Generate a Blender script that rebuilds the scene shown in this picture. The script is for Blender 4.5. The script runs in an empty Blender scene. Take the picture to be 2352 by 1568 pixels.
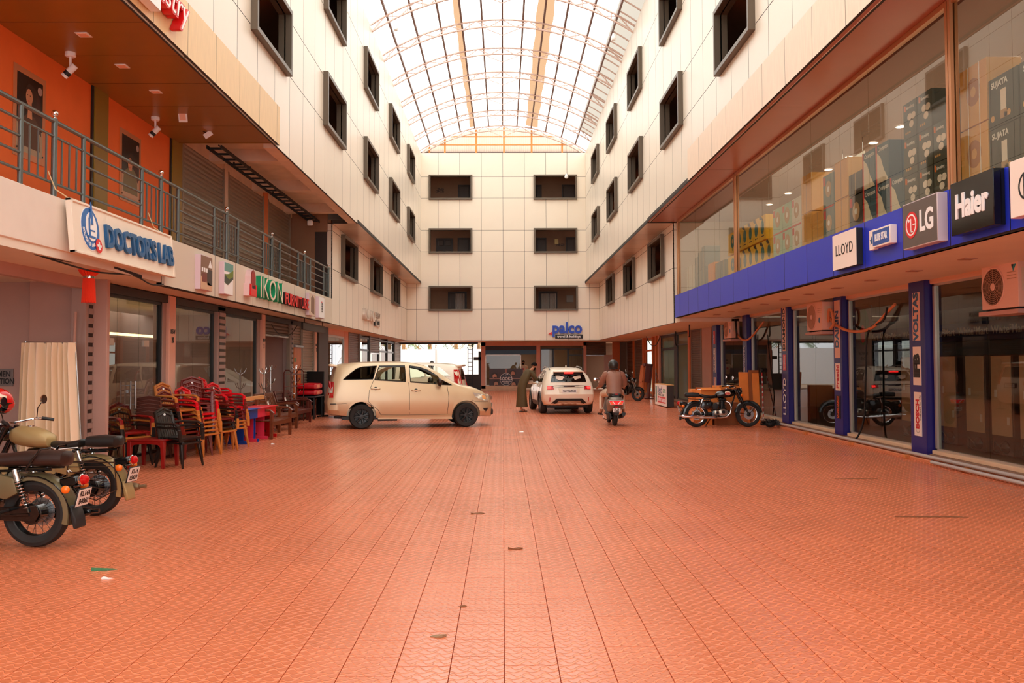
import bpy, bmesh, math, random
from mathutils import Vector as V, Matrix as MX, Euler
random.seed(7)
R = math.radians
PI = math.pi
SC = bpy.context.scene
COL = SC.collection

# ---------------------------------------------------------------- camera, sky, exposure
F, CX, CY, EYE = 1950.0, 1176.0, 766.0, 1.72          # focal length in pixels of the 2352 px wide frame, optical axis, eye height
cam = bpy.data.cameras.new('camera')
camo = bpy.data.objects.new('camera', cam)
COL.objects.link(camo)
RC = (MX.Rotation(-R(0.588), 4, 'Z') @ MX.Rotation(R(90 + 1.93), 4, 'X') @ MX.Rotation(-0.0035, 4, 'Z'))
camo.matrix_world = MX.Translation((0, 0, EYE)) @ RC
cam.sensor_width = 36.0
cam.lens = 36.0 * F / 2352.0
cam.shift_y = (CY - 784.0) / 2352.0
cam.clip_end = 400
SC.camera = camo

w = bpy.data.worlds.new('overcast_sky')
SC.world = w
w.use_nodes = True
bg = w.node_tree.nodes['Background']
bg.inputs['Color'].default_value = (1.0, 1.0, 1.0, 1)
bg.inputs['Strength'].default_value = 3.2
SC.view_settings.view_transform = 'Standard'
SC.view_settings.look = 'None'
SC.view_settings.exposure = 0.0
SC.view_settings.gamma = 1.0
SC.view_settings.use_curve_mapping = False
SC.cycles.max_bounces = 8
SC.cycles.diffuse_bounces = 6
SC.cycles.glossy_bounces = 3
SC.cycles.transmission_bounces = 2
SC.cycles.transparent_max_bounces = 16
SC.cycles.caustics_reflective = False
SC.cycles.caustics_refractive = False
SC.cycles.sample_clamp_indirect = 6.0

# ---------------------------------------------------------------- measuring: photograph pixel -> point on a known plane
_RC3 = RC.to_3x3()
def ray(u, v):
    return _RC3 @ V(((u - CX) / F, -(v - CY) / F, -1.0))
def onX(u, v, X):
    d = ray(u, v); t = X / d.x
    return V((X, d.y * t, EYE + d.z * t))
def onY(u, v, Y):
    d = ray(u, v); t = Y / d.y
    return V((d.x * t, Y, EYE + d.z * t))
def onZ(u, v, Z=0.0):
    d = ray(u, v); t = (Z - EYE) / d.z
    return V((d.x * t, d.y * t, Z))

# ---------------------------------------------------------------- materials
def lin(c):
    o = []
    for x in c[:3]:
        x = x / 255.0
        o.append(x / 12.92 if x <= 0.04045 else ((x + 0.055) / 1.055) ** 2.4)
    return (o[0], o[1], o[2], 1.0)
MATS = {}
def mat(name, col, rough=0.5, metal=0.0, spec=0.5, noise=0.0, ns=6.0, bump=0.0, bs=80.0, rnd=0.0, emit=0.0, coat=0.0, stretch=None):
    if name in MATS:
        return MATS[name]
    m = bpy.data.materials.new(name)
    m.use_nodes = True
    nt = m.node_tree
    b = nt.nodes['Principled BSDF']
    c = lin(col)
    b.inputs['Base Color'].default_value = c
    b.inputs['Roughness'].default_value = rough
    b.inputs['Metallic'].default_value = metal
    b.inputs['Specular IOR Level'].default_value = spec
    b.inputs['Coat Weight'].default_value = coat
    if emit:
        b.inputs['Emission Color'].default_value = c
        b.inputs['Emission Strength'].default_value = emit
    last = None
    tc = None
    if noise or bump:
        tc = nt.nodes.new('ShaderNodeTexCoord').outputs['Object']
        if stretch:
            mp = nt.nodes.new('ShaderNodeMapping')
            mp.inputs['Scale'].default_value = stretch
            nt.links.new(tc, mp.inputs['Vector'])
            tc = mp.outputs['Vector']
    if noise:
        n = nt.nodes.new('ShaderNodeTexNoise')
        n.inputs['Scale'].default_value = ns
        n.inputs['Detail'].default_value = 5
        nt.links.new(tc, n.inputs['Vector'])
        mr = nt.nodes.new('ShaderNodeMapRange')
        mr.inputs['From Min'].default_value = 0.3
        mr.inputs['From Max'].default_value = 0.7
        mr.inputs['To Min'].default_value = 1 - noise
        mr.inputs['To Max'].default_value = 1 + noise
        nt.links.new(n.outputs['Fac'], mr.inputs['Value'])
        last = mr.outputs['Result']
    if rnd:
        oi = nt.nodes.new('ShaderNodeObjectInfo')
        mr = nt.nodes.new('ShaderNodeMapRange')
        mr.inputs['To Min'].default_value = 1 - rnd
        mr.inputs['To Max'].default_value = 1 + rnd
        nt.links.new(oi.outputs['Random'], mr.inputs['Value'])
        if last is not None:
            mu = nt.nodes.new('ShaderNodeMath'); mu.operation = 'MULTIPLY'
            nt.links.new(last, mu.inputs[0]); nt.links.new(mr.outputs['Result'], mu.inputs[1])
            last = mu.outputs[0]
        else:
            last = mr.outputs['Result']
    if last is not None:
        vm = nt.nodes.new('ShaderNodeVectorMath'); vm.operation = 'SCALE'
        vm.inputs[0].default_value = c[:3]
        nt.links.new(last, vm.inputs['Scale'])
        nt.links.new(vm.outputs[0], b.inputs['Base Color'])
    if bump:
        n = nt.nodes.new('ShaderNodeTexNoise')
        n.inputs['Scale'].default_value = bs
        n.inputs['Detail'].default_value = 3
        nt.links.new(tc, n.inputs['Vector'])
        bp = nt.nodes.new('ShaderNodeBump')
        bp.inputs['Strength'].default_value = bump
        bp.inputs['Distance'].default_value = 0.01
        nt.links.new(n.outputs['Fac'], bp.inputs['Height'])
        nt.links.new(bp.outputs['Normal'], b.inputs['Normal'])
    MATS[name] = m
    return m
def glass(name, tint=(225, 235, 230), ior=1.5, rough=0.0, body=0.0, bodycol=(120, 140, 130)):
    if name in MATS:
        return MATS[name]
    m = bpy.data.materials.new(name)
    m.use_nodes = True
    nt = m.node_tree
    nt.nodes.remove(nt.nodes['Principled BSDF'])
    out = nt.nodes['Material Output']
    fr0 = nt.nodes.new('ShaderNodeFresnel'); fr0.inputs['IOR'].default_value = ior
    ge = nt.nodes.new('ShaderNodeNewGeometry')        # only the outer face of a pane mirrors; the inner face of a thin sheet would turn into a total reflector
    fr = nt.nodes.new('ShaderNodeMath'); fr.operation = 'MULTIPLY_ADD'
    iv = nt.nodes.new('ShaderNodeMath'); iv.operation = 'SUBTRACT'; iv.inputs[0].default_value = 1.0
    nt.links.new(ge.outputs['Backfacing'], iv.inputs[1]); nt.links.new(fr0.outputs[0], fr.inputs[0]); nt.links.new(iv.outputs[0], fr.inputs[1]); fr.inputs[2].default_value = 0.0
    tr = nt.nodes.new('ShaderNodeBsdfTransparent'); tr.inputs['Color'].default_value = lin(tint)
    gl = nt.nodes.new('ShaderNodeBsdfGlossy'); gl.inputs['Roughness'].default_value = rough
    mx = nt.nodes.new('ShaderNodeMixShader')
    src = tr.outputs[0]
    if body:
        df = nt.nodes.new('ShaderNodeBsdfDiffuse'); df.inputs['Color'].default_value = lin(bodycol)
        m2 = nt.nodes.new('ShaderNodeMixShader'); m2.inputs[0].default_value = body
        nt.links.new(tr.outputs[0], m2.inputs[1]); nt.links.new(df.outputs[0], m2.inputs[2])
        src = m2.outputs[0]
    nt.links.new(fr.outputs[0], mx.inputs[0]); nt.links.new(src, mx.inputs[1]); nt.links.new(gl.outputs[0], mx.inputs[2])
    nt.links.new(mx.outputs[0], out.inputs['Surface'])
    MATS[name] = m
    return m

# ---------------------------------------------------------------- mesh building
class MB:
    def __init__(s):
        s.v = []; s.f = []; s.m = []; s.mi = 0
    def _add(s, vs, fs):
        o = len(s.v)
        s.v += [tuple(p) for p in vs]
        for f in fs:
            s.f.append(tuple(i + o for i in f)); s.m.append(s.mi)
        return s
    def box(s, x0, y0, z0, x1, y1, z1, mx=None):
        p = [V((x, y, z)) for x in (x0, x1) for y in (y0, y1) for z in (z0, z1)]
        if mx is not None:
            p = [mx @ q for q in p]
        return s._add(p, [(0, 1, 3, 2), (4, 6, 7, 5), (0, 4, 5, 1), (2, 3, 7, 6), (0, 2, 6, 4), (1, 5, 7, 3)])
    def cbox(s, c, d, rot=None):
        m = MX.Translation(c)
        if rot is not None:
            m = m @ Euler(rot).to_matrix().to_4x4()
        return s.box(-d[0] / 2, -d[1] / 2, -d[2] / 2, d[0] / 2, d[1] / 2, d[2] / 2, m)
    def poly(s, pts):
        return s._add(pts, [tuple(range(len(pts)))])
    def prism(s, poly, ax, a, b):
        """poly: 2-D points in the plane across axis ax, extruded from a to b"""
        def P(q, t):
            return {'x': (t, q[0], q[1]), 'y': (q[0], t, q[1]), 'z': (q[0], q[1], t)}[ax]
        n = len(poly)
        vs = [P(q, a) for q in poly] + [P(q, b) for q in poly]
        fs = [tuple(range(n))[::-1], tuple(range(n, 2 * n))] + [(i, (i + 1) % n, n + (i + 1) % n, n + i) for i in range(n)]
        return s._add(vs, fs)
    def tube(s, pts, r, n=8, cap=True, closed=False, sq=None):
        pts = [V(p) for p in pts]
        k = len(pts)
        rr = r if isinstance(r, (list, tuple)) else [r] * k
        tang = []
        for i in range(k):
            if closed:
                t = pts[(i + 1) % k] - pts[i - 1]
            else:
                t = pts[min(i + 1, k - 1)] - pts[max(i - 1, 0)]
            tang.append(t.normalized() if t.length > 1e-9 else V((0, 0, 1)))
        up = V((0, 0, 1)) if abs(tang[0].z) < 0.9 else V((1, 0, 0))
        a = tang[0].cross(up).normalized()
        vs = []; fs = []
        for i in range(k):
            t = tang[i]
            a = (a - t * a.dot(t))
            a = a.normalized() if a.length > 1e-6 else t.orthogonal().normalized()
            b = t.cross(a)
            for j in range(n):
                th = 2 * PI * (j + 0.5) / n
                ca, sa = math.cos(th), math.sin(th)
                if sq:
                    ca *= sq[0]; sa *= sq[1]
                vs.append(pts[i] + (a * ca + b * sa) * rr[i])
        for i in range(k if closed else k - 1):
            i2 = (i + 1) % k
            for j in range(n):
                fs.append((i * n + j, i * n + (j + 1) % n, i2 * n + (j + 1) % n, i2 * n + j))
        if cap and not closed:
            fs.append(tuple(range(n))[::-1]); fs.append(tuple(range((k - 1) * n, k * n)))
        return s._add(vs, fs)
    def cyl(s, p0, p1, r, n=12, r1=None):
        return s.tube([p0, p1], [r, r if r1 is None else r1], n)
    def lathe(s, prof, n=16, c=(0, 0, 0), ax='z', mx=None, arc=(0, 2 * PI)):
        """prof: (radius, height) pairs turned about an axis through c"""
        full = abs(arc[1] - arc[0] - 2 * PI) < 1e-6
        k = len(prof); vs = []; fs = []
        nn = n if full else n + 1
        for j in range(nn):
            th = arc[0] + (arc[1] - arc[0]) * j / n
            for r, h in prof:
                x, y = r * math.cos(th), r * math.sin(th)
                p = {'z': V((x, y, h)), 'y': V((x, h, y)), 'x': V((h, x, y))}[ax]
                p = p + V(c)
                vs.append(mx @ p if mx is not None else p)
        for j in range(n):
            j2 = (j + 1) % nn
            for i in range(k - 1):
                fs.append((j * k + i, j2 * k + i, j2 * k + i + 1, j * k + i + 1))
        return s._add(vs, fs)
    def sph(s, c, r, n=12, k=8, sc=(1, 1, 1)):
        prof = [(math.sin(PI * i / k), -math.cos(PI * i / k)) for i in range(k + 1)]
        prof[0] = (1e-4, -1); prof[-1] = (1e-4, 1)
        m = MX.Translation(c) @ MX.Diagonal((r * sc[0], r * sc[1], r * sc[2], 1))
        return s.lathe(prof, n, mx=m)
    def grid(s, fn, nu, nv, closed_u=False):
        vs = []; fs = []
        for i in range(nu + (0 if closed_u else 1)):
            for j in range(nv + 1):
                vs.append(fn(i / nu, j / nv))
        for i in range(nu):
            i2 = (i + 1) % nu if closed_u else i + 1
            for j in range(nv):
                fs.append((i * (nv + 1) + j, i2 * (nv + 1) + j, i2 * (nv + 1) + j + 1, i * (nv + 1) + j + 1))
        return s._add(vs, fs)
    def xf(s, mx, start=0):
        for i in range(start, len(s.v)):
            s.v[i] = tuple(mx @ V(s.v[i]))
        return s
    def mesh(s, name, mats, smooth=True, bevel=0.0, seg=1, fix=True, angle=38):
        me = bpy.data.meshes.new(name)
        me.from_pydata(s.v, [], s.f)
        for m in (mats if isinstance(mats, (list, tuple)) else [mats]):
            me.materials.append(m)
        if any(s.m):
            me.polygons.foreach_set('material_index', s.m)
        if fix or bevel:
            bm = bmesh.new(); bm.from_mesh(me)
            if bevel:
                es = [e for e in bm.edges if len(e.link_faces) == 2 and e.calc_face_angle(0) > R(32)]
                bmesh.ops.bevel(bm, geom=es, offset=bevel, segments=seg, affect='EDGES', profile=0.6)
            bmesh.ops.recalc_face_normals(bm, faces=bm.faces)
            bm.to_mesh(me); bm.free()
        if smooth:
            me.polygons.foreach_set('use_smooth', [True] * len(me.polygons))
            me.set_sharp_from_angle(angle=R(angle))
        me.update()
        return me
    def build(s, name, mats, parent=None, loc=(0, 0, 0), rot=None, **kw):
        return link(name, s.mesh(name, mats, **kw), parent, loc, rot)

def link(name, me, parent=None, loc=(0, 0, 0), rot=None):
    o = bpy.data.objects.new(name, me)
    COL.objects.link(o)
    o.location = loc
    if rot is not None:
        o.rotation_euler = rot
    if parent is not None:
        o.parent = parent
    return o
def tag(o, label=None, cat=None, group=None, kind=None):
    if label: o['label'] = label
    if cat: o['category'] = cat
    if group: o['group'] = group
    if kind: o['kind'] = kind
    return o
def struct(o):
    o['kind'] = 'structure'; return o
def thing(name, label, cat, loc=(0, 0, 0), rz=0.0, group=None):
    o = bpy.data.objects.new(name, None)
    COL.objects.link(o)
    o.empty_display_size = 0.1
    o.location = loc; o.rotation_euler = (0, 0, rz)
    return tag(o, label, cat, group)
def dup(root, loc, rot=None, label=None, group=None, top=True):
    kids = list(root.children)
    r = root.copy(); COL.objects.link(r)
    if top:
        r.location = loc
        if rot is not None: r.rotation_euler = rot
        if label: r['label'] = label
        if group: r['group'] = group
    for ch in kids:
        c = dup(ch, None, top=False)
        c.parent = r
    return r
ORD = ['first', 'second', 'third', 'fourth', 'fifth', 'sixth', 'seventh', 'eighth', 'ninth', 'tenth', 'eleventh', 'twelfth', 'thirteenth', 'fourteenth', 'fifteenth', 'sixteenth']

FACE_L = (PI / 2, 0, PI / 2)     # lettering on a wall that faces +X (the left side of the lane)
FACE_R = (PI / 2, 0, -PI / 2)    # on a wall that faces -X
FACE_B = (PI / 2, 0, 0)          # on a wall that faces -Y
def text(s, size, m, parent=None, loc=(0, 0, 0), rot=FACE_B, ext=0.004, bold=0.0, sx=1.0, sy=1.0, align='CENTER', name='lettering', shear=0.0, sp=1.0):
    cu = bpy.data.curves.new(name, 'FONT')
    cu.body = s
    cu.size = size
    cu.extrude = ext
    cu.offset = bold
    cu.shear = shear
    cu.space_character = sp
    cu.align_x = align
    cu.align_y = 'CENTER'
    cu.resolution_u = 3
    cu.materials.append(m)
    o = bpy.data.objects.new(name, cu)
    COL.objects.link(o)
    o.location = loc; o.rotation_euler = rot; o.scale = (sx, sy, 1)
    if parent is not None: o.parent = parent
    TEXTS.append(o)
    return o
TEXTS = []
def bake_texts():
    """every piece of lettering becomes an ordinary mesh object"""
    dg = bpy.context.evaluated_depsgraph_get()
    for o in TEXTS:
        me = bpy.data.meshes.new_from_object(o.evaluated_get(dg))
        n = bpy.data.objects.new('lettering', me)
        COL.objects.link(n)
        n.parent = o.parent
        n.matrix_basis = o.matrix_basis.copy()
        for k in o.keys():
            n[k] = o[k]
    for o in TEXTS:
        bpy.data.objects.remove(o)
    TEXTS.clear()

# ================================================================ SETTING
XL, XU, YB = 5.45, 4.65, 47.9        # lower wing faces, upper wing faces, end wall
ZF = 6.17                            # underside of the upper storeys
m_cream = mat('cream_panel', (240, 231, 214), 0.33, noise=0.015, ns=1.2, rnd=0.025)
m_creamb = mat('cream_panel_end', (238, 227, 208), 0.38, noise=0.015, ns=1.2, rnd=0.02)
m_joint = mat('joint_dark', (62, 56, 50), 0.8)
m_grey = mat('grey_panel', (222, 212, 194), 0.4, rnd=0.02)
m_blue = mat('blue_panel', (30, 52, 205), 0.4, rnd=0.03)
m_frame = mat('bronze_frame', (98, 85, 70), 0.42, metal=0.25)
m_corr = mat('corridor_paint', (150, 112, 86), 0.7, noise=0.05, ns=2)
m_white = mat('white_paint', (236, 226, 214), 0.6, noise=0.03, ns=3)
m_soffit = mat('soffit_paint', (235, 222, 205), 0.55, noise=0.03, ns=2)
m_mauve = mat('mauve_paint', (188, 152, 140), 0.65, noise=0.05, ns=2)
m_pinkw = mat('pink_pillar', (228, 178, 156), 0.6, noise=0.04, ns=3)
m_orange = mat('orange_wall', (250, 118, 48), 0.6, noise=0.05, ns=2)
m_olive = mat('olive_pilaster', (150, 118, 36), 0.4)
m_bronze = mat('bronze_soffit', (150, 102, 34), 0.3, noise=0.04, ns=3)
m_tan = mat('tan_board', (236, 206, 156), 0.45, noise=0.05, ns=5, rnd=0.02, stretch=(1, 4, 0.6))
m_tanr = mat('pale_board', (246, 226, 202), 0.45, noise=0.05, ns=5, rnd=0.02, stretch=(1, 4, 0.6))
m_black = mat('black_metal', (26, 24, 24), 0.4)
m_darkb = mat('dark_brown', (52, 36, 28), 0.5)
m_steel = mat('steel', (178, 178, 178), 0.25, metal=0.9)
m_chrome = mat('chrome', (225, 225, 225), 0.08, metal=1.0)
m_railm = mat('railing_grey', (98, 106, 104), 0.32, metal=0.35)
m_shut = mat('shutter_grey', (150, 134, 118), 0.42, metal=0.35)
m_shutd = mat('shutter_dark', (104, 82, 64), 0.45, metal=0.3)
m_alu = mat('aluminium', (200, 190, 178), 0.35, metal=0.5)
m_orangep = mat('orange_pillar', (214, 124, 72), 0.6, noise=0.05, ns=3)
m_concrete = mat('concrete', (222, 200, 178), 0.85, noise=0.08, ns=3)
m_wht = mat('white_letter', (250, 250, 250), 0.4)
m_blk = mat('black_letter', (18, 18, 20), 0.5)
g_shop = glass('shop_glass', (228, 232, 226), 1.62)
g_up = glass('upper_glass', (240, 240, 232), 1.95)
g_frost = glass('frosted_glass', (160, 180, 165), 1.5, 0.12, 0.75, (126, 150, 130))

# ---- floor: slab and interlocking tiles
T = 0.305
def tile_material():
    m = bpy.data.materials.new('terracotta_tile')
    m.use_nodes = True
    nt = m.node_tree; N = nt.nodes; L = nt.links
    b = N['Principled BSDF']
    def math_(op, a, c=None, d=None):
        n = N.new('ShaderNodeMath'); n.operation = op
        for i, q in enumerate((a, c, d)):
            if q is None: continue
            if isinstance(q, (int, float)): n.inputs[i].default_value = q
            else: L.new(q, n.inputs[i])
        return n.outputs[0]
    geo = N.new('ShaderNodeNewGeometry')
    sx = N.new('ShaderNodeSeparateXYZ'); L.new(geo.outputs['Position'], sx.inputs[0])
    X, Y = sx.outputs[0], sx.outputs[1]
    c = T / 3
    u = math_('FRACT', math_('MULTIPLY', X, 1 / c)); v = math_('FRACT', math_('MULTIPLY', Y, 1 / c))
    # one raised S-shaped rib per cell, running across it, and a thin tail between two neighbours
    s1 = math_('MULTIPLY', math_('SINE', math_('MULTIPLY', u, 2 * PI)), 0.24)
    d1 = math_('ABSOLUTE', math_('SUBTRACT', math_('SUBTRACT', v, 0.5), s1))
    s2 = math_('MULTIPLY', math_('COSINE', math_('MULTIPLY', u, 2 * PI)), 0.13)
    vv = math_('SUBTRACT', math_('FRACT', math_('ADD', v, 0.5)), 0.5)
    d2 = math_('ABSOLUTE', math_('SUBTRACT', vv, s2))
    wid = math_('ADD', 0.085, math_('MULTIPLY', math_('COSINE', math_('MULTIPLY', u, 2 * PI)), 0.055))
    r1 = math_('SUBTRACT', d1, wid)
    r2 = math_('SUBTRACT', d2, 0.035)
    d = math_('MINIMUM', r1, r2)
    mr = N.new('ShaderNodeMapRange'); mr.interpolation_type = 'SMOOTHSTEP'
    mr.inputs['From Min'].default_value = -0.015; mr.inputs['From Max'].default_value = 0.055
    mr.inputs['To Min'].default_value = 1.0; mr.inputs['To Max'].default_value = 0.0
    L.new(d, mr.inputs['Value'])
    rib = mr.outputs['Result']
    dash = math_('MULTIPLY', math_('GREATER_THAN', math_('ABSOLUTE', math_('SUBTRACT', u, 0.5)), 0.478), math_('LESS_THAN', math_('ABSOLUTE', math_('SUBTRACT', v, 0.42)), 0.17))
    bp = N.new('ShaderNodeBump'); bp.inputs['Strength'].default_value = 0.6; bp.inputs['Distance'].default_value = 0.008
    L.new(math_('SUBTRACT', rib, math_('MULTIPLY', dash, 0.8)), bp.inputs['Height']); L.new(bp.outputs['Normal'], b.inputs['Normal'])
    # colour: each tile its own tone, worn patches, dirt, and relief shading painted in
    tx = math_('FLOOR', math_('MULTIPLY', X, 1 / T)); ty = math_('FLOOR', math_('MULTIPLY', math_('ADD', Y, math_('MULTIPLY', math_('MODULO', tx, 2), T / 2)), 1 / T))
    cb = N.new('ShaderNodeCombineXYZ'); L.new(tx, cb.inputs[0]); L.new(ty, cb.inputs[1])
    wn = N.new('ShaderNodeTexWhiteNoise'); L.new(cb.outputs[0], wn.inputs['Vector'])
    n1 = N.new('ShaderNodeTexNoise'); n1.inputs['Scale'].default_value = 0.55; n1.inputs['Detail'].default_value = 6
    L.new(geo.outputs['Position'], n1.inputs['Vector'])
    n2 = N.new('ShaderNodeTexNoise'); n2.inputs['Scale'].default_value = 14; n2.inputs['Detail'].default_value = 4
    L.new(geo.outputs['Position'], n2.inputs['Vector'])
    f = math_('ADD', math_('ADD', math_('MULTIPLY', wn.outputs['Value'], 0.07), math_('MULTIPLY', n1.outputs['Fac'], 0.30)), math_('MULTIPLY', n2.outputs['Fac'], 0.16))
    f = math_('ADD', f, 0.72)
    f = math_('MULTIPLY', f, math_('SUBTRACT', 1.0, math_('MULTIPLY', dash, 0.4)))  # dash grooves shaded in the colour
    f = math_('MULTIPLY', f, math_('ADD', 0.84, math_('MULTIPLY', rib, 0.27)))  # recesses painted darker and ribs lighter so the relief reads
    vm = N.new('ShaderNodeVectorMath'); vm.operation = 'SCALE'
    vm.inputs[0].default_value = lin((226, 126, 84))[:3]
    L.new(f, vm.inputs['Scale']); L.new(vm.outputs[0], b.inputs['Base Color'])
    rg = math_('ADD', math_('ADD', 0.16, math_('MULTIPLY', n1.outputs['Fac'], 0.12)), math_('MULTIPLY', rib, 0.14))
    L.new(rg, b.inputs['Roughness'])
    b.inputs['Specular IOR Level'].default_value = 0.8
    return m
m_tile = tile_material()
MATS['terracotta_tile'] = m_tile
m_grout = mat('grout', (150, 74, 46), 0.9)
mb = MB(); mb.box(-14, -8, -0.3, 16, 54, -0.012)
floor = struct(mb.build('floor', m_grout))
def tile_pos():
    out = []
    for i in range(-20, 25):
        off = -T / 2 if i % 2 else 0.0
        for j in range(8, 172):
            x, y = i * T, j * T + off
            if x < -6.1 or x > 7.3 or y > 52: continue
            out.append((x, y))
    return out
def tile_faces(mb, x, y, c=0.0022, g=0.0008):
    x0, x1, y0, y1 = x + g, x + T - g, y + g, y + T - g
    mb._add([(x0, y0, -0.012), (x1, y0, -0.012), (x1, y1, -0.012), (x0, y1, -0.012),
             (x0 + c, y0 + c, 0), (x1 - c, y0 + c, 0), (x1 - c, y1 - c, 0), (x0 + c, y1 - c, 0)],
            [(4, 5, 6, 7), (0, 1, 5, 4), (1, 2, 6, 5), (2, 3, 7, 6), (3, 0, 4, 7)])
tp = tile_pos()
vis = sorted([p for p in tp if p[1] > 4.25 and abs(p[0] + T / 2) < p[1] * 0.62 + 0.2], key=lambda p: p[0] ** 2 + p[1] ** 2)[:300]
vset = set(vis)
mb = MB(); tile_faces(mb, 0, 0)
tme = mb.mesh('tile', m_tile, smooth=False, fix=False)
for x, y in vis:
    link('tile', tme, floor, (x, y, 0))
mb = MB()
for p in tp:
    if p not in vset: tile_faces(mb, *p)
tag(mb.build('tile_field', m_tile, floor, smooth=False, fix=False), kind='stuff')

# ---- panelled facades
PANEL_ME = {}
def panel(parent, axis, s, p, a, b, z0, z1, m, name='panel', gap=0.007, th=0.003, out=0.0):
    """a panel of the cladding: axis 'x' = wall plane X=p facing s, running a..b along Y; axis 'y' = plane Y=p, running along X"""
    w_, h_ = b - a - 2 * gap, z1 - z0 - 2 * gap
    if w_ < 0.03 or h_ < 0.03: return
    key = (axis, s, round(w_, 3), round(h_, 3), m.name, th)
    if key not in PANEL_ME:
        q = MB(); c = 0.0015
        def P(u, t, z): return (t * s, u, z) if axis == 'x' else (u, t * s, z)
        vs = [P(u, -th, z) for u, z in ((0, 0), (w_, 0), (w_, h_), (0, h_))] + [P(u, -c, z) for u, z in ((0, 0), (w_, 0), (w_, h_), (0, h_))] + \
             [P(u, 0, z) for u, z in ((c, c), (w_ - c, c), (w_ - c, h_ - c), (c, h_ - c))]
        fs = [(8, 9, 10, 11)] + [(k, (k + 1) % 4, 4 + (k + 1) % 4, 4 + k) for k in range(4)] + [(4 + k, 4 + (k + 1) % 4, 8 + (k + 1) % 4, 8 + k) for k in range(4)]
        q._add(vs, fs)
        q.m = [0] + [1] * 8          # dark sealant on the edges
        PANEL_ME[key] = q.mesh('panel', [m, m_joint], smooth=False)
    loc = (p + out * s, a + gap, z0 + gap) if axis == 'x' else (a + gap, p + out * s, z0 + gap)
    return link(name, PANEL_ME[key], parent, loc)
NWIN = [0]
def window_frame(axis, s, p, a, b, z0, z1, out=0.13, back=0.16, wd=0.0, m=None):
    NWIN[0] += 1
    mb = MB()
    def P(u, t, z): return (p + t * s, u, z) if axis == 'x' else (u, p + t * s, z)
    ro = [(a - 0.1, z0 - 0.1), (b + 0.1, z0 - 0.1), (b + 0.1, z1 + 0.1), (a - 0.1, z1 + 0.1)]
    ri = [(a + wd, z0 + wd), (b - wd, z0 + wd), (b - wd, z1 - wd), (a + wd, z1 - wd)]
    vs = [P(u, -back, z) for u, z in ro] + [P(u, out, z) for u, z in ro] + [P(u, out, z) for u, z in ri] + [P(u, -back, z) for u, z in ri]
    fs = []
    for r0, r1 in ((0, 4), (4, 8), (8, 12), (12, 0)):
        fs += [(r0 + k, r0 + (k + 1) % 4, r1 + (k + 1) % 4, r1 + k) for k in range(4)]
    mb._add(vs, fs)
    return struct(mb.build('window_%d' % NWIN[0], m or m_frame, bevel=0.006))
def facade(name, axis, s, p, edges, zs, wins, m, mj=None):
    """wins: (a, b, row)"""
    mb = MB()
    o = None
    cells = []
    for r in range(len(zs) - 1):
        z0, z1 = zs[r], zs[r + 1]
        ws = sorted([(a, b) for a, b, rr in wins if rr == r])
        es = [e for e in edges if not any(a - 0.12 < e < b + 0.12 for a, b in ws)]
        es = sorted(es + [q for ab in ws for q in ab])
        for a, b in zip(es[:-1], es[1:]):
            if any(abs(a - wa) < 1e-6 for wa, wb in ws): continue
            cells.append((a, b, z0, z1))
    t = -0.004 * s
    for a, b, z0, z1 in cells:
        mb.box(*((p + t, a, z0, p + t * 8, b, z1) if axis == 'x' else (a, p + t, z0, b, p + t * 8, z1)))
    o = struct(mb.build(name, mj or m_joint, smooth=False))
    for c in cells:
        panel(o, axis, s, p, *c, m)
    for a, b, r in wins:
        window_frame(axis, s, p, a, b, zs[r], zs[r + 1])
    return o
def arange(a, b, st):
    o = []; x = a
    while x < b - 1e-6:
        o.append(round(x, 4)); x += st
    return o + [b]
WY = [(15.63, 18.05), (21.95, 24.4), (28.32, 30.8), (34.62, 37.2), (41.08, 43.6)]
ZU = [ZF, 7.98, 9.2, 11.03, 12.25, 13.62]
ZL = [2.96, 4.72, 5.94, ZF]
edU = [7.44 + 1.22 * k for k in range(34) if 7.44 + 1.22 * k < YB - 0.3] + [YB]
edL = [27.05] + [28.27 + 1.22 * k for k in range(17) if 28.27 + 1.22 * k < YB - 0.3] + [YB]
winU = [(a, b, r) for a, b in WY for r in (1, 3)]
winL = [(a + 0.28, b + 0.28, 1) for a, b in WY[2:]]
for side, s in (('left', 1), ('right', -1)):
    facade('wall_%s_upper' % side, 'x', s, -s * (XU + (0.05 if s < 0 else 0)), edU, ZU, winU, m_cream)
    facade('wall_%s_lower' % side, 'x', s, -s * XL, edL, ZL, winL, m_cream)
# end wall
PB = 1.2225
xb = [-5.45] + [-4.67 - 0.0 + 0 * k for k in range(0)] 
j0 = onY(1006.5, 500, YB).x
edB = [-XL] + [j0 + PB * k for k in range(-1, 9) if -XL + 0.3 < j0 + PB * k < XL - 0.3] + [XL]
wb = []
for (u0, u1, r) in ((989, 1081, 1), (989, 1081, 3), (989, 1081, 5), (1230, 1322, 1), (1230, 1322, 3), (1230, 1322, 5)):
    wb.append((onY(u0, 560, YB).x, onY(u1, 560, YB).x, r))
ZB = [2.96, 4.72, 5.94, 7.98, 9.2, 11.03, 12.25, 13.62]
facade('wall_back', 'y', -1, YB, edB, ZB, wb, m_creamb)

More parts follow.
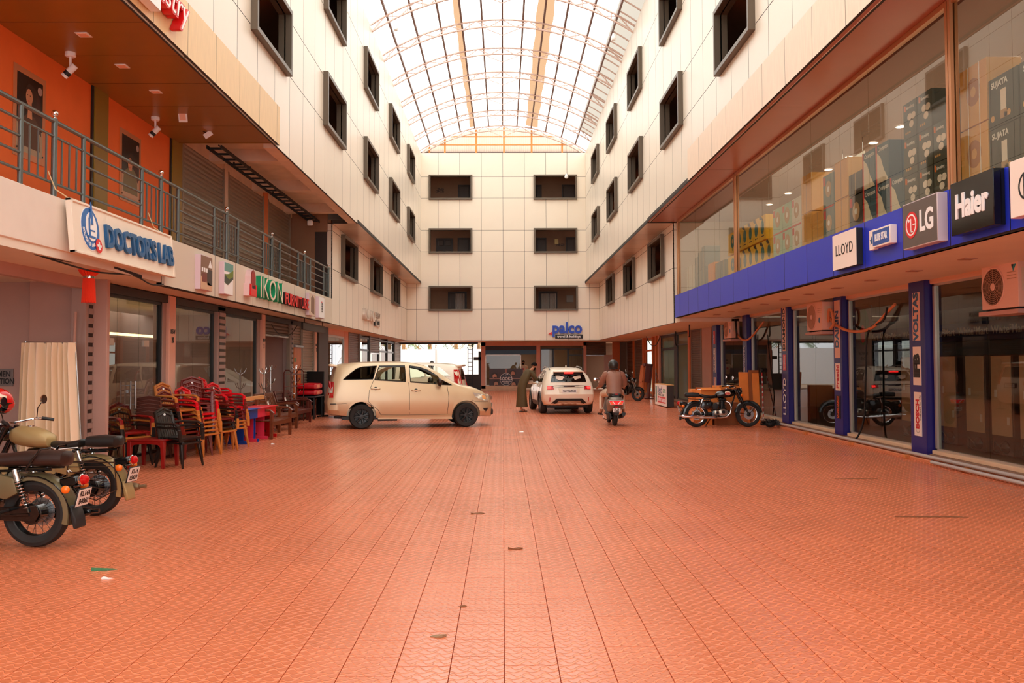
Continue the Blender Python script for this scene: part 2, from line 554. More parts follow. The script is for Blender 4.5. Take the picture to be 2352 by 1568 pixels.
# corridors behind the windows
mb = MB()
for s in (-1, 1):
    for z0, z1 in ((6.85, 9.6), (9.85, 12.9)):
        x0, x1 = s * 4.85, s * 6.9
        mb.box(x0, 12, z0 - 0.2, x1, 49, z0); mb.box(x0, 12, z1 - 0.1, x1, 49, z1)
        mb.box(x1, 12, z0, x1 + s * 0.1, 49, z1)
        mb.box(x0, 11.9, z0, x1, 12, z1)
    mb.box(s * 5.48, 27.1, 3.3, s * 7.6, 49, 3.5); mb.box(s * 7.6, 27.1, 3.3, s * 7.7, 49, 6.3)
    mb.box(s * 5.5, 27.1, 6.2, s * 7.7, 49, 6.3); mb.box(s * 5.6, 27.2, 3.5, s * 7.6, 27.3, 6.1); mb.box(s * 5.48, 48.9, 3.3, s * 7.7, 49, 6.3); mb.box(s * 4.85, 48.9, 6.85, s * 6.9, 49, 12.9)
for z0, z1 in ((3.3, 6.1), (6.85, 9.6), (9.85, 12.95)):
    mb.box(-6, 48.1, z0 - 0.2, 6, 50.2, z0); mb.box(-6, 48.1, z1 - 0.1, 6, 50.2, z1); mb.box(-6, 50.2, z0, 6, 50.3, z1)
struct(mb.build('wall_corridors', m_corr, smooth=False))
# doors, notices and switch boxes seen through the end wall windows
def corridor_door(u0, u1, vt, zb, n, m=m_darkb, panels=False):
    a = onY(u0, vt, 50.15); b = onY(u1, vt, 50.15)
    mb = MB(); mb.box(a.x, 50.12, zb, b.x, 50.2, a.z)
    d = struct(mb.build('door_%d' % n, m, smooth=False))
    w_ = b.x - a.x
    if panels:
        for k in (0, 1):
            for q in (0, 1, 2):
                mb = MB(); x0 = a.x + 0.12 * w_ + k * 0.42 * w_
                mb.box(x0, 50.09, a.z - 0.45 - q * 0.6, x0 + 0.32 * w_, 50.13, a.z - 0.12 - q * 0.6)
                mb.build('door_panel', mat('door_panel', (70, 50, 38), 0.5), d, bevel=0.02)
    else:
        mb = MB(); mb.box(a.x + 0.1 * w_, 50.09, zb + 0.1, b.x - 0.1 * w_, 50.13, a.z - 0.1)
        mb.build('door_panel', mat('door_panel', (70, 50, 38), 0.5), d, bevel=0.02)
    return d
for i, a in enumerate([(1052, 1080, 424.5, 9.6, False), (1231, 1244, 424.5, 9.6, False), (1290, 1322, 424, 9.6, False), (1002, 1041, 547, 6.4, True), (1051, 1080, 546, 6.4, False),
                       (1232, 1255, 546, 6.4, False), (1300, 1322, 545, 6.4, False), (1029, 1072, 670, 3.3, False), (1237, 1280, 669, 3.3, False)]):
    corridor_door(a[0], a[1], a[2], a[3], i + 1, m_darkb, a[4])
for u, v, s_, z in ((1012, 434, '20-26', 0.13), (1010, 439.5, '(29-32)', 0.13), (1287, 562, '(18-22)', 0.13)):
    p = onY(u, v, 50.18); text(s_, 0.17, m_blk, None, p, FACE_B, 0.002, 0.004)['kind'] = 'structure'
q = onY(1278, 555, 50.15); mb = MB(); mb.cbox((q.x, 50.14, q.z), (0.22, 0.1, 0.3)); tag(mb.build('meter_box', mat('box_yellow', (220, 190, 120), 0.5), bevel=0.01), 'small cream meter box on corridor wall behind second floor window', 'meter box')
q = onY(1309, 686, 50.15); mb = MB(); mb.cbox((q.x, 50.14, q.z), (0.42, 0.04, 0.4)); tag(mb.build('notice', mat('notice_grey', (150, 140, 130), 0.6), bevel=0.01), 'plain grey notice board on corridor wall above the blue shop sign', 'notice')
# white curtains in the two lowest end-wall doors
for u0, u1 in ((1046, 1067), (1243, 1260), (1262, 1277)):
    a = onY(u0, 674, 50.05); b = onY(u1, 674, 50.05)
    mb = MB(); mb.grid(lambda s_, t_: (a.x + (b.x - a.x) * s_, 50.06 + 0.02 * math.sin(s_ * 40), 3.35 + (a.z - 3.35) * t_), 24, 1)
    struct(mb.build('curtain', mat('curtain_grey', (190, 176, 166), 0.8), fix=False))

# soffit of the upper storeys over the lower wings (cream panels, dimmed in colour), bronze soffit and pale soffit
def soffit(name, x0, x1, ya, yb, z, st, m, gap=0.006, mbk=m_joint):
    mb = MB(); mb.box(x0, ya, z + 0.02, x1, yb, z + 0.12)
    o = struct(mb.build(name, mbk, smooth=False))
    ys = arange(ya, yb, st)
    for a, b in zip(ys[:-1], ys[1:]):
        key = ('s', round(b - a, 3), round(x1 - x0, 3), m.name)
        if key not in PANEL_ME:
            q = MB(); q.box(gap, gap, 0, x1 - x0 - gap, b - a - gap, 0.025); q.m = [1, 1, 1, 1, 0, 0]
            PANEL_ME[key] = q.mesh('panel', [m, m_joint], smooth=False)
        link('panel', PANEL_ME[key], o, (x0, a, z - 0.005))
    return o
m_over = mat('overhang_panel_dimmed', (204, 182, 162), 0.25, rnd=0.03)  # cream panels; their dim reflections are put in as a darker base colour
soffit('ceiling_left_overhang', -XL, -XU + 0.02, 27.05, YB, ZF, 1.22, m_over)
soffit('ceiling_right_overhang', XU - 0.02, XL, 27.05, YB, ZF, 1.22, m_over)
m_redsof = mat('red_brown_soffit', (176, 106, 84), 0.28, noise=0.04, ns=2)
soffit('ceiling_right_terrace', XU - 0.02, XL + 0.12, 5.0, 27.05, ZF + 0.03, 4.88, m_redsof)
soffit('ceiling_left_salon', -6.75, -XU + 0.02, 7.5 - 0.01, 17.45, ZF + 0.1, 1.243, m_bronze)
mb = MB(); mb.box(-6.74, 17.44, ZF + 0.09, -XU, 17.47, ZF + 0.5); struct(mb.build('trim_1', m_bronze, smooth=False))
# concrete slab with ribs over the open terrace
mb = MB(); mb.box(-7.0, 17.47, 6.6, -XU - 0.05, 27.05, 6.8)
for y in (19.3, 22.6, 25.9):
    mb.box(-7.0, y, 6.33, -XU - 0.05, y + 0.28, 6.6)
mb.box(-XU - 0.3, 17.47, ZF, -XU - 0.04, 27.05, 6.7)
struct(mb.build('ceiling_left_terrace', m_concrete, smooth=False))
# tan and pale boards along the lower edge of the upper storeys
for nm, s, yb_, m in (('trim_2', 1, 17.42, m_tan), ('trim_3', -1, 20.95, m_tanr)):
    mb = MB(); mb.box(-s * XU, 5, ZF + 0.04, -s * (XU - 0.02), yb_ - 0.01, 6.98)
    o = struct(mb.build(nm, m_joint, smooth=False))
    es = [yb_ - 0.22] if s > 0 else []
    e = [yb_] + es
    while e[-1] > 6.3: e.append(e[-1] - 1.22)
    for a, b in zip(e[1:], e[:-1]):
        panel(o, 'x', s, -s * (XU - 0.05), a, b, ZF + 0.03, 7.0, m, gap=0.004, th=0.04)

# ---- left side: ground floor slab, fascia, first floor terrace
mb = MB()
mb.box(-9.5, 4, 3.02, -XL - 0.04, 27.05, 3.74)
mb.box(-9.5, 4, 2.99, -6.47, 27.05, 3.05)
mb.box(-9.5, 27.05, 2.98, -XL - 0.1, 52, 3.1); mb.box(XL + 0.1, 26.6, 2.98, 12.5, 52, 3.1)
struct(mb.build('ceiling_left_ground', m_soffit, smooth=False))
mb = MB(); mb.box(-XL - 0.1, 4, 3.12, -XL - 0.02, 13.66, 3.77)
struct(mb.build('trim_4', m_white, bevel=0.01))
mb = MB(); mb.box(-XL - 0.12, 13.66, 2.97, -XL - 0.034, 27.05, 3.76)
o = struct(mb.build('trim_5', m_joint, smooth=False))
e = [27.05]
while e[-1] > 15: e.append(e[-1] - 1.22)
e[-1] = 13.66
for a, b in zip(e[1:], e[:-1]):
    panel(o, 'x', 1, -XL, a, b, 2.97, 3.77, m_grey)
panel(o, 'y', -1, 13.66, -XL - 0.12, -XL, 2.97, 3.77, m_grey, gap=0.0)
mb = MB(); mb.box(-9, 4, 3.74, -XL - 0.1, 27.05, 3.78); struct(mb.build('floor_left_terrace', m_concrete, smooth=False))
# first floor wall: salon (orange), pilasters, shutters
XW = -6.72
mb = MB()
mb.box(XW - 0.2, 4, 3.76, XW, 13.85, 6.4); mb.box(XW - 0.2, 14.35, 3.76, XW, 17.12, 6.4)
struct(mb.build('wall_left_salon', m_orange, smooth=False))
for i, (a, b, m) in enumerate(((13.86, 14.34, m_olive), (17.13, 17.65, m_olive), (20.3, 20.6, m_concrete), (23.65, 24.1, m_orangep))):
    mb = MB(); mb.box(XW - 0.2, a, 3.76, XW + 0.04, b, 6.6)
    struct(mb.build('wall_left_pilaster_%d' % (i + 1), m, bevel=0.008))
for i, a in enumerate((13.84, 17.11)):
    mb = MB(); mb.box(XW - 0.02, a - 0.05, 3.76, XW + 0.03, a, 6.3); struct(mb.build('trim_%d' % (6 + i), m_black, smooth=False))
mb = MB(); mb.box(XW - 0.4, 17.65, 6.33, XW + 0.02, 26.9, 6.6); mb.box(XW - 0.5, 17.6, 3.76, XW - 0.3, 27, 6.6)
struct(mb.build('wall_left_terrace', m_concrete, smooth=False))
def shutter(name, axis, s, p, a, b, z0, z1, m, pitch=0.085, rails=True, dp=0.018, box=0.0):
    """a corrugated roller shutter between two guide rails"""
    t = thing(name, None, None)
    mb = MB()
    def P(u, d, z): return (p + d * s, u, z) if axis == 'x' else (u, p + d * s, z)
    n = max(2, int((z1 - z0) / pitch))
    prof = []
    for k in range(n):
        z = z0 + (z1 - z0) * k / n; h = (z1 - z0) / n
        prof += [(0.0, z), (dp, z + h * 0.3), (dp, z + h * 0.62), (0.0, z + h * 0.85)]
    prof.append((0.0, z1))
    vs = [P(a, d, z) for d, z in prof] + [P(b, d, z) for d, z in prof]
    k = len(prof)
    mb._add(vs, [(i, i + 1, k + i + 1, k + i) for i in range(k - 1)])
    struct(mb.build('curtain_slats', m, t, angle=20))
    mb = MB(); q0, q1 = P(a, -0.02, z0 - 0.05), P(b, 0.03, z0)
    mb.box(*q0, *q1); mb.build('bottom_bar', m_steel, t)
    if rails:
        for u in (a, b):
            mb = MB(); mb.box(*P(u - 0.035, -0.05, 0.1 if z0 < 3 else z0 - 0.05), *P(u + 0.035, 0.05, z1)); mb.build('guide_rail', m_shut, t)
    t['kind'] = 'structure'
    return t
NSH = [0]
def sh(*a, **k):
    NSH[0] += 1
    return shutter('door_%d' % (20 + NSH[0]), *a, **k)
for a, b in ((17.68, 20.28), (20.62, 23.63), (24.12, 26.6)):
    sh('x', 1, XW, a, b, 3.82, 6.38, m_shut, pitch=0.1, dp=0.03)
# end wall of the terrace with a dark doorway
mb = MB(); mb.box(-6.95, 26.98, 3.76, -6.0, 27.1, 6.6); mb.box(-6.0, 27.0, 5.9, -5.6, 27.1, 6.6)
struct(mb.build('wall_left_terrace_end', m_corr, smooth=False))
mb = MB(); mb.box(-6.0, 27.06, 3.76, -5.6, 27.12, 5.9); struct(mb.build('door_19', m_darkb, smooth=False))
o = None
for z0, z1 in ((2.96, 4.72), (4.72, 5.94), (5.94, ZF)):
    for s in (-1, 1):
        pp = panel(None, 'y', -1, 27.05, min(s * XL, s * (XL + 0.17)), max(s * XL, s * (XL + 0.17)), z0, z1, m_cream, gap=0.004)
        pp.name = 'wall_wing_return'; struct(pp)

# ---- left ground floor shops, plane X = -6
XS = -6.35
BL = [13.074, 16.125, 19.060, 22.395, 25.500, 28.550]
mb = MB()
mb.box(-10.2, 4, -0.02, XS + 0.02, 52, 0.1)
struct(mb.build('floor_left_shops', mat('shop_floor', (150, 120, 100), 0.4), smooth=False))
mb = MB()
mb.box(-10.3, 4, 0, -10.1, 52, 3.1)
for y in (13.210, 22.499, 25.590, 28.550, 33.397):
    mb.box(-10.2, y, 0, XS - 0.12, y + 0.14, 3.1)
struct(mb.build('wall_left_shops', m_mauve, smooth=False))
mb = MB(); mb.box(-9.0, 13.124, 0.1, -8.8 + 0.0, 13.231, 3.1); mb.box(-7.3, 13.124, 0.1, -6.1, 13.221, 3.1); struct(mb.build('wall_left_lab', m_mauve, bevel=0.01))
mb = MB(); mb.box(XS - 0.15, 13.053, 2.86, XS + 0.03, 28.550, 3.0); struct(mb.build('trim_8', m_black, smooth=False))
mb = MB(); mb.box(XS - 0.1, 4, 2.86, XS + 0.02, 13.053, 3.04); struct(mb.build('trim_9', m_mauve, smooth=False))
# pillars: pink with painted door numbers, shutter guides with slotted faces
for i, (a, b, m) in enumerate(((16.050, 16.370, m_pinkw), (22.240, 22.520, m_pinkw), (28.500, 28.750, m_pinkw))):
    mb = MB(); mb.box(XS - 0.25, a, 0, XS + 0.06, b, 3.0)
    o = struct(mb.build('wall_left_pillar_%d' % (i + 1), m, bevel=0.012))
    text('1855-IV', 0.075, m_blk, o, (XS + 0.063, (a + b) / 2, 2.32), FACE_L, 0.001, 0.003, sy=1.5)
    text(('20', '21', '22')[i], 0.1, m_blk, o, (XS + 0.063, (a + b) / 2, 2.16), FACE_L, 0.001, 0.004, sy=1.5)
def slotted(a, b):
    t = thing('shutter_guide', None, None); t['kind'] = 'structure'
    mb = MB(); mb.box(XS - 0.2, a, 0.1, XS + 0.03, b, 2.98); mb.build('guide_post', mat('guide_mauve', (170, 146, 138), 0.45, metal=0.2), t, bevel=0.006)
    mb = MB(); mb.box(XS - 0.02, a + 0.08, 0.3, XS + 0.032, b - 0.04, 2.9); mb.build('slot_back', m_darkb, t)
    me = None
    for k in range(18):
        if me is None:
            mb = MB(); mb.box(XS - 0.0, a + 0.07, 0, XS + 0.05, b - 0.03, 0.085); me = mb.mesh('slat', mat('guide_mauve', (170, 146, 138)), smooth=False)
        link('slat', me, t, (0, 0, 0.3 + k * 0.145))
    return t
slotted(12.910, 13.210)
slotted(18.860, 19.360)
slotted(25.320, 25.590)

# glazed fronts: panes in frames
NGL = [0]
def glazing(axis, s, p, a, b, z0, z1, n, g, mf=m_black, fw=0.05, handle=None, bottom=None, transom=None, gap=0.004, head=True):
    NGL[0] += 1
    t = thing('window_%d' % (100 + NGL[0]), None, None); t['kind'] = 'structure'
    def P(u, d, z): return (p + d * s, u, z) if axis == 'x' else (u, p + d * s, z)
    def bx(name, u0, u1, d0, d1, zz0, zz1, m, bv=0.0):
        q0, q1 = P(u0, d0, zz0), P(u1, d1, zz1)
        mb = MB(); mb.box(*q0, *q1); return mb.build(name, m, t, bevel=bv)
    for u in (a, b - fw): bx('frame_post', u, u + fw, -0.04, 0.04, z0, z1, mf)
    if head: bx('frame_head', a, b, -0.04, 0.04, z1 - fw, z1, mf)
    bx('frame_sill', a, b, -0.04, 0.04, z0, z0 + (bottom or fw), mf)
    if transom:
        bx('frame_transom', a, b, -0.035, 0.035, transom - fw / 2, transom + fw / 2, mf)
    us = [a + fw + (b - a - 2 * fw) * k / n for k in range(n + 1)]
    for u0, u1 in zip(us[:-1], us[1:]):
        bx('pane', u0 + gap, u1 - gap, -0.006, 0.006, z0 + fw, z1 - fw, g)
    return t, bx
t1, bx = glazing('x', 1, XS - 0.06, 13.251, 15.884, 0.1, 2.86, 3, g_shop)
for u in (14.485, 14.661):     # door pulls and patch fittings
    mb = MB(); mb.cyl((XS + 0.03, u, 0.95), (XS + 0.03, u, 1.42), 0.016); mb.cyl((XS - 0.05, u, 1.02), (XS + 0.03, u, 1.02), 0.01, 8); mb.cyl((XS - 0.05, u, 1.35), (XS + 0.03, u, 1.35), 0.01, 8)
    mb.build('door_pull', m_steel, t1)
for u in (13.790, 15.159): bx('patch_fitting', u - 0.02, u + 0.2, -0.02, 0.03, 2.02, 2.14, m_alu, 0.004)
bx('lock_plate', 14.536, 14.620, -0.01, 0.03, 1.22, 1.27, m_steel)
glazing('x', 1, XS - 0.06, 16.434, 18.753, 0.1, 2.86, 2, g_shop)
glazing('x', 1, XS - 0.06, 19.381, 21.978, 0.1, 2.86, 2, g_shop)
mb = MB(); mb.box(XS - 0.12, 15.884, 0.1, XS, 16.050, 2.86); mb.box(XS - 0.12, 21.999, 0.1, XS, 22.229, 2.86); struct(mb.build('trim_10', mat('guide_mauve', (170, 146, 138)), bevel=0.01))
# open shop beyond: half-raised shutter and the shuttered bay with an orange door
sh('x', 1, XS - 0.03, 22.601, 25.270, 2.5, 2.98, m_shutd)
sh('x', 1, XS - 0.03, 25.610, 26.713, 0.12, 2.98, m_shut)
sh('x', 1, XS - 0.03, 26.867, 28.449, 0.12, 2.98, m_shut)
mb = MB(); mb.box(XS - 0.02, 25.713, 0.1, XS + 0.03, 26.611, 2.2); o = struct(mb.build('door_12', mat('orange_door', (196, 104, 46), 0.45, noise=0.08, ns=4, stretch=(1, 1, 0.2)), bevel=0.006))
mb = MB(); mb.box(XS + 0.03, 25.753, 1.75, XS + 0.035, 25.917, 1.88); mb.build('sticker', mat('green_sign', (40, 130, 70), 0.5), o)
mb = MB(); mb.box(XS + 0.02, 25.651, 2.2, XS + 0.1, 26.662, 2.26); mb.build('door_hood', m_steel, o)
# beyond the terrace: black column, glass door, shutters, dark doors
mb = MB(); mb.box(XS - 0.4, 28.800, 0, XS + 0.1, 30.420, 3.0); struct(mb.build('wall_left_column', m_darkb, bevel=0.01))
t, bx = glazing('x', 1, XS, 30.535, 33.740, 0.1, 2.75, 2, g_shop, m_alu, 0.07)
bx('wall_head', 30.535, 34.600, -0.1, 0.02, 2.75, 3.0, m_pinkw)
mb = MB(); mb.box(XS - 0.2, 33.848, 0, XS + 0.03, 34.682, 3.0); struct(mb.build('wall_left_plaster', m_pinkw, smooth=False))
sh('x', 1, XS, 34.805, 37.193, 0.12, 2.98, m_shutd)
for a, b in ((37.471, 39.967), (40.244, 43.018), (43.295, 46.068), (46.346, 49.027)):
    glazing('x', 1, XS, a, b, 0.1, 2.9, 3, g_shop, m_black, 0.09, transom=2.3)
sh('x', 1, XS + 0.04, 40.244, 43.018, 2.2, 2.96, m_shutd, rails=False)
sh('x', 1, XS + 0.04, 49.211, 51.8, 0.3, 2.96, m_shutd)
for y in (37.332, 40.105, 43.156, 46.207, 49.119):
    mb = MB(); mb.box(XS - 0.3, y - 0.12, 0, XS + 0.06, y + 0.12, 3.0); struct(mb.build('wall_left_post', m_darkb, smooth=False))

# ---- right side: blue fascia, first-floor glass, ground floor shops plane X = 7.55
XR = 7.55
mb = MB(); mb.box(XL + 0.04, 4, 3.14, 12.5, 26.85, 3.8); mb.box(XL + 0.04, 4, 3.10, 7.2, 26.5, 3.16)
mb.box(7.2, 4, 3.32, 12.5, 26.6, 3.5)
struct(mb.build('ceiling_right_ground', m_soffit, smooth=False))
mb = MB(); mb.box(XL + 0.03, 4, 3.10, XL + 0.1, 26.85, 3.81)
o = struct(mb.build('trim_11', m_joint, smooth=False))
e = [26.87, 26.1]
while e[-1] > 5.5: e.append(e[-1] - 1.22)
for a, b in zip(e[1:], e[:-1]):
    panel(o, 'x', -1, XL, a, b, 3.11, 3.82, m_blue)
# first floor shop: floor, ceiling, walls
mb = MB(); mb.box(XL + 0.3, 5, 6.2, 12, 27.0, 6.35)
struct(mb.build('ceiling_right_showroom', mat('showroom_ceiling', (150, 120, 108), 0.5), smooth=False))
mb = MB(); mb.box(11.2, 4, 3.8, 11.4, 27.05, 6.2); mb.box(XL + 0.2, 27.0, 3.8, 11.4, 27.1, 6.2); mb.box(XL + 0.3, 4.9, 3.8, 11.4, 5.0, 6.2)
struct(mb.build('wall_right_showroom', mat('showroom_wall', (206, 194, 178), 0.6), smooth=False))
t = thing('window_90', None, None); t['kind'] = 'structure'
XG = XL + 0.1
ys = [5.2, 7.75, 10.3, 12.7, 15.1, 17.55, 20.0, 22.1, 24.35, 26.6]
for a, b in zip(ys[:-1], ys[1:]):
    mb = MB(); mb.box(XG - 0.005, a + 0.003, 3.82, XG + 0.005, b - 0.003, ZF + 0.02); mb.build('pane', g_up, t)
for y, wd in ((10.3, 0.12), (20.0, 0.1), (26.65, 0.07)):
    mb = MB(); mb.box(XG - 0.06, y - wd / 2, 3.82, XG - 0.01, y - 0.01, ZF); mb.box(XG - 0.06, y + 0.01, 3.82, XG - 0.01, y + wd / 2, ZF); mb.box(XG + 0.01, y - wd / 2, 3.82, XG + 0.05, y + wd / 2, ZF)
    mb.build('mullion', mat('tan_aluminium', (196, 140, 96), 0.35, metal=0.4), t, bevel=0.004)
mb = MB(); mb.box(XG - 0.04, 5, ZF - 0.05, XG + 0.04, 26.65, ZF + 0.02); mb.build('head_rail', mat('tan_aluminium', (196, 140, 96)), t)
# ground floor
mb = MB(); mb.box(XR - 0.12, 4, -0.02, 16, 30.7, 0.1); mb.box(XR - 0.05, 30.6, -0.02, 16, 52, 0.1)
struct(mb.build('floor_right_shops', mat('shop_floor_right', (150, 126, 108), 0.3), smooth=False))
mb = MB(); mb.box(12.6, 4, 0, 12.8, 52, 3.4); mb.box(XR + 0.2, 30.55, 0, 12.6, 30.7, 3.4); mb.box(XR + 0.2, 38.0, 0, 12.6, 38.1, 3.1)
struct(mb.build('wall_right_shops', mat('shop_wall_dark', (120, 110, 104), 0.6), smooth=False))
mb = MB(); mb.box(7.22, 4, 3.22, XR + 0.1, 30.5, 3.4); struct(mb.build('trim_12', m_black, smooth=False))
mb = MB(); mb.box(XR - 0.06, 4, 3.06, XR + 0.06, 30.5, 3.22); struct(mb.build('trim_13', mat('header_box', (226, 180, 150), 0.4), bevel=0.02))
BRP = [(14.8, 15.38), (18.45, 18.93), (21.97, 22.5), (25.7, 26.16), (29.35, 29.92)]
m_bluep = mat('blue_pillar', (38, 34, 122), 0.4)
BP = []
for i, (a, b) in enumerate(BRP):
    mb = MB(); mb.box(XR - 0.16, a, 0.1 if i else 0.02, XR + 0.06, b, 3.24)
    o = struct(mb.build('wall_right_pillar_%d' % (i + 1), m_bluep, bevel=0.01)); BP.append(o)
mb = MB(); mb.box(XR - 0.14, 11.05, 0.02, XR + 0.06, 11.5, 3.24); struct(mb.build('wall_right_pillar_6', m_bluep, bevel=0.01))
m_sill = mat('sill_cream', (232, 200, 166), 0.5, noise=0.05)
GR = []
for a, b, n in ((11.55, 14.75, 2), (15.45, 18.4, 2), (18.98, 21.92, 2), (22.57, 25.64, 2), (26.22, 29.3, 2), (5.0, 11.0, 3)):
    GR.append(glazing('x', -1, XR, a, b, 0.1, 3.08, n, g_shop, m_alu, 0.06, bottom=0.1))
    mb = MB(); mb.box(XR - 0.1, a, 0.1, XR + 0.04, b, 0.17); struct(mb.build('trim_20', m_sill, bevel=0.008))
mb = MB(); mb.box(XR - 0.4, 4, -0.01, XR - 0.12, 30.4, 0.05); struct(mb.build('trim_14', mat('kerb_terracotta', (214, 130, 88), 0.7), bevel=0.01))
# beyond the blue pillars
sh('x', -1, XR - 0.02, 32.1, 33.8, 0.1, 3.0, m_shutd)
mb = MB(); mb.box(XR - 0.05, 30.6, 0, XR + 0.1, 32.0, 3.0); struct(mb.build('wall_right_plaster_1', m_mauve, smooth=False))
def rpost(a, b, m=m_orangep, n=[0]):
    n[0] += 1
    mb = MB(); mb.box(XR - 0.12, a, 0, XR + 0.1, b, 3.0); return struct(mb.build('wall_right_post_%d' % n[0], m, bevel=0.008))
rpost(33.85, 34.15)
glazing('x', -1, XR, 34.2, 36.6, 0.1, 2.95, 1, g_frost, m_black, 0.06, transom=2.45)
glazing('x', -1, XR, 37.2, 40.4, 0.1, 2.95, 2, g_frost, m_black, 0.12, transom=2.3)
mb = MB(); mb.box(XR - 0.05, 36.65, 0.1, XR + 0.1, 37.15, 2.95); struct(mb.build('trim_15', m_darkb, smooth=False))
rpost(40.45, 40.8, m_pinkw); rpost(41.3, 41.6); rpost(42.2, 42.5)
glazing('x', -1, XR, 42.55, 44.9, 0.1, 2.95, 2, g_shop, m_orangep, 0.09, transom=2.3)
rpost(45.0, 45.4)
sh('x', -1, XR, 45.5, 48.4, 0.1, 2.95, m_shutd); rpost(48.45, 48.75); sh('x', -1, XR, 48.8, 51.6, 0.1, 2.95, m_shutd)

# ---- end shops under the end wall, plane Y = 52
YE = 52.0
mb = MB(); mb.box(-7, YB + 0.02, 2.94, 8, 56, 3.1)
struct(mb.build('ceiling_back', m_soffit, smooth=False))
def ex(u): return onY(u, 850, YE).x
mb = MB(); mb.box(ex(1105), YE - 0.1, 0, ex(1115), YE + 0.2, 2.95); mb.box(ex(1232), YE - 0.15, 0, ex(1241), YE + 0.2, 2.95); mb.box(ex(1340), YE - 0.1, 0, ex(1347), YE + 0.2, 2.95)
mb.box(ex(1105), YE - 0.1, 2.72, ex(1347), YE + 0.1, 2.95)
struct(mb.build('wall_back_pillars', m_pinkw, smooth=False))
mb = MB(); mb.box(ex(1105), YE + 3.5, 0, 8.2, YE + 3.7, 3.0); mb.box(ex(1236), YE + 0.2, 0, ex(1239), YE + 3.5, 3.0); mb.box(ex(1108), YE + 0.2, 0, ex(1110), YE + 3.5, 3.0); mb.box(ex(1346), YE + 0.2, 0, ex(1349), YE + 3.5, 3)
struct(mb.build('wall_back_shops', mat('back_shop_wall', (140, 110, 86), 0.6), smooth=False))
mb = MB(); mb.box(ex(1105), YE - 0.35, 0, ex(1350), YE, 0.1); mb.box(ex(1105), YE - 0.1, 0.1, ex(1190), YE + 0.05, 0.3)
struct(mb.build('floor_back_step', m_sill, bevel=0.01))
mb = MB(); mb.box(ex(1115), YE - 0.05, 2.45, ex(1232), YE + 0.1, 2.72); struct(mb.build('trim_16', m_darkb, smooth=False))
mb = MB(); mb.box(ex(1115), YE - 0.08, 2.2, ex(1232), YE + 0.1, 2.46); struct(mb.build('trim_17', mat('petrol_blue', (22, 84, 122), 0.4), smooth=False))
glazing('y', -1, YE, ex(1115), ex(1197), 0.28, 2.2, 1, g_shop, m_alu, 0.05)
glazing('y', -1, YE, ex(1241), ex(1270), 0.1, 2.55, 1, g_shop, m_black, 0.06)
glazing('y', -1, YE, ex(1270), ex(1305), 0.1, 2.55, 1, g_shop, m_black, 0.06)
glazing('y', -1, YE, ex(1305), ex(1340), 0.1, 2.55, 1, g_shop, m_black, 0.06, transom=2.15)
sh('y', -1, YE, ex(1347), ex(1392), 2.15, 2.95, m_shutd, rails=False)
mb = MB(); mb.box(ex(1388), YE - 0.05, 0, ex(1407), YE + 0.1, 2.15); struct(mb.build('wall_back_panel', mat('pale_mauve', (206, 180, 168), 0.6), smooth=False))
mb = MB(); mb.box(ex(1407), YE - 0.2, 0, ex(1423), YE + 0.1, 2.95); struct(mb.build('wall_back_orange', m_orangep, smooth=False))
mb = MB(); mb.box(ex(1423), YE - 0.05, 0, 8.2, YE + 0.1, 2.95); struct(mb.build('wall_back_corner', m_shutd, smooth=False))

# ---- roof: arched trusses, purlins, translucent sheet, gable
RR = 8.5
def arch(x, off=0.0):
    return 15.2 - RR + math.sqrt((RR + off) ** 2 - x * x)
def sheet_mat(name, col, tr, dirt=0.0, sy=3.0):
    m = bpy.data.materials.new(name); m.use_nodes = True
    nt = m.node_tree; nt.nodes.remove(nt.nodes['Principled BSDF']); out = nt.nodes['Material Output']
    a = nt.nodes.new('ShaderNodeBsdfTransparent'); b = nt.nodes.new('ShaderNodeBsdfTranslucent'); b.inputs[0].default_value = lin(col)
    a.inputs[0].default_value = lin(col)
    mx = nt.nodes.new('ShaderNodeMixShader'); mx.inputs[0].default_value = 1 - tr
    if dirt:
        tc = nt.nodes.new('ShaderNodeTexCoord'); mp = nt.nodes.new('ShaderNodeMapping'); mp.inputs['Scale'].default_value = (1.5, sy, 1)
        n = nt.nodes.new('ShaderNodeTexNoise'); n.inputs['Scale'].default_value = 1.5; n.inputs['Detail'].default_value = 6
        nt.links.new(tc.outputs['Object'], mp.inputs[0]); nt.links.new(mp.outputs[0], n.inputs['Vector'])
        cr = nt.nodes.new('ShaderNodeMapRange'); cr.inputs['From Min'].default_value = 0.42; cr.inputs['From Max'].default_value = 0.6
        cr.inputs['To Min'].default_value = 1 - tr; cr.inputs['To Max'].default_value = min(1, 1 - tr + dirt)
        nt.links.new(n.outputs['Fac'], cr.inputs['Value']); nt.links.new(cr.outputs['Result'], mx.inputs[0])
    nt.links.new(a.outputs[0], mx.inputs[1]); nt.links.new(b.outputs[0], mx.inputs[2]); nt.links.new(mx.outputs[0], out.inputs['Surface'])
    MATS[name] = m
    return m
m_sheet = sheet_mat('roof_sheet', (252, 250, 244), 0.8)
m_stain = sheet_mat('stained_sheet', (151, 121, 94), 0.2, 0.6, 6.0)
m_gable = sheet_mat('gable_sheet', (200, 178, 160), 0.02, 0.0, 1.0)
m_truss = mat('truss_paint', (216, 190, 178), 0.5)
m_purl = mat('purlin_paint', (122, 96, 90), 0.5)
mb = MB()
mb.grid(lambda s_, t_: ((-5.6 + 11.2 * s_), -6 + 54.3 * t_, arch(-5.6 + 11.2 * s_, 0.2)), 40, 1)
roof = struct(mb.build('ceiling_roof', m_sheet, fix=False))
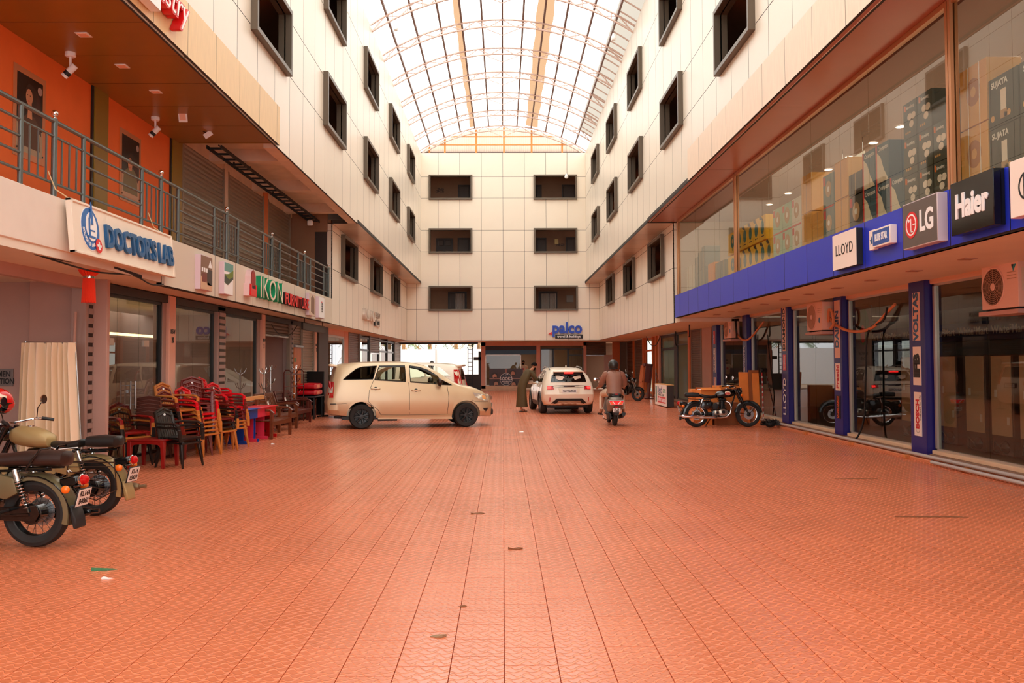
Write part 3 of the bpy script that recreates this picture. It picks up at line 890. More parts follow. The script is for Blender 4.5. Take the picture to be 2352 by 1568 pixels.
for nm, x0, x1 in (('stained_strip', -1.86, -1.62), ('stained_strip', 1.34, 1.98)):
    mb = MB(); mb.grid(lambda s_, t_: (x0 + (x1 - x0) * s_ + 0.05 * math.sin(t_ * 90) * (s_ - 0.5), -6 + 54.2 * t_, arch(x0 + (x1 - x0) * s_, 0.17)), 3, 120)
    mb.build(nm, m_stain, roof, fix=False)
mb = MB()
mb.grid(lambda s_, t_: (4.1 + 1.3 * s_, -6 + 51.5 * t_, arch(4.1 + 1.3 * s_, 0.16)), 4, 1)
mb.build('edge_sheet', sheet_mat('edge_sheet', (146, 140, 132), 0.0), roof, fix=False)
mb = MB(); mb.tube([(4.12, 0, arch(4.12, 0.1)), (4.5, 0, arch(4.5, 0.1)), (5.0, 0, arch(5.0, 0.1))], 0.03, 4); rme = mb.mesh('sheet_rib', m_truss, smooth=False)
for k in range(34): link('sheet_rib', rme, roof, (0, 14.0 + 0.93 * k, 0))
for x in (-4.15, -3.33, -2.42, -1.6, -0.8, 0.0, 0.82, 1.63, 2.45, 3.35, 4.15):
    mb = MB(); z = arch(x, 0.06); mb.box(x - 0.036, -6, z - 0.05, x + 0.036, 48.1, z + 0.05)
    mb.build('purlin', m_purl, roof, smooth=False)
TR = None
def truss():
    t = thing('truss', None, None); t.parent = roof
    xs = [-4.85 + 9.7 * k / 24 for k in range(25)]
    mb = MB(); mb.tube([(x, 0, arch(x)) for x in xs], 0.04, 6); mb.build('top_chord', m_truss, t)
    mb = MB(); mb.tube([(x, 0, arch(x) - 0.27) for x in xs], 0.036, 6); mb.build('bottom_chord', m_truss, t)
    mb = MB()
    n = 18
    for k in range(n):
        xa, xc = -4.7 + 9.4 * k / n, -4.7 + 9.4 * (k + 1) / n
        if k % 2 == 0:
            mb.cyl((xa, 0, arch(xa) - 0.27), (xc, 0, arch(xc)), 0.022, 5)
        else:
            mb.cyl((xa, 0, arch(xa)), (xc, 0, arch(xc) - 0.27), 0.022, 5)
        xm = (xa + xc) / 2
        mb.cyl((xm, 0, arch(xm) - 0.27), (xm, 0, arch(xm)), 0.016, 5)
    mb.build('web', m_truss, t)
    mb = MB(); mb.tube([(-0.75, 0, arch(0.75) - 0.29), (0, 0, arch(0) - 0.62), (0.75, 0, arch(0.75) - 0.29)], 0.018, 5); mb.build('stay', m_truss, t)
    return t
tr0 = truss(); tr0.location = (0, 48.0, 0)
for k in range(1, 14):
    d = dup(tr0, (0, 48.0 - 3 * k, 0)); d.parent = roof
# gable of ribbed translucent sheet on orange posts
mb = MB()
n = 150
vs = []; fs = []
for i in range(n + 1):
    x = -4.7 + 9.4 * i / n; dy = 0.02 * (1 if i % 2 else -1)
    vs += [(x, 48.3 + dy, 13.5), (x, 48.3 + dy, arch(x) - 0.02)]
for i in range(n): fs.append((2 * i, 2 * i + 2, 2 * i + 3, 2 * i + 1))
mb._add(vs, fs)
gab = struct(mb.build('wall_back_gable', m_gable, smooth=False, fix=False))
m_gpost = mat('gable_post', (226, 148, 72), 0.5)
for u in (986.5, 1022, 1093.5, 1157.5, 1221, 1291):
    x = onY(u, 330, 48.2).x
    mb = MB(); mb.box(x - 0.05, 48.14, 13.5, x + 0.05, 48.24, arch(x) - 0.05); mb.build('post', m_gpost, gab, smooth=False)
for z in (13.72, 14.15, 14.62):
    x = math.sqrt(max(0.1, RR ** 2 - (z - 15.2 + RR) ** 2)) - 0.1
    mb = MB(); mb.box(-x, 48.16, z - 0.03, x, 48.22, z + 0.03); mb.build('rail', m_purl if z < 14 else m_gpost, gab, smooth=False)

# ---- buildings continue behind the viewer (closes the courtyard for light and reflections)
mb = MB()
for s in (-1, 1):
    mb.box(s * XU, -7, ZF, s * 9, 7.44, 13.7); mb.box(s * 6.0, -7, 0, s * 9, 4.0, ZF)
mb.box(-9, 48.45, 13.6, 9, 52, 13.8)
for s in (-1, 1):
    mb.box(s * 6.9, 7.4, 9.3, s * 9.6, 50, 13.6)
struct(mb.build('wall_near', m_cream, smooth=False))

# ================================================================ SIGNS AND FIXTURES
m_red = mat('sign_red', (222, 20, 24), 0.35)
m_navy = mat('sign_navy', (24, 88, 140), 0.4)
m_medb = mat('emblem_blue', (30, 104, 180), 0.4)
m_green = mat('sign_green', (20, 150, 100), 0.4)
m_signw = mat('sign_white', (244, 232, 214), 0.4, noise=0.02, ns=3)
m_pal = mat('palco_blue', (24, 70, 190), 0.35)
def disc(name, r, m, par, c, t=0.004, sy=1.0, n=28, r0=0.0):
    """flat disc or ring facing local +Z"""
    mb = MB()
    if r0: prof = [(r0, 0), (r, 0), (r, t), (r0, t), (r0, 0)]
    else: prof = [(1e-4, 0), (r, 0), (r, t), (1e-4, t)]
    mb.lathe(prof, n, mx=MX.Diagonal((1, sy, 1, 1)))
    return mb.build(name, m, par, c)
def plate(name, x0, y0, x1, y1, m, par, z=0.0, t=0.003, bevel=0.0):
    mb = MB(); mb.box(x0, y0, z, x1, y1, z + t); return mb.build(name, m, par, smooth=False, bevel=bevel)
def shape(name, pts, m, par, z=0.0, t=0.003):
    mb = MB(); mb.prism(pts, 'z', z, z + t); return mb.build(name, m, par, smooth=False)
LOCAL = (0, 0, 0)
def holder(name, label, cat, loc, rot, group=None):
    t = thing(name, label, cat, loc, 0, group); t.rotation_euler = rot; return t

# -- laboratory sign, hung from the railing and tilted forward
Lw, Lh = 3.22, 0.68
t = holder('hanging_sign', 'cream laboratory sign with blue letters and microscope emblem tied to railing', 'sign', (-5.3, 10.5, 3.10), (PI / 2 - 0.1, 0, PI / 2))
mb = MB(); mb.box(0.006, 0.006, -0.06, Lw - 0.006, Lh - 0.006, 0); mb.build('board', m_signw, t, bevel=0.006)
mb = MB()
for a in ((0, 0, Lw, 0.03), (0, Lh - 0.03, Lw, Lh), (0, 0, 0.05, Lh), (Lw - 0.05, 0, Lw, Lh)): mb.box(a[0], a[1], -0.05, a[2], a[3], 0.018)
mb.build('frame', m_signw, t, bevel=0.003)
text("DOCTOR'S LAB", 0.42, m_navy, t, (2.0, 0.31, 0.022), LOCAL, 0.02, 0.012, sx=0.78, sp=1.02)
e = link('emblem', None, t, (0.47, 0.36, 0.0))
E0 = 0.235
disc('ring', E0 + 0.012, m_wht, e, (0, 0, 0.002), sy=1.16); disc('blue_disc', E0, m_medb, e, (0, 0, 0.007), sy=1.16); disc('white_disc', 0.145, m_wht, e, (0.02, 0.03, 0.012), sy=1.3)
mb = MB(); mb.box(-0.09, -0.12, 0.017, 0.1, -0.09, 0.021); mb.box(-0.07, -0.09, 0.017, -0.02, -0.02, 0.021); mb.box(-0.04, -0.03, 0.017, 0.1, -0.012, 0.021)
mb.prism([(-0.07, -0.02), (-0.03, -0.02), (-0.01, 0.12), (0.05, 0.22), (0.02, 0.25), (-0.05, 0.13)], 'z', 0.017, 0.021)
mb.prism([(0.0, 0.06), (0.06, 0.06), (0.06, 0.33), (0.035, 0.36), (0.02, 0.33), (0.02, 0.12)], 'z', 0.018, 0.024); mb.build('microscope', m_medb, e, smooth=False)
disc('cross_disc', 0.085, m_red, e, (0.17, -0.2, 0.02), sy=1.1)
mb = MB(); mb.box(0.155, -0.255, 0.026, 0.185, -0.145, 0.029); mb.box(0.115, -0.215, 0.026, 0.225, -0.185, 0.029); mb.build('cross', m_wht, e, smooth=False)
for k, ch in enumerate("DOCTOR'S LAB"):
    a = R(186 + k * 9.6); text(ch, 0.06, m_wht, e, (0.19 * math.cos(a), 0.215 * math.sin(a), 0.013), (0, 0, a + PI / 2), 0.001, 0.002)
for y in (0.02, 2.95):
    mb = MB(); mb.tube([(y, Lh, -0.02), (y - 0.1, Lh + 0.1, -0.12), (y - 0.16, Lh + 0.32, -0.16)], 0.008, 6); mb.build('rope', mat('rope', (220, 196, 150), 0.9), t)

# -- furniture shop sign
def board(nm, label, u0, u1, vt, vb, kind):
    a = onX(u0, vb, -5.36); b = onX(u1, vt, -5.36); h = 0.62
    zc = (onX(u0, (vt + vb) / 2, -5.36).z)
    t = holder(nm, label, 'picture board', (-XL, a.y, zc - h / 2), FACE_L, 'picture boards on the furniture fascia')
    w_ = b.y - a.y
    mb = MB(); mb.box(0, 0, 0, w_, h, 0.1); mb.build('box', mat('board_edge', (224, 200, 210), 0.45), t, bevel=0.004)
    z = 0.1
    if kind == 0:
        plate('print', 0.01, 0.01, w_ - 0.01, h - 0.01, mat('print_brown', (136, 104, 84), 0.5), t, z)
        shape('print_floor', [(0.01, 0.01), (w_ - 0.01, 0.01), (w_ - 0.01, 0.1), (0.01, 0.24)], mat('print_tan', (214, 174, 140), 0.5), t, z + 0.003)
        plate('print_shade', w_ * 0.55, 0.1, w_ - 0.01, h * 0.62, mat('print_dark', (66, 56, 52), 0.5), t, z + 0.003)
        plate('print_sofa', 0.06, 0.14, w_ * 0.5, 0.3, mat('print_maroon', (120, 60, 50), 0.5), t, z + 0.006)
        shape('print_triangle', [(w_ * 0.62, h - 0.2), (w_ - 0.03, h - 0.2), (w_ * 0.8, h - 0.06)], m_wht, t, z + 0.006)
        for k in range(3): plate('print_frame', 0.04 + 0.11 * k, h * 0.52, 0.11 + 0.11 * k, h * 0.64, m_wht, t, z + 0.006)
    elif kind == 1:
        plate('print', 0.01, 0.01, w_ - 0.01, h - 0.01, m_wht, t, z)
        plate('print_teal', 0.01, h * 0.72, w_ - 0.01, h - 0.01, mat('print_teal', (104, 160, 150), 0.5), t, z + 0.003)
        shape('print_green', [(0.01, h * 0.6), (w_ * 0.5, h * 0.66), (w_ - 0.01, h * 0.8), (w_ - 0.01, h * 0.6), (w_ * 0.5, h * 0.48)], mat('print_olive', (110, 130, 40), 0.5), t, z + 0.006)
        shape('print_bed', [(0.01, h * 0.36), (w_ * 0.4, h * 0.3), (w_ - 0.01, h * 0.52), (w_ - 0.01, h * 0.66), (0.01, h * 0.62)], mat('print_darkgreen', (60, 72, 60), 0.5), t, z + 0.005)
    elif kind == 2:
        plate('print', 0.01, 0.01, w_ - 0.01, h - 0.01, mat('print_sand', (214, 190, 170), 0.5), t, z)
        shape('print_door', [(w_ * 0.3, 0.1), (w_ * 0.85, 0.04), (w_ * 0.85, h * 0.8), (w_ * 0.58, h * 0.93), (w_ * 0.3, h * 0.8)], mat('print_brown', (136, 104, 84)), t, z + 0.003)
    else:
        plate('print', 0.01, 0.01, w_ - 0.01, h - 0.01, m_wht, t, z)
        for k in range(4): disc('print_urn', 0.08 - 0.012 * abs(k - 1.5), mat('print_dark', (66, 56, 52)), t, (w_ * 0.55, 0.2 + k * 0.075, z + 0.003), 0.002, 0.5)
        disc('print_flower', 0.06, m_red, t, (w_ * 0.5, 0.47, z + 0.003), 0.002, 0.4)
board('picture_board', 'brown room picture board, nearest to the laboratory sign', 459, 486.5, 585, 661, 0)
board('picture_board', 'white picture board with green bed beside the red armchair emblem', 513, 534.5, 600, 674, 1)
board('picture_board', 'sand coloured arch picture board right after the red shop letters', 709, 723, 673, 722, 2)
board('picture_board', 'white urn picture board, last before the window wing', 731.5, 744.5, 681, 728, 3)
p0 = onX(560, 660, -XL)
t = holder('armchair_emblem', 'raised red armchair emblem before the green shop letters', 'emblem', (-XL, p0.y - 0.02, 3.14), FACE_L)
def arm_prof(k): return [(0.03 * k, 0.0), (0.46 - 0.0 * k, 0.0), (0.48, 0.26), (0.42, 0.27), (0.41, 0.42), (0.36, 0.53), (0.26, 0.575), (0.16, 0.53), (0.1, 0.42), (0.09, 0.27), (0.02, 0.26)]
mb = MB(); mb.prism([(x - 0.01, y) for x, y in arm_prof(0)], 'z', 0, 0.12); mb.build('backing', mat('emblem_cream', (236, 200, 200), 0.4), t, smooth=False)
mb = MB(); mb.prism([(0.11, 0.2), (0.41, 0.2), (0.41, 0.42), (0.36, 0.52), (0.26, 0.565), (0.16, 0.52), (0.11, 0.42)], 'z', 0.12, 0.135); mb.build('back_cushion', mat('emblem_maroon', (140, 34, 32), 0.4), t, smooth=False)
for k in range(4): plate('channel', 0.15 + 0.06 * k, 0.22, 0.165 + 0.06 * k, 0.5, mat('emblem_red2', (190, 50, 44), 0.4), t, 0.135)
mb = MB(); mb.prism([(0.02, 0.0), (0.46, 0.0), (0.47, 0.25), (0.41, 0.26), (0.39, 0.16), (0.13, 0.16), (0.1, 0.26), (0.03, 0.25)], 'z', 0.12, 0.15); mb.build('seat', m_red, t, smooth=False, bevel=0.01)
shape('shade', [(0.13, 0.16), (0.39, 0.16), (0.39, 0.21), (0.3, 0.24), (0.24, 0.2), (0.14, 0.24)], m_blk, t, 0.135)
a, b = onX(586, 690, -XL), onX(642, 650, -XL)
t = holder('letter_sign', 'cream shop letters edged in green beside armchair emblem', 'sign', (-XL, (a.y + b.y) / 2, 3.38), FACE_L)
w_ = b.y - a.y
text('IKON', 0.68, m_green, t, (0, 0, 0.05), LOCAL, 0.05, 0.01, sx=w_ / 1.78, sp=1.05)
text('IKON', 0.68, mat('letter_cream', (246, 226, 206), 0.4), t, (0, 0, 0.075), LOCAL, 0.03, -0.006, sx=w_ / 1.78, sp=1.05)
a, b = onX(646, 700, -XL), onX(700.5, 700, -XL)
t = holder('letter_sign', 'red shop letters with black sides after the green letters', 'sign', (-XL, (a.y + b.y) / 2, 3.3), FACE_L)
text('FURNITURE', 0.4, m_blk, t, (0, 0, 0.05), LOCAL, 0.05, 0.008, sx=(b.y - a.y) / 2.05)
text('FURNITURE', 0.4, m_red, t, (0, 0, 0.104), LOCAL, 0.004, 0.008, sx=(b.y - a.y) / 2.05)
a = onX(851, 729, -XL)
t = holder('letter_sign', 'white and chrome lodge letters on the window wing', 'sign', (-XL, a.y, a.z), FACE_L)
text('KLAND', 0.62, mat('letter_steel', (226, 214, 200), 0.3, metal=0.3), t, (-0.7, 0.02, 0.06), LOCAL, 0.06, 0.004, sx=1.3)
text('RESIDENCY', 0.3, m_alu, t, (1.55, 0.16, 0.04), LOCAL, 0.04, 0.003, sx=0.9)
plate('board', 0.8, -0.3, 1.2, -0.02, m_blk, t, 0.0, 0.06); plate('board', 1.25, -0.3, 2.3, -0.02, m_alu, t, 0.0, 0.06); text('LODGE', 0.22, m_blk, t, (1.78, -0.16, 0.065), LOCAL, 0.004, 0.003)
# salon sign on the tan board, mostly above the frame
a = onX(352, 36, -4.55)
t = holder('salon_sign', 'white salon board with thin letters on the tan board', 'sign', (-4.59, a.y, 6.3), FACE_L)
mb = MB(); mb.box(-1.9, 0.0, 0, 0.0, 0.36, 0.14); mb.build('box', m_wht, t, bevel=0.01)
text('SALON', 0.2, mat('letter_grey', (150, 140, 130), 0.5), t, (-0.1, 0.19, 0.143), LOCAL, 0.003, 0.0, align='RIGHT', sp=1.25)
a = onX(413, 66, -4.55)
t = holder('salon_lettering', 'red script letters with white faces on the tan board', 'sign', (-4.59, a.y - 0.0, a.z + 0.16), FACE_L)
text('Artistry', 0.52, m_red, t, (0.02, 0.03, 0.07), LOCAL, 0.07, 0.02, align='RIGHT', shear=0.25)
text('Artistry', 0.52, m_wht, t, (0.02, 0.03, 0.145), LOCAL, 0.004, -0.004, align='RIGHT', shear=0.25)

# -- end wall: travel shop sign
a, b = onY(1259, 760, YB), onY(1342, 760, YB)
t = holder('letter_sign', 'blue travel shop letters over black strip on end wall', 'sign', ((a.x + b.x) / 2, YB, onY(1300, 756, YB).z), FACE_B)
text('palco', 0.86, m_pal, t, (0.05, 0.05, 0.05), LOCAL, 0.05, 0.028, sx=(b.x - a.x) / 2.22)
shape('red_tail', [(-1.02, -0.26), (-0.8, -0.3), (-0.82, -0.14)], m_red, t, 0.0, 0.1)
mb = MB(); mb.box(-0.62, -0.52, 0, 0.92, -0.3, 0.06); mb.build('strip', m_blk, t, smooth=False)
text('travel & holidays', 0.2, m_wht, t, (0.15, -0.41, 0.062), LOCAL, 0.004, 0.004, sx=0.98)

# -- fascia signs of the appliance shop (face -X)
def rsign(label, u0, u1, vb0, h, th, m, side=None, name='brand_sign', bevel=0.006):
    """box sign on the blue fascia from pixel column u0 (far) to u1 (near); vb0 = row of its far lower corner"""
    X = XL - th
    f_, n_ = onX(u0, vb0, X), onX(u1, vb0, X)
    t = holder(name, label, 'sign', (XL, f_.y, f_.z), FACE_R)
    w_ = f_.y - n_.y
    mb = MB(); mb.box(0, 0, 0, w_, h, th); mb.build('box', m, t, bevel=bevel)
    return t, w_
m_sw = mat('box_white', (250, 238, 228), 0.4)
t, w_ = rsign('white square sign with thin black letters on blue fascia', 1913.5, 1968, 622, 0.56, 0.1, m_blk)
plate('face', 0, 0, w_, 0.56, m_sw, t, 0.1)
text('LLOYD', 0.24, m_blk, t, (w_ / 2, 0.29, 0.104), LOCAL, 0.003, 0.0, sx=w_ / 1.0 * 0.92, sp=1.1)
t, w_ = rsign('small blue strip sign with star box on fascia', 2004, 2045, 570, 0.26, 0.1, m_sw)
plate('face', 0.02, 0.025, w_ - 0.02, 0.235, mat('strip_blue', (40, 84, 170), 0.4), t, 0.1)
text('BLUE STAR', 0.14, m_wht, t, (w_ / 2, 0.13, 0.104), LOCAL, 0.003, 0.004, sx=w_ / 1.0)
mb = MB(); mb.box(-0.2, -0.01, 0, -0.02, 0.28, 0.06); mb.build('star_box', m_sw, t, bevel=0.004)
mb = MB(); pts = []
for k in range(10):
    r = 0.07 if k % 2 == 0 else 0.03; th = PI / 2 + k * PI / 5; pts.append((-0.11 + r * math.cos(th), 0.12 + r * math.sin(th)))
mb.prism(pts, 'z', 0.06, 0.064); mb.build('star', m_navy, t, smooth=False)
t, w_ = rsign('grey sign with red round face emblem and white letters', 2075, 2155, 575, 0.6, 0.13, mat('sign_side_grey', (206, 192, 196), 0.4))
plate('face', 0.015, 0.015, w_ - 0.015, 0.585, mat('sign_grey', (96, 86, 80), 0.4), t, 0.13)
disc('emblem', 0.165, m_red, t, (0.24, 0.3, 0.133), sy=1.05)
disc('emblem_ring', 0.135, m_wht, t, (0.24, 0.3, 0.138), 0.002, 1.05, r0=0.115)
mb = MB(); mb.box(0.235, 0.2, 0.14, 0.25, 0.38, 0.143); mb.box(0.235, 0.2, 0.14, 0.29, 0.215, 0.143); mb.box(0.29, 0.29, 0.14, 0.37, 0.305, 0.143); mb.build('emblem_lines', m_wht, t, smooth=False)
disc('emblem_eye', 0.02, m_wht, t, (0.185, 0.36, 0.139), 0.002)
text('LG', 0.37, m_wht, t, (0.63, 0.3, 0.134), LOCAL, 0.004, 0.012, sx=0.8)
t, w_ = rsign('glossy black sign with rounded white letters', 2185, 2284, 543, 0.62, 0.13, mat('gloss_black', (16, 14, 14), 0.12))
text('Haier', 0.38, m_wht, t, (w_ / 2, 0.31, 0.134), LOCAL, 0.008, 0.014, sx=w_ / 1.13)
t, w_ = rsign('white sign with round anchor emblem cut by the picture edge', 2321, 2420, 503, 0.6, 0.12, m_sw)
disc('emblem', 0.15, m_blk, t, (0.3, 0.3, 0.121), 0.003, r0=0.128); 
mb = MB(); mb.box(0.24, 0.18, 0.121, 0.262, 0.42, 0.125); mb.box(0.338, 0.18, 0.121, 0.36, 0.42, 0.125); mb.box(0.24, 0.29, 0.121, 0.36, 0.312, 0.125); mb.build('emblem_lines', m_blk, t, smooth=False)
text('BOSCH', 0.3, m_red, t, (0.52, 0.3, 0.122), LOCAL, 0.004, 0.008, align='LEFT')

# -- vertical strips on the blue pillars
MV = MX(((0, 0, -1), (0, 1, 0), (1, 0, 0)))           # local x = up, y = away along the lane, z = towards the lane
EV = MV.to_euler()
def vstrip(i, s_, vt, vb, u, m, mt, size, sx=1.0, bold=0.004, w_=0.3, label=None):
    a, b = BRP[i]; X = XR - 0.16; yc = (a + b) / 2
    zt, zb = onX(u, vt, X).z, onX(u, vb, X).z
    t = holder('pillar_sign', label, 'sign', (X, yc, zb), EV)
    if m is not None:
        plate('board', 0, -w_ / 2, zt - zb, w_ / 2, m, t, 0, 0.012)
    o = text(s_, size, mt, t, ((zt - zb) / 2, 0, 0.014), LOCAL, 0.002, bold, sx=sx)
    return t
m_sgr = mat('letter_red', (206, 30, 40), 0.4)
vstrip(0, 'VOLTAS', 672, 782, 2103, mat('strip_peach', (240, 196, 176), 0.45), m_navy, 0.24, 0.98, 0.01, 0.26, 'pale vertical brand strip with slanted navy letters, top of nearest blue pillar')
vstrip(0, 'IFB', 796, 884, 2104, m_sw, m_blk, 0.28, 1.15, 0.02, 0.28, 'white vertical brand strip with heavy black letters, middle of nearest blue pillar')
t = vstrip(0, 'BOSCH', 900, 1000, 2106, m_sw, m_sgr, 0.16, 1.0, 0.008, 0.26, 'white vertical brand strip with red letters and ring, foot of nearest blue pillar')
disc('ring_mark', 0.07, m_alu, t, (0.12, 0, 0.013), 0.002, r0=0.055); text('Invented for life', 0.07, m_blk, t, (0.5, -0.09, 0.014), LOCAL, 0.001)
vstrip(1, 'DAIKIN', 690, 822, 1922, mat('strip_peach', (240, 196, 176)), mat('letter_blue', (30, 90, 150), 0.4), 0.26, 0.95, 0.01, 0.3, 'pale vertical brand strip partly behind air conditioner on second blue pillar')
vstrip(1, 'Preethi', 834, 896, 1922, m_sw, m_sgr, 0.17, 1.05, 0.006, 0.26, 'white vertical brand strip with red letters on second blue pillar')
vstrip(1, 'V-GUARD', 908, 960, 1922, mat('strip_black', (40, 24, 20), 0.4), mat('letter_orange', (214, 90, 50), 0.4), 0.11, 1.0, 0.004, 0.24, 'black vertical brand strip with orange letters on second blue pillar')
vstrip(2, 'DIAMOND', 706, 806, 1799, mat('strip_peach', (240, 196, 176)), m_blk, 0.24, 0.95, 0.006, 0.24, 'pale vertical brand strip on third blue pillar')
vstrip(2, 'symphony', 814, 850, 1800, m_red, m_wht, 0.09, 1.0, 0.003, 0.22, 'short red vertical brand strip on third blue pillar')
vstrip(2, 'LLOYD', 868, 952, 1803, None, m_wht, 0.3, 1.05, 0.004, 0.3, 'large white letters running up third blue pillar')
vstrip(3, 'KELVINATOR', 792, 862, 1711, None, m_wht, 0.14, 1.0, 0.004, 0.2, 'white letters running up narrow fourth blue pillar')
vstrip(4, 'SAMSUNG', 799, 855, 1641, m_sw, m_navy, 0.2, 1.0, 0.008, 0.24, 'white vertical brand strip with navy letters on farthest blue pillar')
vstrip(4, 'HITACHI', 866, 905, 1641, m_sw, m_sgr, 0.15, 1.0, 0.006, 0.22, 'white vertical brand strip with red letters behind the parked motorcycle')
vstrip(4, 'LG', 760, 790, 1641, m_red, m_wht, 0.14, 1.0, 0.004, 0.2, 'short red strip at the top of the farthest blue pillar')

# -- railing of the left terrace
XRL = -5.55
rl = thing('terrace_railing', 'grey tubular terrace railing with chrome balls above shop signs', 'railing', (0, 0, 0))
Z0, ZT = 3.76, 4.72
mains = [10.48, 13.75, 17.02, 20.35, 23.68, 26.95]
def rb(name, p0, p1, r, m=m_railm, n=8):
    mb = MB(); mb.cyl(p0, p1, r, n); return mb.build(name, m, rl)
rb('handrail', (XRL, 6, ZT), (XRL, 27.05, ZT), 0.028)
sides = []
for y in mains + [7.2]:
    rb('post', (XRL, y, Z0), (XRL, y, ZT + 0.03), 0.036 if y != 7.2 else 0.03, n=12)
    mb = MB(); mb.sph((XRL, y, ZT + 0.1), 0.042, 14, 10); mb.lathe([(0.012, ZT + 0.02), (0.03, ZT + 0.035), (0.03, ZT + 0.045), (0.014, ZT + 0.06)], 12, (XRL, y, 0)); mb.build('finial', m_chrome, rl)
    for dy in (-0.73, 0.73):
        if y + dy < 27:
            rb('post', (XRL, y + dy, Z0), (XRL, y + dy, ZT), 0.03, n=10); sides.append(y + dy)
        s_ = 1 if dy > 0 else -1
        if y + dy < 27:
            for z in (ZT - 0.19, Z0 + 0.19): rb('rail', (XRL, y, z), (XRL, y + dy, z), 0.017)
            for k in (1, 2, 3): rb('baluster', (XRL, y + dy * k / 4, Z0 + 0.19), (XRL, y + dy * k / 4, ZT - 0.19), 0.014, n=6)
sides.sort()
for a, b in zip(sides[:-1], sides[1:]):
    if b - a > 1.55:
        for z in (ZT - 0.19, ZT - 0.38, ZT - 0.57, Z0 + 0.19): rb('rail', (XRL, a, z), (XRL, b, z), 0.017)

# -- salon terrace: posters, spot lamps, square lamps
def poster(label, u0, u1, vt, vb, k):
    a, b = onX(u0, vt, XW), onX(u1, vb, XW)
    z1, z0 = 5.82, 4.66
    w_ = b.y - a.y
    t = holder('poster', label, 'poster', (XW, a.y, z0), FACE_L, 'salon posters')
    mb = MB(); mb.box(-0.06, -0.06, 0.004, w_ + 0.06, z1 - z0 + 0.05, 0.012); mb.build('backing', mat('poster_backing', (206, 130, 84), 0.35), t, smooth=False)
    H = z1 - z0
    plate('print', 0.02, H * 0.36, w_ - 0.02, H - 0.04, mat('poster_black', (30, 20, 18), 0.3), t, 0.012)
    plate('print_low', 0.02, 0.03, w_ - 0.02, H * 0.36, mat('poster_low%d' % k, ((176, 150, 120), (196, 150, 120))[k], 0.35), t, 0.012)
    sk = mat('poster_skin', (214, 150, 112), 0.5); hr = mat('poster_hair', (58, 34, 26), 0.5); dr = mat('poster_dress%d' % k, ((96, 66, 50), (128, 116, 86))[k], 0.5)
    cx, cy = w_ * 0.5, H * (0.72 if k == 0 else 0.55)
    disc('print_hair', 0.15, hr, t, (cx + 0.02, cy, 0.015), 0.001, 1.35)
    shape('print_dress', [(0.06, H * 0.1), (w_ - 0.08, H * 0.1), (w_ - 0.12, H * 0.42), (cx + 0.1, H * 0.5), (cx - 0.08, H * 0.5), (0.1, H * 0.4)], dr, t, 0.0155, 0.001)
    shape('print_neck', [(cx - 0.07, H * 0.46), (cx + 0.05, H * 0.46), (cx + 0.03, cy - 0.05), (cx - 0.05, cy - 0.05)], sk, t, 0.017, 0.001)
    disc('print_face', 0.085, sk, t, (cx - 0.03, cy, 0.0175), 0.001, 1.35)
    for dx in (-0.075, -0.01): disc('print_eye', 0.013, hr, t, (cx + dx, cy + 0.02, 0.019), 0.001, 0.6)
    disc('print_lips', 0.018, m_red, t, (cx - 0.045, cy - 0.06, 0.019), 0.001, 0.5)
    shape('print_shawl', [(cx + 0.02, cy + 0.2), (w_ - 0.1, cy + 0.05), (w_ - 0.05, H * 0.3), (cx + 0.12, H * 0.4)], mat('poster_shawl', (74, 40, 34), 0.5), t, 0.0145, 0.001)
    disc('print_spot', 0.06, mat('poster_spot', (180, 150, 140), 0.5), t, (w_ - 0.1, H * 0.86, 0.0165), 0.001)
    for x in (0.02, w_ - 0.02):
        disc('pin', 0.012, m_blk, t, (x, 0.06, 0.02), 0.008)
poster('bridal portrait poster on orange wall, nearer one with pale lower part', 36, 96, 155, 345, 0)
poster('bridal portrait poster on orange wall, farther one beside dark pilaster', 278, 318, 300, 460, 1)
def spot(u, v, label, ang):
    p = onZ(u, v, 6.265)
    t = thing('spotlight', label, 'spotlight', p, 0, 'spotlights under the salon soffit')
    mb = MB(); mb.lathe([(1e-3, 0), (0.075, 0), (0.075, -0.05), (0.06, -0.065), (1e-3, -0.065)], 16); mb.build('canopy', m_wht, t)
    mb = MB(); mb.cyl((0, 0, -0.06), (0, 0, -0.22), 0.018); mb.build('stem', m_wht, t)
    h = link('head', None, t, (0, 0, -0.26), (0, R(ang), 0))
    mb = MB(); mb.cyl((0, 0, 0.1), (0, 0, -0.03), 0.05, 16); mb.build('head_rear', m_wht, h)
    mb = MB(); mb.cyl((0, 0, -0.03), (0, 0, -0.09), 0.051, 16); mb.build('band', m_blk, h)
    mb = MB(); mb.cyl((0, 0, -0.09), (0, 0, -0.13), 0.05, 16); mb.build('head_front', m_wht, h)
spot(162, 121, 'white spotlight on stem over the nearer bridal poster', 45)
spot(357, 269, 'white spotlight on stem over the farther bridal poster', 45)
for i, (u, v) in enumerate(((192, 79), (281, 151), (358, 210))):
    p = onZ(u, v, 6.265)
    t = thing('square_downlight', 'small square recessed lamp in bronze soffit, %s from the salon sign' % ORD[i], 'downlight', p, 0, 'square lamps in the bronze soffit')
    mb = MB(); mb.box(-0.085, -0.085, -0.012, 0.085, 0.085, 0.0); mb.build('frame', m_wht, t, bevel=0.003)
    mb = MB(); mb.box(-0.06, -0.06, -0.016, 0.06, 0.06, -0.01); mb.build('lens', mat('lamp_pink', (250, 196, 168), 0.3), t)
p = onZ(420, 262, 6.265)
t = thing('square_downlight', 'loose square lamp hanging out of the bronze soffit', 'downlight', p, 0, 'square lamps in the bronze soffit')
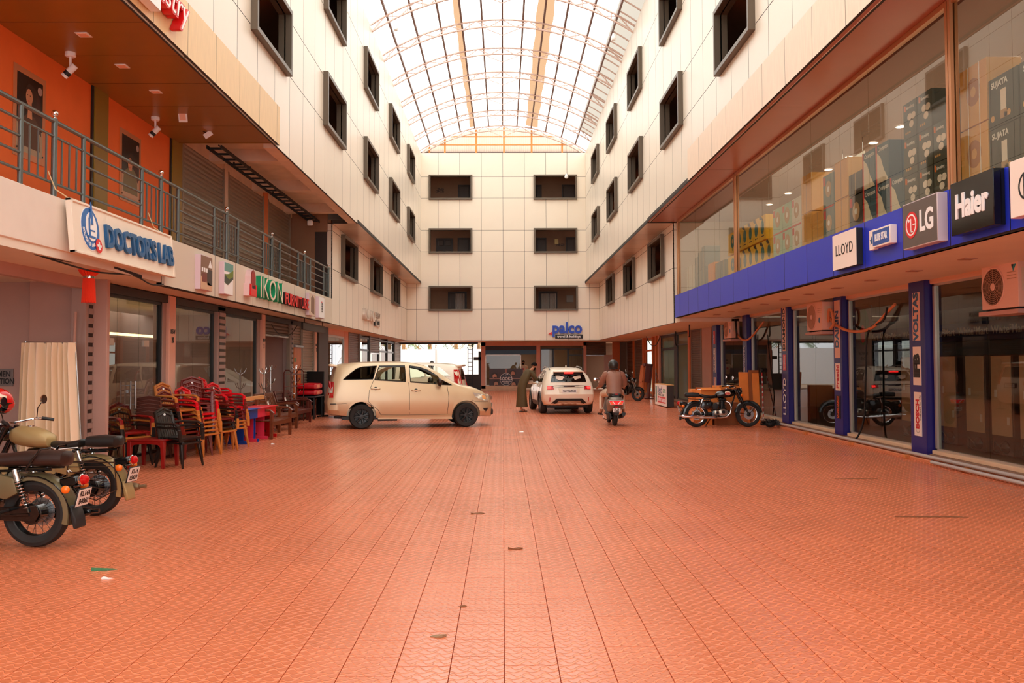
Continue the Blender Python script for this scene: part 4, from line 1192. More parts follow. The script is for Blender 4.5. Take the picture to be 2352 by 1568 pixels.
mb = MB(); mb.cbox((0, 0, -0.05), (0.16, 0.02, 0.19), (0.3, 0, 0)); mb.build('frame', m_wht, t, bevel=0.003); mb = MB(); mb.cbox((0, -0.012, -0.05), (0.11, 0.01, 0.13), (0.3, 0, 0)); mb.build('lens', mat('lamp_pink', (250, 196, 168)), t)
p = onZ(478, 302, 6.265)
t = thing('square_downlight', 'tilted square lamp dangling at the far end of bronze soffit', 'downlight', p, 0, 'square lamps in the bronze soffit')
mb = MB(); mb.cbox((0, 0, -0.06), (0.17, 0.03, 0.1), (0.2, -0.6, 0)); mb.build('frame', m_wht, t, bevel=0.003); mb = MB(); mb.cyl((-0.1, 0, 0.0), (0, 0, -0.03), 0.008, 6); mb.build('wire', m_blk, t)

# -- cable trays: one long ladder under the terrace ceiling, others in the window corridors
def ladder(label, X, y0, y1, z, w_, st, n=1, parts=True, name='cable_tray'):
    t = thing(name, label, 'cable tray', (X, y0, z), 0, None)
    L_ = y1 - y0
    for x in (-w_ / 2, w_ / 2):
        mb = MB(); mb.box(x - 0.012, 0, -0.035, x + 0.012, L_, 0.035); mb.build('side_rail', m_blk, t, smooth=False)
    me = None; k = 0.15
    mb = MB(); mb.box(-w_ / 2, -0.02, -0.02, w_ / 2, 0.02, 0.02); me = mb.mesh('rung', m_blk, smooth=False)
    if parts:
        while k < L_:
            link('rung', me, t, (0, k, 0)); k += st
    else:
        mb = MB()
        while k < L_: mb.box(-w_ / 2, k - 0.02, -0.02, w_ / 2, k + 0.02, 0.02); k += st
        tag(mb.build('rungs', m_blk, t, smooth=False), kind='stuff')
    mb = MB()
    mb.tube([(0.1, 0.0, 0.03), (0.08, L_ * 0.5, 0.035), (0.1, L_, 0.03)], 0.014, 6)
    mb.build('cables', m_blk, t)
    return t
tr_ = ladder('black ladder cable tray under concrete terrace ceiling', -5.98, 17.5, 26.9, 6.2, 0.3, 0.48)
for y in (19.4, 22.7, 26.0):
    mb = MB(); mb.box(-0.2, y - 17.5 - 0.02, 0.0, 0.2, y - 17.5 + 0.02, 0.03); mb.box(-0.2, y - 17.5 - 0.02, 0, -0.17, y - 17.5 + 0.02, 0.42); mb.build('hanger', m_blk, tr_)
for s, X in (('left', -5.9), ('right', 5.95)):
    for i, z in enumerate((9.2, 12.4)):
        ladder('black cable tray in the %s upper corridor, %s window row' % (s, ('middle', 'top')[i]), X, 13, 47, z, 0.4, 0.35, parts=False)
# junction lamp at the end of the tray, sensor hooks
p = onX(722, 497, -5.98)
t = thing('flood_lamp', 'small white flood lamp hung at the end of black cable tray', 'lamp', (-5.9, 25.9, 6.0))
mb = MB(); mb.cbox((0, 0, 0), (0.16, 0.1, 0.16)); mb.build('housing', m_wht, t, bevel=0.02); mb = MB(); mb.cyl((0, 0, 0.06), (0, 0, 0.2), 0.01); mb.build('stem', m_blk, t)

# -- pendant bulbs under the roof
for i, (u, v, Y, lb) in enumerate(((909, 62, 30, 'white pendant bulb hanging by the left upper windows'), (1409, 85, 30, 'white pendant bulb hanging by the opaque roof edge'), (1301, 404, 44, 'white pendant bulb hanging before the end wall'))):
    p = onY(u, v, Y); zr = arch(p.x) - 0.2
    t = thing('pendant_bulb', lb, 'lamp', p, 0, 'pendant bulbs under the roof')
    mb = MB(); mb.cyl((0, 0, 0.1), (0, 0, zr - p.z), 0.008, 5); mb.build('cord', mat('cord_grey', (120, 110, 104), 0.6), t)
    mb = MB(); mb.lathe([(1e-3, 0.12), (0.04, 0.12), (0.05, 0.06), (0.09, 0.0), (0.1, -0.06), (0.07, -0.12), (1e-3, -0.13)], 14); mb.build('bulb', m_wht, t)

# -- red paper lantern
p = onX(205, 600, -5.75)
t = thing('paper_lantern', 'orange red paper tassel lantern with silver band under laboratory sign', 'lantern', (p.x, p.y, 0))
m_lan = mat('lantern_red', (240, 52, 10), 0.55)
mb = MB()
prof = [(0.07, 3.13), (0.12, 3.08), (0.145, 3.03), (0.12, 2.98), (0.075, 2.93)]
n = 36; vs = []; fs = []
for j in range(n):
    th = 2 * PI * j / n; kk = 1.0 if j % 2 else 0.86
    for r, z in prof: vs.append((r * kk * math.cos(th), r * kk * math.sin(th), z))
for j in range(n):
    for i in range(4): fs.append((j * 5 + i, ((j + 1) % n) * 5 + i, ((j + 1) % n) * 5 + i + 1, j * 5 + i + 1))
mb._add(vs, fs); mb.build('shade', m_lan, t, angle=20)
mb = MB(); mb.cyl((0, 0, 2.9), (0, 0, 2.94), 0.076, 18); mb.cyl((0, 0, 3.13), (0, 0, 3.16), 0.05, 14); mb.build('band', m_chrome, t)
mb = MB(); mb.cyl((0, 0, 3.1), (0, 0, 3.2), 0.006, 6); mb.build('cord', m_blk, t)
mb = MB()
for j in range(44):
    th = 2 * PI * j / 44; r0 = 0.072; r1 = 0.083 + 0.006 * random.random()
    mb.cyl((r0 * math.cos(th), r0 * math.sin(th), 2.9), (r1 * math.cos(th), r1 * math.sin(th), 2.56 + 0.02 * random.random()), 0.0065, 5)
mb.cyl((0, 0, 2.57), (0, 0, 2.9), 0.066, 16)
tag(mb.build('fringe', m_lan, t), kind='stuff')

# -- laboratory: curtain screen, notice, leaning pole
t = thing('curtain_screen', 'cream pleated curtain screen on thin metal frame in laboratory opening', 'screen', (-6.64, 12.5, 0.1))
mb = MB()
mb.grid(lambda s_, t_: ((-0.4 + 0.78 * s_) * (1.0 + 0.2 * (1 - t_)) + 0.04 * (1 - t_), -0.03 + (0.05 + 0.03 * (1 - t_)) * math.sin(s_ * 52 + 2.0 * math.sin(s_ * 9)) * (1 if t_ < 0.95 else 0.4) + 0.025 * math.sin(s_ * 19), 0.25 + 1.68 * t_), 130, 10)
mb.build('cloth', mat('curtain_cream', (252, 232, 202), 0.8), t, fix=False, angle=80)
mb = MB(); mb.cyl((-0.4, 0.02, 0), (-0.36, 0.02, 1.96), 0.013); mb.cyl((0.5, 0.02, 0), (0.36, 0.02, 1.94), 0.013); mb.cyl((-0.38, 0.02, 1.94), (0.38, 0.02, 1.92), 0.013)
mb.cyl((-0.4, -0.25, 0), (-0.4, 0.3, 0), 0.013); mb.cyl((0.5, -0.25, 0.0), (0.5, 0.3, 0.0), 0.013); mb.build('frame', m_steel, t)
a = onY(0, 866, 13.2)
t = holder('wall_notice', 'grey specimen notice with dark letters behind the curtain screen', 'sign', (a.x - 0.3, 13.21, a.z - 0.14), FACE_B)
plate('board', 0, 0, 0.5, 0.27, mat('notice_slate', (128, 116, 112), 0.5), t, 0, 0.01)
text('SPECIMEN', 0.1, m_blk, t, (0.24, 0.185, 0.011), LOCAL, 0.001, 0.003, sy=1.2); text('COLLECTION', 0.1, m_blk, t, (0.24, 0.075, 0.011), LOCAL, 0.001, 0.003, sx=0.9, sy=1.2)
mb = MB(); mb.tube([(-6.4, 12.75, 2.5), (-6.44, 12.8, 2.0), (-6.55, 12.85, 1.5)], 0.02, 8)
tag(mb.build('leaning_pole', m_mauve), 'thin mauve pole leaning between curtain screen and slotted post', 'pole')

# -- hanging sign, wiring and small lamps of the left shops
a, b = onX(694, 758, -5.75), onX(745, 760, -5.75)
t = thing('projecting_sign', 'dark hanging wooden sign under fascia by furniture shop', 'sign', (-5.75, a.y, 2.78))
mb = MB(); mb.box(-0.03, 0, -0.11, 0.03, b.y - a.y, 0.11); mb.build('board', m_darkb, t, bevel=0.01)
mb = MB(); mb.cyl((0, 0.3, 0.1), (0, 0.3, 0.25), 0.01); mb.cyl((0, b.y - a.y - 0.3, 0.1), (0, b.y - a.y - 0.3, 0.25), 0.01); mb.build('hanger', m_blk, t)
def wire(label, pts, r=0.012, m=m_blk, n=6, name='cable', sub=5):
    P = [V(p) for p in pts]; out = []
    for i in range(len(P) - 1):
        p0, p1, p2, p3 = P[max(i - 1, 0)], P[i], P[i + 1], P[min(i + 2, len(P) - 1)]
        for k in range(sub):
            t_ = k / sub
            out.append(0.5 * ((2 * p1) + (p2 - p0) * t_ + (2 * p0 - 5 * p1 + 4 * p2 - p3) * t_ ** 2 + (3 * p1 - p0 - 3 * p2 + p3) * t_ ** 3))
    out.append(P[-1])
    mb = MB(); mb.tube(out, r, n)
    return tag(mb.build(name, m), label, 'cable')
wire('black cable sagging below laboratory sign to the grey fascia', [(-5.6, 9.5, 3.07), (-5.55, 11.4, 2.97), (-5.5, 12.6, 3.03), (-5.47, 13.2, 2.95), (-5.46, 13.66, 2.99)])
wire('black bunch of wires under the slab behind laboratory sign', [(-5.62, 8.5, 3.1), (-5.55, 10.5, 3.04), (-5.52, 11.8, 3.08), (-5.5, 12.9, 3.04)], 0.03)
wire('black looping cable above the open shutter', [(-6.24, 22.9, 2.75), (-6.22, 23.7, 2.5), (-6.22, 24.8, 2.55), (-6.2, 25.6, 2.85)])
t = thing('meter_box', 'small dark meter box on mauve wall of the open shop', 'meter box', (-9.9, 23.8, 2.2))
mb = MB(); mb.box(0, -0.3, -0.15, 0.12, 0.3, 0.15); mb.build('box', m_black, t, bevel=0.01)
# wiring over the right-hand far shops
wire('black looped cable hanging over right shop door', [(7.0, 41.5, 2.95), (7.1, 40.8, 2.55), (7.2, 40.0, 2.5), (7.3, 39.4, 2.9)], 0.02)
wire('black cable hanging before frosted shop front', [(7.2, 35.4, 3.0), (7.2, 35.4, 2.5), (7.25, 35.3, 2.35)], 0.025)
wire('black hook of cable beside the blue fascia end', [(6.2, 28.2, 2.95), (6.2, 28.2, 2.6), (6.2, 28.3, 2.55)], 0.02)

# -- LOOKS parlour poster and fittings
a, b = onY(1124, 893, 51.93), onY(1201, 846, 51.93)
pw, ph = b.x - a.x, b.z - a.z
t = holder('shop_poster', 'parlour window poster of four portraits round a navy badge', 'poster', (a.x, 51.93, a.z), FACE_B)
plate('board', 0, 0, pw, ph, mat('poster_plum', (64, 36, 38), 0.4), t, 0, 0.01)
sk = mat('poster_face', (204, 160, 136), 0.5); hr = mat('poster_hair2', (44, 26, 24), 0.5)
for cx, cy, rx, ry in ((0.16, 0.62, 0.13, 1.1), (0.7, 0.74, 0.13, 1.2), (0.2, 0.24, 0.13, 1.1), (0.72, 0.22, 0.13, 1.0)):
    disc('print_hair', rx * 1.5, hr, t, (cx * pw, cy * ph + 0.04, 0.0105), 0.001, 1.0); disc('print_face', rx, sk, t, (cx * pw, cy * ph, 0.012), 0.001, ry)
    disc('print_beard', rx * 0.8, hr, t, (cx * pw + 0.02, cy * ph - 0.1, 0.0135), 0.001, 0.5)
plate('gap', 0, ph * 0.49, pw, ph * 0.51, m_pinkw, t, 0.014, 0.001); plate('gap', pw * 0.49, 0, pw * 0.51, ph, m_pinkw, t, 0.014, 0.001)
disc('badge_rim', 0.385, m_wht, t, (pw * 0.5, ph * 0.47, 0.016), 0.002); disc('badge', 0.365, mat('badge_navy', (24, 34, 60), 0.4), t, (pw * 0.5, ph * 0.47, 0.019), 0.002)
text('LOOKS', 0.22, m_wht, t, (pw * 0.5, ph * 0.5, 0.022), LOCAL, 0.001, 0.004, sy=1.2); text("MEN'S BEAUTY", 0.085, m_wht, t, (pw * 0.5, ph * 0.36, 0.022), LOCAL, 0.001, 0.002, sy=1.3); text('PARLOUR', 0.075, m_wht, t, (pw * 0.5, ph * 0.285, 0.022), LOCAL, 0.001, 0.002)
shape('razor', [(pw * 0.46, ph * 0.66), (pw * 0.56, ph * 0.71), (pw * 0.55, ph * 0.74), (pw * 0.47, ph * 0.7)], m_wht, t, 0.022, 0.001)

# -- lamps inside shops, plus added area lights that brighten the interiors
m_lamp = mat('lamp_glow', (255, 244, 230), 0.4, emit=14.0)
m_lampw = mat('lamp_warm', (255, 206, 140), 0.4, emit=6.0)
me = None
def downlight(p, label, grp, r=0.085, m=None):
    t = thing('round_downlight', label, 'downlight', p, 0, grp)
    mb = MB(); mb.lathe([(r, 0.0), (r + 0.02, 0.0), (r + 0.02, -0.012), (r, -0.012)], 16); mb.build('rim', m_wht, t)
    mb = MB(); mb.lathe([(1e-3, -0.008), (r, -0.008)], 16); mb.build('lens', m or m_lamp, t, fix=False)
    return t
d0 = downlight((7.6, 11.2, 6.195), 'round ceiling lamp in upper showroom', 'round lamps in the upper showroom')
k = 0
for y in (12.4, 13.6, 14.8, 16.0, 17.2, 18.4, 19.6, 21.0, 22.4, 24.0):
    dup(d0, (7.6, y, 6.195), None, 'round ceiling lamp in upper showroom, glass side row, %s from the viewer' % ORD[k + 1]); k += 1
d0['label'] = 'round ceiling lamp in upper showroom, glass side row, first from the viewer'
for k, y in enumerate((12.0, 14.4, 16.8, 19.2, 21.6)): dup(d0, (9.4, y, 6.195), None, 'round ceiling lamp in upper showroom, inner row, %s from the viewer' % ORD[k])
d1 = downlight((9.0, 16.0, 3.315), 'round ceiling lamp in ground floor appliance shop', 'round lamps in the appliance shop', 0.1)
for k, (x, y) in enumerate(((9.0, 17.4), (9.0, 18.8), (9.0, 14.6), (9.0, 13.2), (10.6, 15.2), (10.6, 17.0), (10.6, 18.9), (9.0, 21.0), (9.0, 24.2), (9.0, 28.0), (10.6, 22.5))): dup(d1, (x, y, 3.315), None, 'round ceiling lamp in the appliance shop, %s row, %s bay' % ('window side' if x < 10 else 'inner', ('nearest blue pillar far', 'second window far', 'nearest window', 'picture edge', 'first inner', 'second inner', 'third inner', 'third window', 'fourth window', 'fifth window', 'fourth inner')[k]))
def area(name, loc, sx_, sy_, e, col=(1, 0.9, 0.78), rot=(0, 0, 0)):
    l = bpy.data.lights.new(name, 'AREA'); l.shape = 'RECTANGLE'; l.size = sx_; l.size_y = sy_; l.energy = e; l.color = col
    o = bpy.data.objects.new(name, l); COL.objects.link(o); o.location = loc; o.rotation_euler = rot; return o
area('showroom_fill', (8.0, 17, 6.1), 3, 16, 300)  # unseen area light added to the ceiling discs to brighten the showroom
area('appliance_fill', (9.5, 18, 3.25), 3, 16, 900)  # added area light, lifts the refrigerators behind the shop windows
area('furniture_fill', (-8, 18, 2.9), 2, 8, 18)  # added weak area light for the furniture shop interior
area('end_shop_fill', (2.0, 53.5, 2.8), 5, 1.5, 60, (1, 0.8, 0.6))  # added area light, brightens the rooms behind the end shop fronts
mb = MB(); mb.cyl((-8.2, 16.0, 2.35), (-8.2, 20.6, 2.35), 0.03, 8)
tag(mb.build('tube_lamp', m_lampw), 'long warm tube lamp inside the furniture shop', 'lamp')
# under-fascia flush plates
for i in range(12):
    y = 8.3 + 1.5 * i
    mb = MB(); mb.box(6.2, y, 3.088, 6.38, y + 0.18, 3.1)
    tag(mb.build('flush_plate', mat('plate_grey', (176, 130, 108), 0.5), smooth=False), 'small square cover plate under the blue fascia, %s from the picture edge' % ORD[i], 'cover plate', 'cover plates under the blue fascia')

# ================================================================ VEHICLES
m_tyre = mat('tyre', (34, 30, 28), 0.75, noise=0.1, ns=12)
m_rimb = mat('rim_black', (22, 22, 22), 0.35)
m_rimg = mat('rim_grey', (120, 118, 116), 0.3, metal=0.7)
m_plast = mat('black_plastic', (32, 30, 30), 0.5)
m_cab = mat('cabin_trim', (120, 104, 88), 0.8)
m_dglass = mat('dark_car_glass', (12, 13, 13), 0.04, spec=0.7)
g_car = glass('car_glass', (240, 244, 236), 1.5)
g_card = glass('car_glass_tinted', (110, 100, 88), 1.55)
m_tail = mat('tail_red', (190, 14, 18), 0.15)
m_tailon = mat('tail_lit', (255, 40, 36), 0.3, emit=5.0)
m_clear = mat('lamp_clear', (226, 220, 210), 0.08, metal=0.5)
m_amber = mat('lamp_amber', (246, 120, 30), 0.15)
m_platew = mat('plate_white', (238, 236, 232), 0.4)

def interp(st, t):
    """Catmull-Rom through station tuples"""
    n = len(st) - 1
    i = min(int(t), n - 1); f = t - i
    p0, p1, p2, p3 = st[max(i - 1, 0)], st[i], st[i + 1], st[min(i + 2, n)]
    out = []
    for a, b, c, d in zip(p0, p1, p2, p3):
        v = 0.5 * (2 * b + (c - a) * f + (2 * a - 5 * b + 4 * c - d) * f * f + (3 * b - a - 3 * c + d) * f ** 3)
        lo, hi = min(b, c), max(b, c); e = 0.12 * (hi - lo) + 1e-4
        out.append(min(max(v, lo - e), hi + e))
    return out
def section(s, inset=0.0, floor_z=None):
    """station: xb, xw, xt, zb, zw, zbelt, zt, wb, w, wbelt, wt -> half section points"""
    xb, xw, xt, zb, zw, zl, zt, wb, w, wl, wt = s
    if floor_z is not None: zb = floor_z; wb = w * 0.9
    i = inset
    def X(z):
        if z <= zw: return xb + (xw - xb) * (z - zb) / max(zw - zb, 1e-3)
        return xw + (xt - xw) * (z - zw) / max(zt - zw, 1e-3)
    pts = [(0, zb), (wb * 0.75, zb), (wb, zb + 0.035), (w * 0.988 - i, zb + (zw - zb) * 0.42), (w - i, zw), (w * 0.7 + wl * 0.3 - i, zw + (zl - zw) * 0.5), (wl - i, zl),
           (wl * 0.52 + wt * 0.48 + 0.018 - i, zl + (zt - zl) * 0.52), (wt + 0.02 - i, zt - 0.075 * min(1, (zt - zl) / 0.3) - i), (wt - 0.05 - i, zt - 0.022 - i), (wt * 0.55, zt - i), (0, zt + 0.008 - i)]
    return [V((X(z), y, z)) for y, z in pts]
def loft_body(st, per=5, inset=0.0, floor_z=None, t0=0.0, t1=None, bulge=(0.06, 0.1)):
    mb = MB()
    t1 = len(st) - 1 if t1 is None else t1
    n = max(2, int((t1 - t0) * per))
    rows = []
    for k in range(n + 1):
        h = section(interp(st, t0 + (t1 - t0) * k / n), inset, floor_z)
        rows.append(h + [V((p.x, -p.y, p.z)) for p in h[-2:0:-1]])
    m = len(rows[0])
    mb._add([p for r in rows for p in r], [(i * m + j, i * m + (j + 1) % m, (i + 1) * m + (j + 1) % m, (i + 1) * m + j) for i in range(n) for j in range(m)])
    K = 6
    for end, r, sg, b in ((0, rows[0], -1, bulge[0]), (1, rows[-1], 1, bulge[1])):
        hh = len(section(st[0])) - 1
        def row(j):
            L_ = r[j]; 
            return [V((L_.x + sg * b * (1 - (1 - 2 * q / K) ** 2), L_.y * (1 - 2 * q / K), L_.z)) for q in range(K + 1)]
        g = [row(j) for j in range(1, hh)]
        o = len(mb.v); W = K + 1
        vs = [p for rr in g for p in rr]
        fs = [(o * 0 + a * W + q, a * W + q + 1, (a + 1) * W + q + 1, (a + 1) * W + q) for a in range(len(g) - 1) for q in range(K)]
        # close bottom and top to the centre points
        vs += [r[0], r[hh]]
        ib, it = len(vs) - 2, len(vs) - 1
        fs += [(q + 1, q, ib) for q in range(K)] + [((len(g) - 1) * W + q, (len(g) - 1) * W + q + 1, it) for q in range(K)]
        mb._add(vs, fs)
    return mb
def welded(mb, name, m):
    me = mb.mesh(name, m, fix=False, smooth=False)
    bm = bmesh.new(); bm.from_mesh(me)
    bmesh.ops.remove_doubles(bm, verts=bm.verts, dist=0.0008)
    bmesh.ops.dissolve_degenerate(bm, edges=bm.edges, dist=0.0004)
    bmesh.ops.recalc_face_normals(bm, faces=bm.faces)
    bm.to_mesh(me); bm.free()
    return me
def boolean(me, cutters, name, angle=30):
    o = bpy.data.objects.new('tmp', me); COL.objects.link(o)
    tmp = [o]
    for c in cutters:
        co = bpy.data.objects.new('tmp', c); COL.objects.link(co); tmp.append(co)
        md = o.modifiers.new('b', 'BOOLEAN'); md.operation = 'DIFFERENCE'; md.object = co; md.solver = 'EXACT'
        if len(tmp) == 2: md.use_self = False
    dg = bpy.context.evaluated_depsgraph_get(); dg.update()
    r = bpy.data.meshes.new_from_object(o.evaluated_get(dg))
    for q in tmp: bpy.data.objects.remove(q)
    r.name = name
    r.polygons.foreach_set('use_smooth', [True] * len(r.polygons))
    r.set_sharp_from_angle(angle=R(angle))
    return r
class Car:
    def __init__(s, name, label, st, paint, wheels_x, wr, loc, rz, track=0.76, group=None):
        s.t = thing(name, label, 'car', loc, rz, group); s.st = st; s.paint = paint; s.wx = wheels_x; s.wr = wr; s.track = track
        s.ts = [k * (len(st) - 1) / 160 for k in range(161)]
        s.secs = [section(interp(st, t)) for t in s.ts]
    def side_y(s, x, z):
        best = None
        for h in s.secs:
            lo = h[2:10]
            for a, b in zip(lo[:-1], lo[1:]):
                if (a.z - z) * (b.z - z) <= 0 and abs(b.z - a.z) > 1e-6:
                    f = (z - a.z) / (b.z - a.z); p = a + (b - a) * f
                    d = abs(p.x - x)
                    if best is None or d < best[0]: best = (d, p.y)
        return best[1] if best else 0.8
    def top_z(s, x, y):
        best = None
        for h in s.secs:
            for a, b in zip(h[7:-1], h[8:]):
                if (a.y - y) * (b.y - y) <= 0 and abs(b.y - a.y) > 1e-6:
                    f = (y - a.y) / (b.y - a.y); p = a + (b - a) * f
                    d = abs(p.x - x)
                    if best is None or d < best[0]: best = (d, p.z)
        return best[1] if best else 1.0
    def body(s, arches, cabin=None, windows=(), shield=None, bulge=(0.06, 0.1), per=5):
        me = welded(loft_body(s.st, per, bulge=bulge), 'body', s.paint)
        cut = []
        if cabin:
            c = welded(loft_body(s.st, 4, 0.05, 0.5, cabin[0], cabin[1], (0.0, 0.0)), 'cabin', m_cab); cut.append(c)
        for x in arches:
            for sg in (-1, 1):
                mb = MB(); mb.cyl((x, sg * 0.5, s.wr + 0.005), (x, sg * 1.3, s.wr + 0.005), s.wr + 0.055, 36); cut.append(mb.mesh('arch', m_plast))
        for w_ in windows:
            mb = MB(); mb.prism(w_, 'y', -1.5, 1.5); cut.append(mb.mesh('w', m_plast))
        if shield:
            mb = MB(); mb.prism(shield[2], 'x', shield[0], shield[1]); cut.append(mb.mesh('w', m_plast))
        me2 = boolean(me, cut, 'body')
        return link('body', me2, s.t)
    def patch(s, name, poly, m, off=0.006, par=None, sides=(1, -1), depth=0.02, sub=2):
        """a panel lying on the flanks, outlined in side view"""
        pts = []
        for a, b in zip(poly, poly[1:] + poly[:1]):
            for k in range(sub): pts.append((a[0] + (b[0] - a[0]) * k / sub, a[1] + (b[1] - a[1]) * k / sub))
        out = []
        for sg in sides:
            mb = MB(); n = len(pts)
            ys = [s.side_y(x, z) for x, z in pts]
            cx = sum(p[0] for p in pts) / n; cz = sum(p[1] for p in pts) / n; cy = s.side_y(cx, cz)
            vs = [(x, sg * (y + off), z) for (x, z), y in zip(pts, ys)] + [(x, sg * (y - depth), z) for (x, z), y in zip(pts, ys)] + [(cx, sg * (cy + off), cz)]
            mb._add(vs, [(i, (i + 1) % n, 2 * n) for i in range(n)] + [(i, n + i, n + (i + 1) % n, (i + 1) % n) for i in range(n)])
            out.append(mb.build(name, m, par or s.t))
        return out
    def seam(s, pts, r=0.005, sides=(1, -1), name='door_seam', m=None, off=0.001):
        for sg in sides:
            P = []
            for a, b in zip(pts[:-1], pts[1:]):
                for k in range(4): P.append((a[0] + (b[0] - a[0]) * k / 4, a[1] + (b[1] - a[1]) * k / 4))
            P.append(pts[-1])
            mb = MB(); mb.tube([(x, sg * (s.side_y(x, z) + off), z) for x, z in P], r, 5); mb.build(name, m or m_plast, s.t)
    def wheels(s, rim, spokes=6, w_=0.21):
        me_t = me_r = None
        for x in s.wx:
            for sg in (1, -1):
                e = link('wheel', None, s.t, (x, sg * s.track, s.wr), (0, 0, 0 if sg > 0 else PI))
                if me_t is None:
                    r = s.wr; mb = MB()
                    mb.lathe([(r * 0.62, -w_ / 2), (r * 0.9, -w_ / 2 - 0.008), (r * 0.985, -w_ * 0.38), (r, -w_ * 0.2), (r, w_ * 0.2), (r * 0.985, w_ * 0.38), (r * 0.9, w_ / 2 + 0.008), (r * 0.62, w_ / 2), (r * 0.6, w_ * 0.3), (r * 0.6, -w_ * 0.3), (r * 0.62, -w_ / 2)], 40, ax='y'); me_t = mb.mesh('tyre', m_tyre)
                    mb = MB(); R0 = r * 0.62
                    mb.lathe([(R0, -w_ * 0.45), (R0, w_ * 0.45), (R0 * 0.93, w_ * 0.4), (R0 * 0.9, 0.0), (0.05, -0.01)], 32, ax='y')
                    for k in range(spokes):
                        th = 2 * PI * k / spokes
                        for dth in (-0.11, 0.11):
                            mb.tube([(0.05 * math.cos(th), w_ * 0.33, 0.05 * math.sin(th)), (R0 * 0.95 * math.cos(th + dth), w_ * 0.38, R0 * 0.95 * math.sin(th + dth))], [0.026, 0.02], 6)
                    mb.lathe([(0.065, w_ * 0.2), (0.06, w_ * 0.4), (1e-3, w_ * 0.42)], 16, ax='y'); me_r = mb.mesh('rim', rim)
                link('tyre', me_t, e); link('rim', me_r, e)
    def plate(s, x, z, lines, rot=PI, sx=0.5, sz=0.12, name='number_plate', y=0.0, tilt=0.0, par=None):
        """rot pi: faces backwards"""
        e = link(name, None, par or s.t, (x, y, z), Euler((PI / 2 - tilt, 0, -PI / 2 if rot else PI / 2)))
        plate('board', -sx / 2, -sz / 2, sx / 2, sz / 2, m_platew, e, 0, 0.008, 0.002)
        h = sz / len(lines)
        for k, l in enumerate(lines):
            text(l, h * 0.86, m_blk, e, (0, sz / 2 - h * (k + 0.5), 0.0085), LOCAL, 0.001, 0.003, sx=min(1.0, sx * 0.92 / (len(l) * h * 0.52)))
        return e

# -- champagne people carrier (rear axle at the origin, nose along +x)
P = mat('champagne_paint', (216, 188, 150), 0.3, metal=0.3, coat=0.5)
#     xb     xw     xt    zb    zw   zbelt  zt    wb    w     wl    wt
ST = [(-0.86, -0.90, -0.66, 0.40, 0.70, 1.20, 1.62, 0.55, 0.70, 0.66, 0.50),
      (-0.80, -0.84, -0.60, 0.36, 0.70, 1.24, 1.67, 0.70, 0.82, 0.77, 0.57),
      (-0.55, -0.55, -0.42, 0.33, 0.72, 1.25, 1.70, 0.78, 0.87, 0.82, 0.60),
      (0.0, 0.0, 0.0, 0.27, 0.74, 1.23, 1.735, 0.80, 0.885, 0.83, 0.62),
      (0.9, 0.9, 0.9, 0.25, 0.74, 1.17, 1.745, 0.80, 0.885, 0.83, 0.63),
      (1.45, 1.45, 1.45, 0.25, 0.74, 1.135, 1.70, 0.80, 0.885, 0.83, 0.62),
      (1.88, 1.88, 1.88, 0.25, 0.73, 1.11, 1.56, 0.80, 0.885, 0.82, 0.60),
      (2.30, 2.30, 2.30, 0.26, 0.72, 1.08, 1.31, 0.80, 0.885, 0.81, 0.64),
      (2.58, 2.58, 2.58, 0.27, 0.70, 1.04, 1.15, 0.80, 0.88, 0.80, 0.68),
      (2.95, 2.95, 2.95, 0.27, 0.68, 0.98, 1.065, 0.78, 0.87, 0.79, 0.66),
      (3.28, 3.26, 3.22, 0.26, 0.62, 0.88, 0.955, 0.74, 0.83, 0.74, 0.58),
      (3.44, 3.44, 3.38, 0.25, 0.55, 0.76, 0.84, 0.62, 0.70, 0.62, 0.46)]
A1 = math.atan2(22.66 - 22.07, 2.76)
w1 = [(-0.47, 1.285), (-0.28, 1.45), (-0.12, 1.57), (0.02, 1.615), (0.40, 1.64), (0.29, 1.29)]
w2 = [(0.33, 1.27), (0.46, 1.64), (1.13, 1.645), (1.15, 1.215)]
w3 = [(1.27, 1.205), (1.25, 1.64), (1.52, 1.60), (1.74, 1.52), (1.98, 1.38), (2.06, 1.27), (2.06, 1.14)]
w4 = [(2.1, 1.13), (2.1, 1.26), (2.38, 1.115)]
ca = Car('people_carrier', 'champagne gold people carrier with black wheels parked across the courtyard', ST, P, (0, 2.75), 0.325, (-3.70 - 0.16, 22.95, 0), A1, 0.77)
ca.body((0, 2.75), (1.2, 8.0), (w1, w2, w3, w4), (1.72, 2.62, [(-0.55, 1.17), (0.55, 1.17), (0.5, 1.55), (-0.5, 1.55)]), (0.05, 0.13))
for w_, g in ((w1, g_card), (w2, g_car), (w3, g_car), (w4, g_card)): ca.patch('side_window', w_, g, -0.006, depth=0.004, sub=1)
mb = MB(); mb.grid(lambda a, b: (1.70 + 0.84 * a, (-0.6 + 1.2 * b) * (0.92 + 0.12 * a), ca.top_z(1.70 + 0.84 * a, abs(-0.6 + 1.2 * b) * 0.9) + 0.004), 8, 8); mb.build('windscreen', g_car, ca.t, fix=False)
mb = MB(); mb.grid(lambda a, b: (-0.76 + 0.11 * a - 0.05 * (1 - (2 * b - 1) ** 2), -0.58 + 1.16 * b, 1.22 + 0.36 * a), 4, 8); mb.build('rear_window', m_dglass, ca.t, fix=False)
ca.wheels(m_rimb, 7)
ca.seam([(0.31, 1.27), (0.2, 1.0), (0.17, 0.72), (0.25, 0.63), (0.42, 0.5), (0.5, 0.36)], 0.006)
ca.seam([(1.22, 1.2), (1.24, 0.9), (1.24, 0.36)], 0.006); ca.seam([(2.24, 1.1), (2.28, 0.8), (2.24, 0.36)], 0.006); ca.seam([(0.5, 0.36), (1.24, 0.345), (2.24, 0.355)], 0.005)
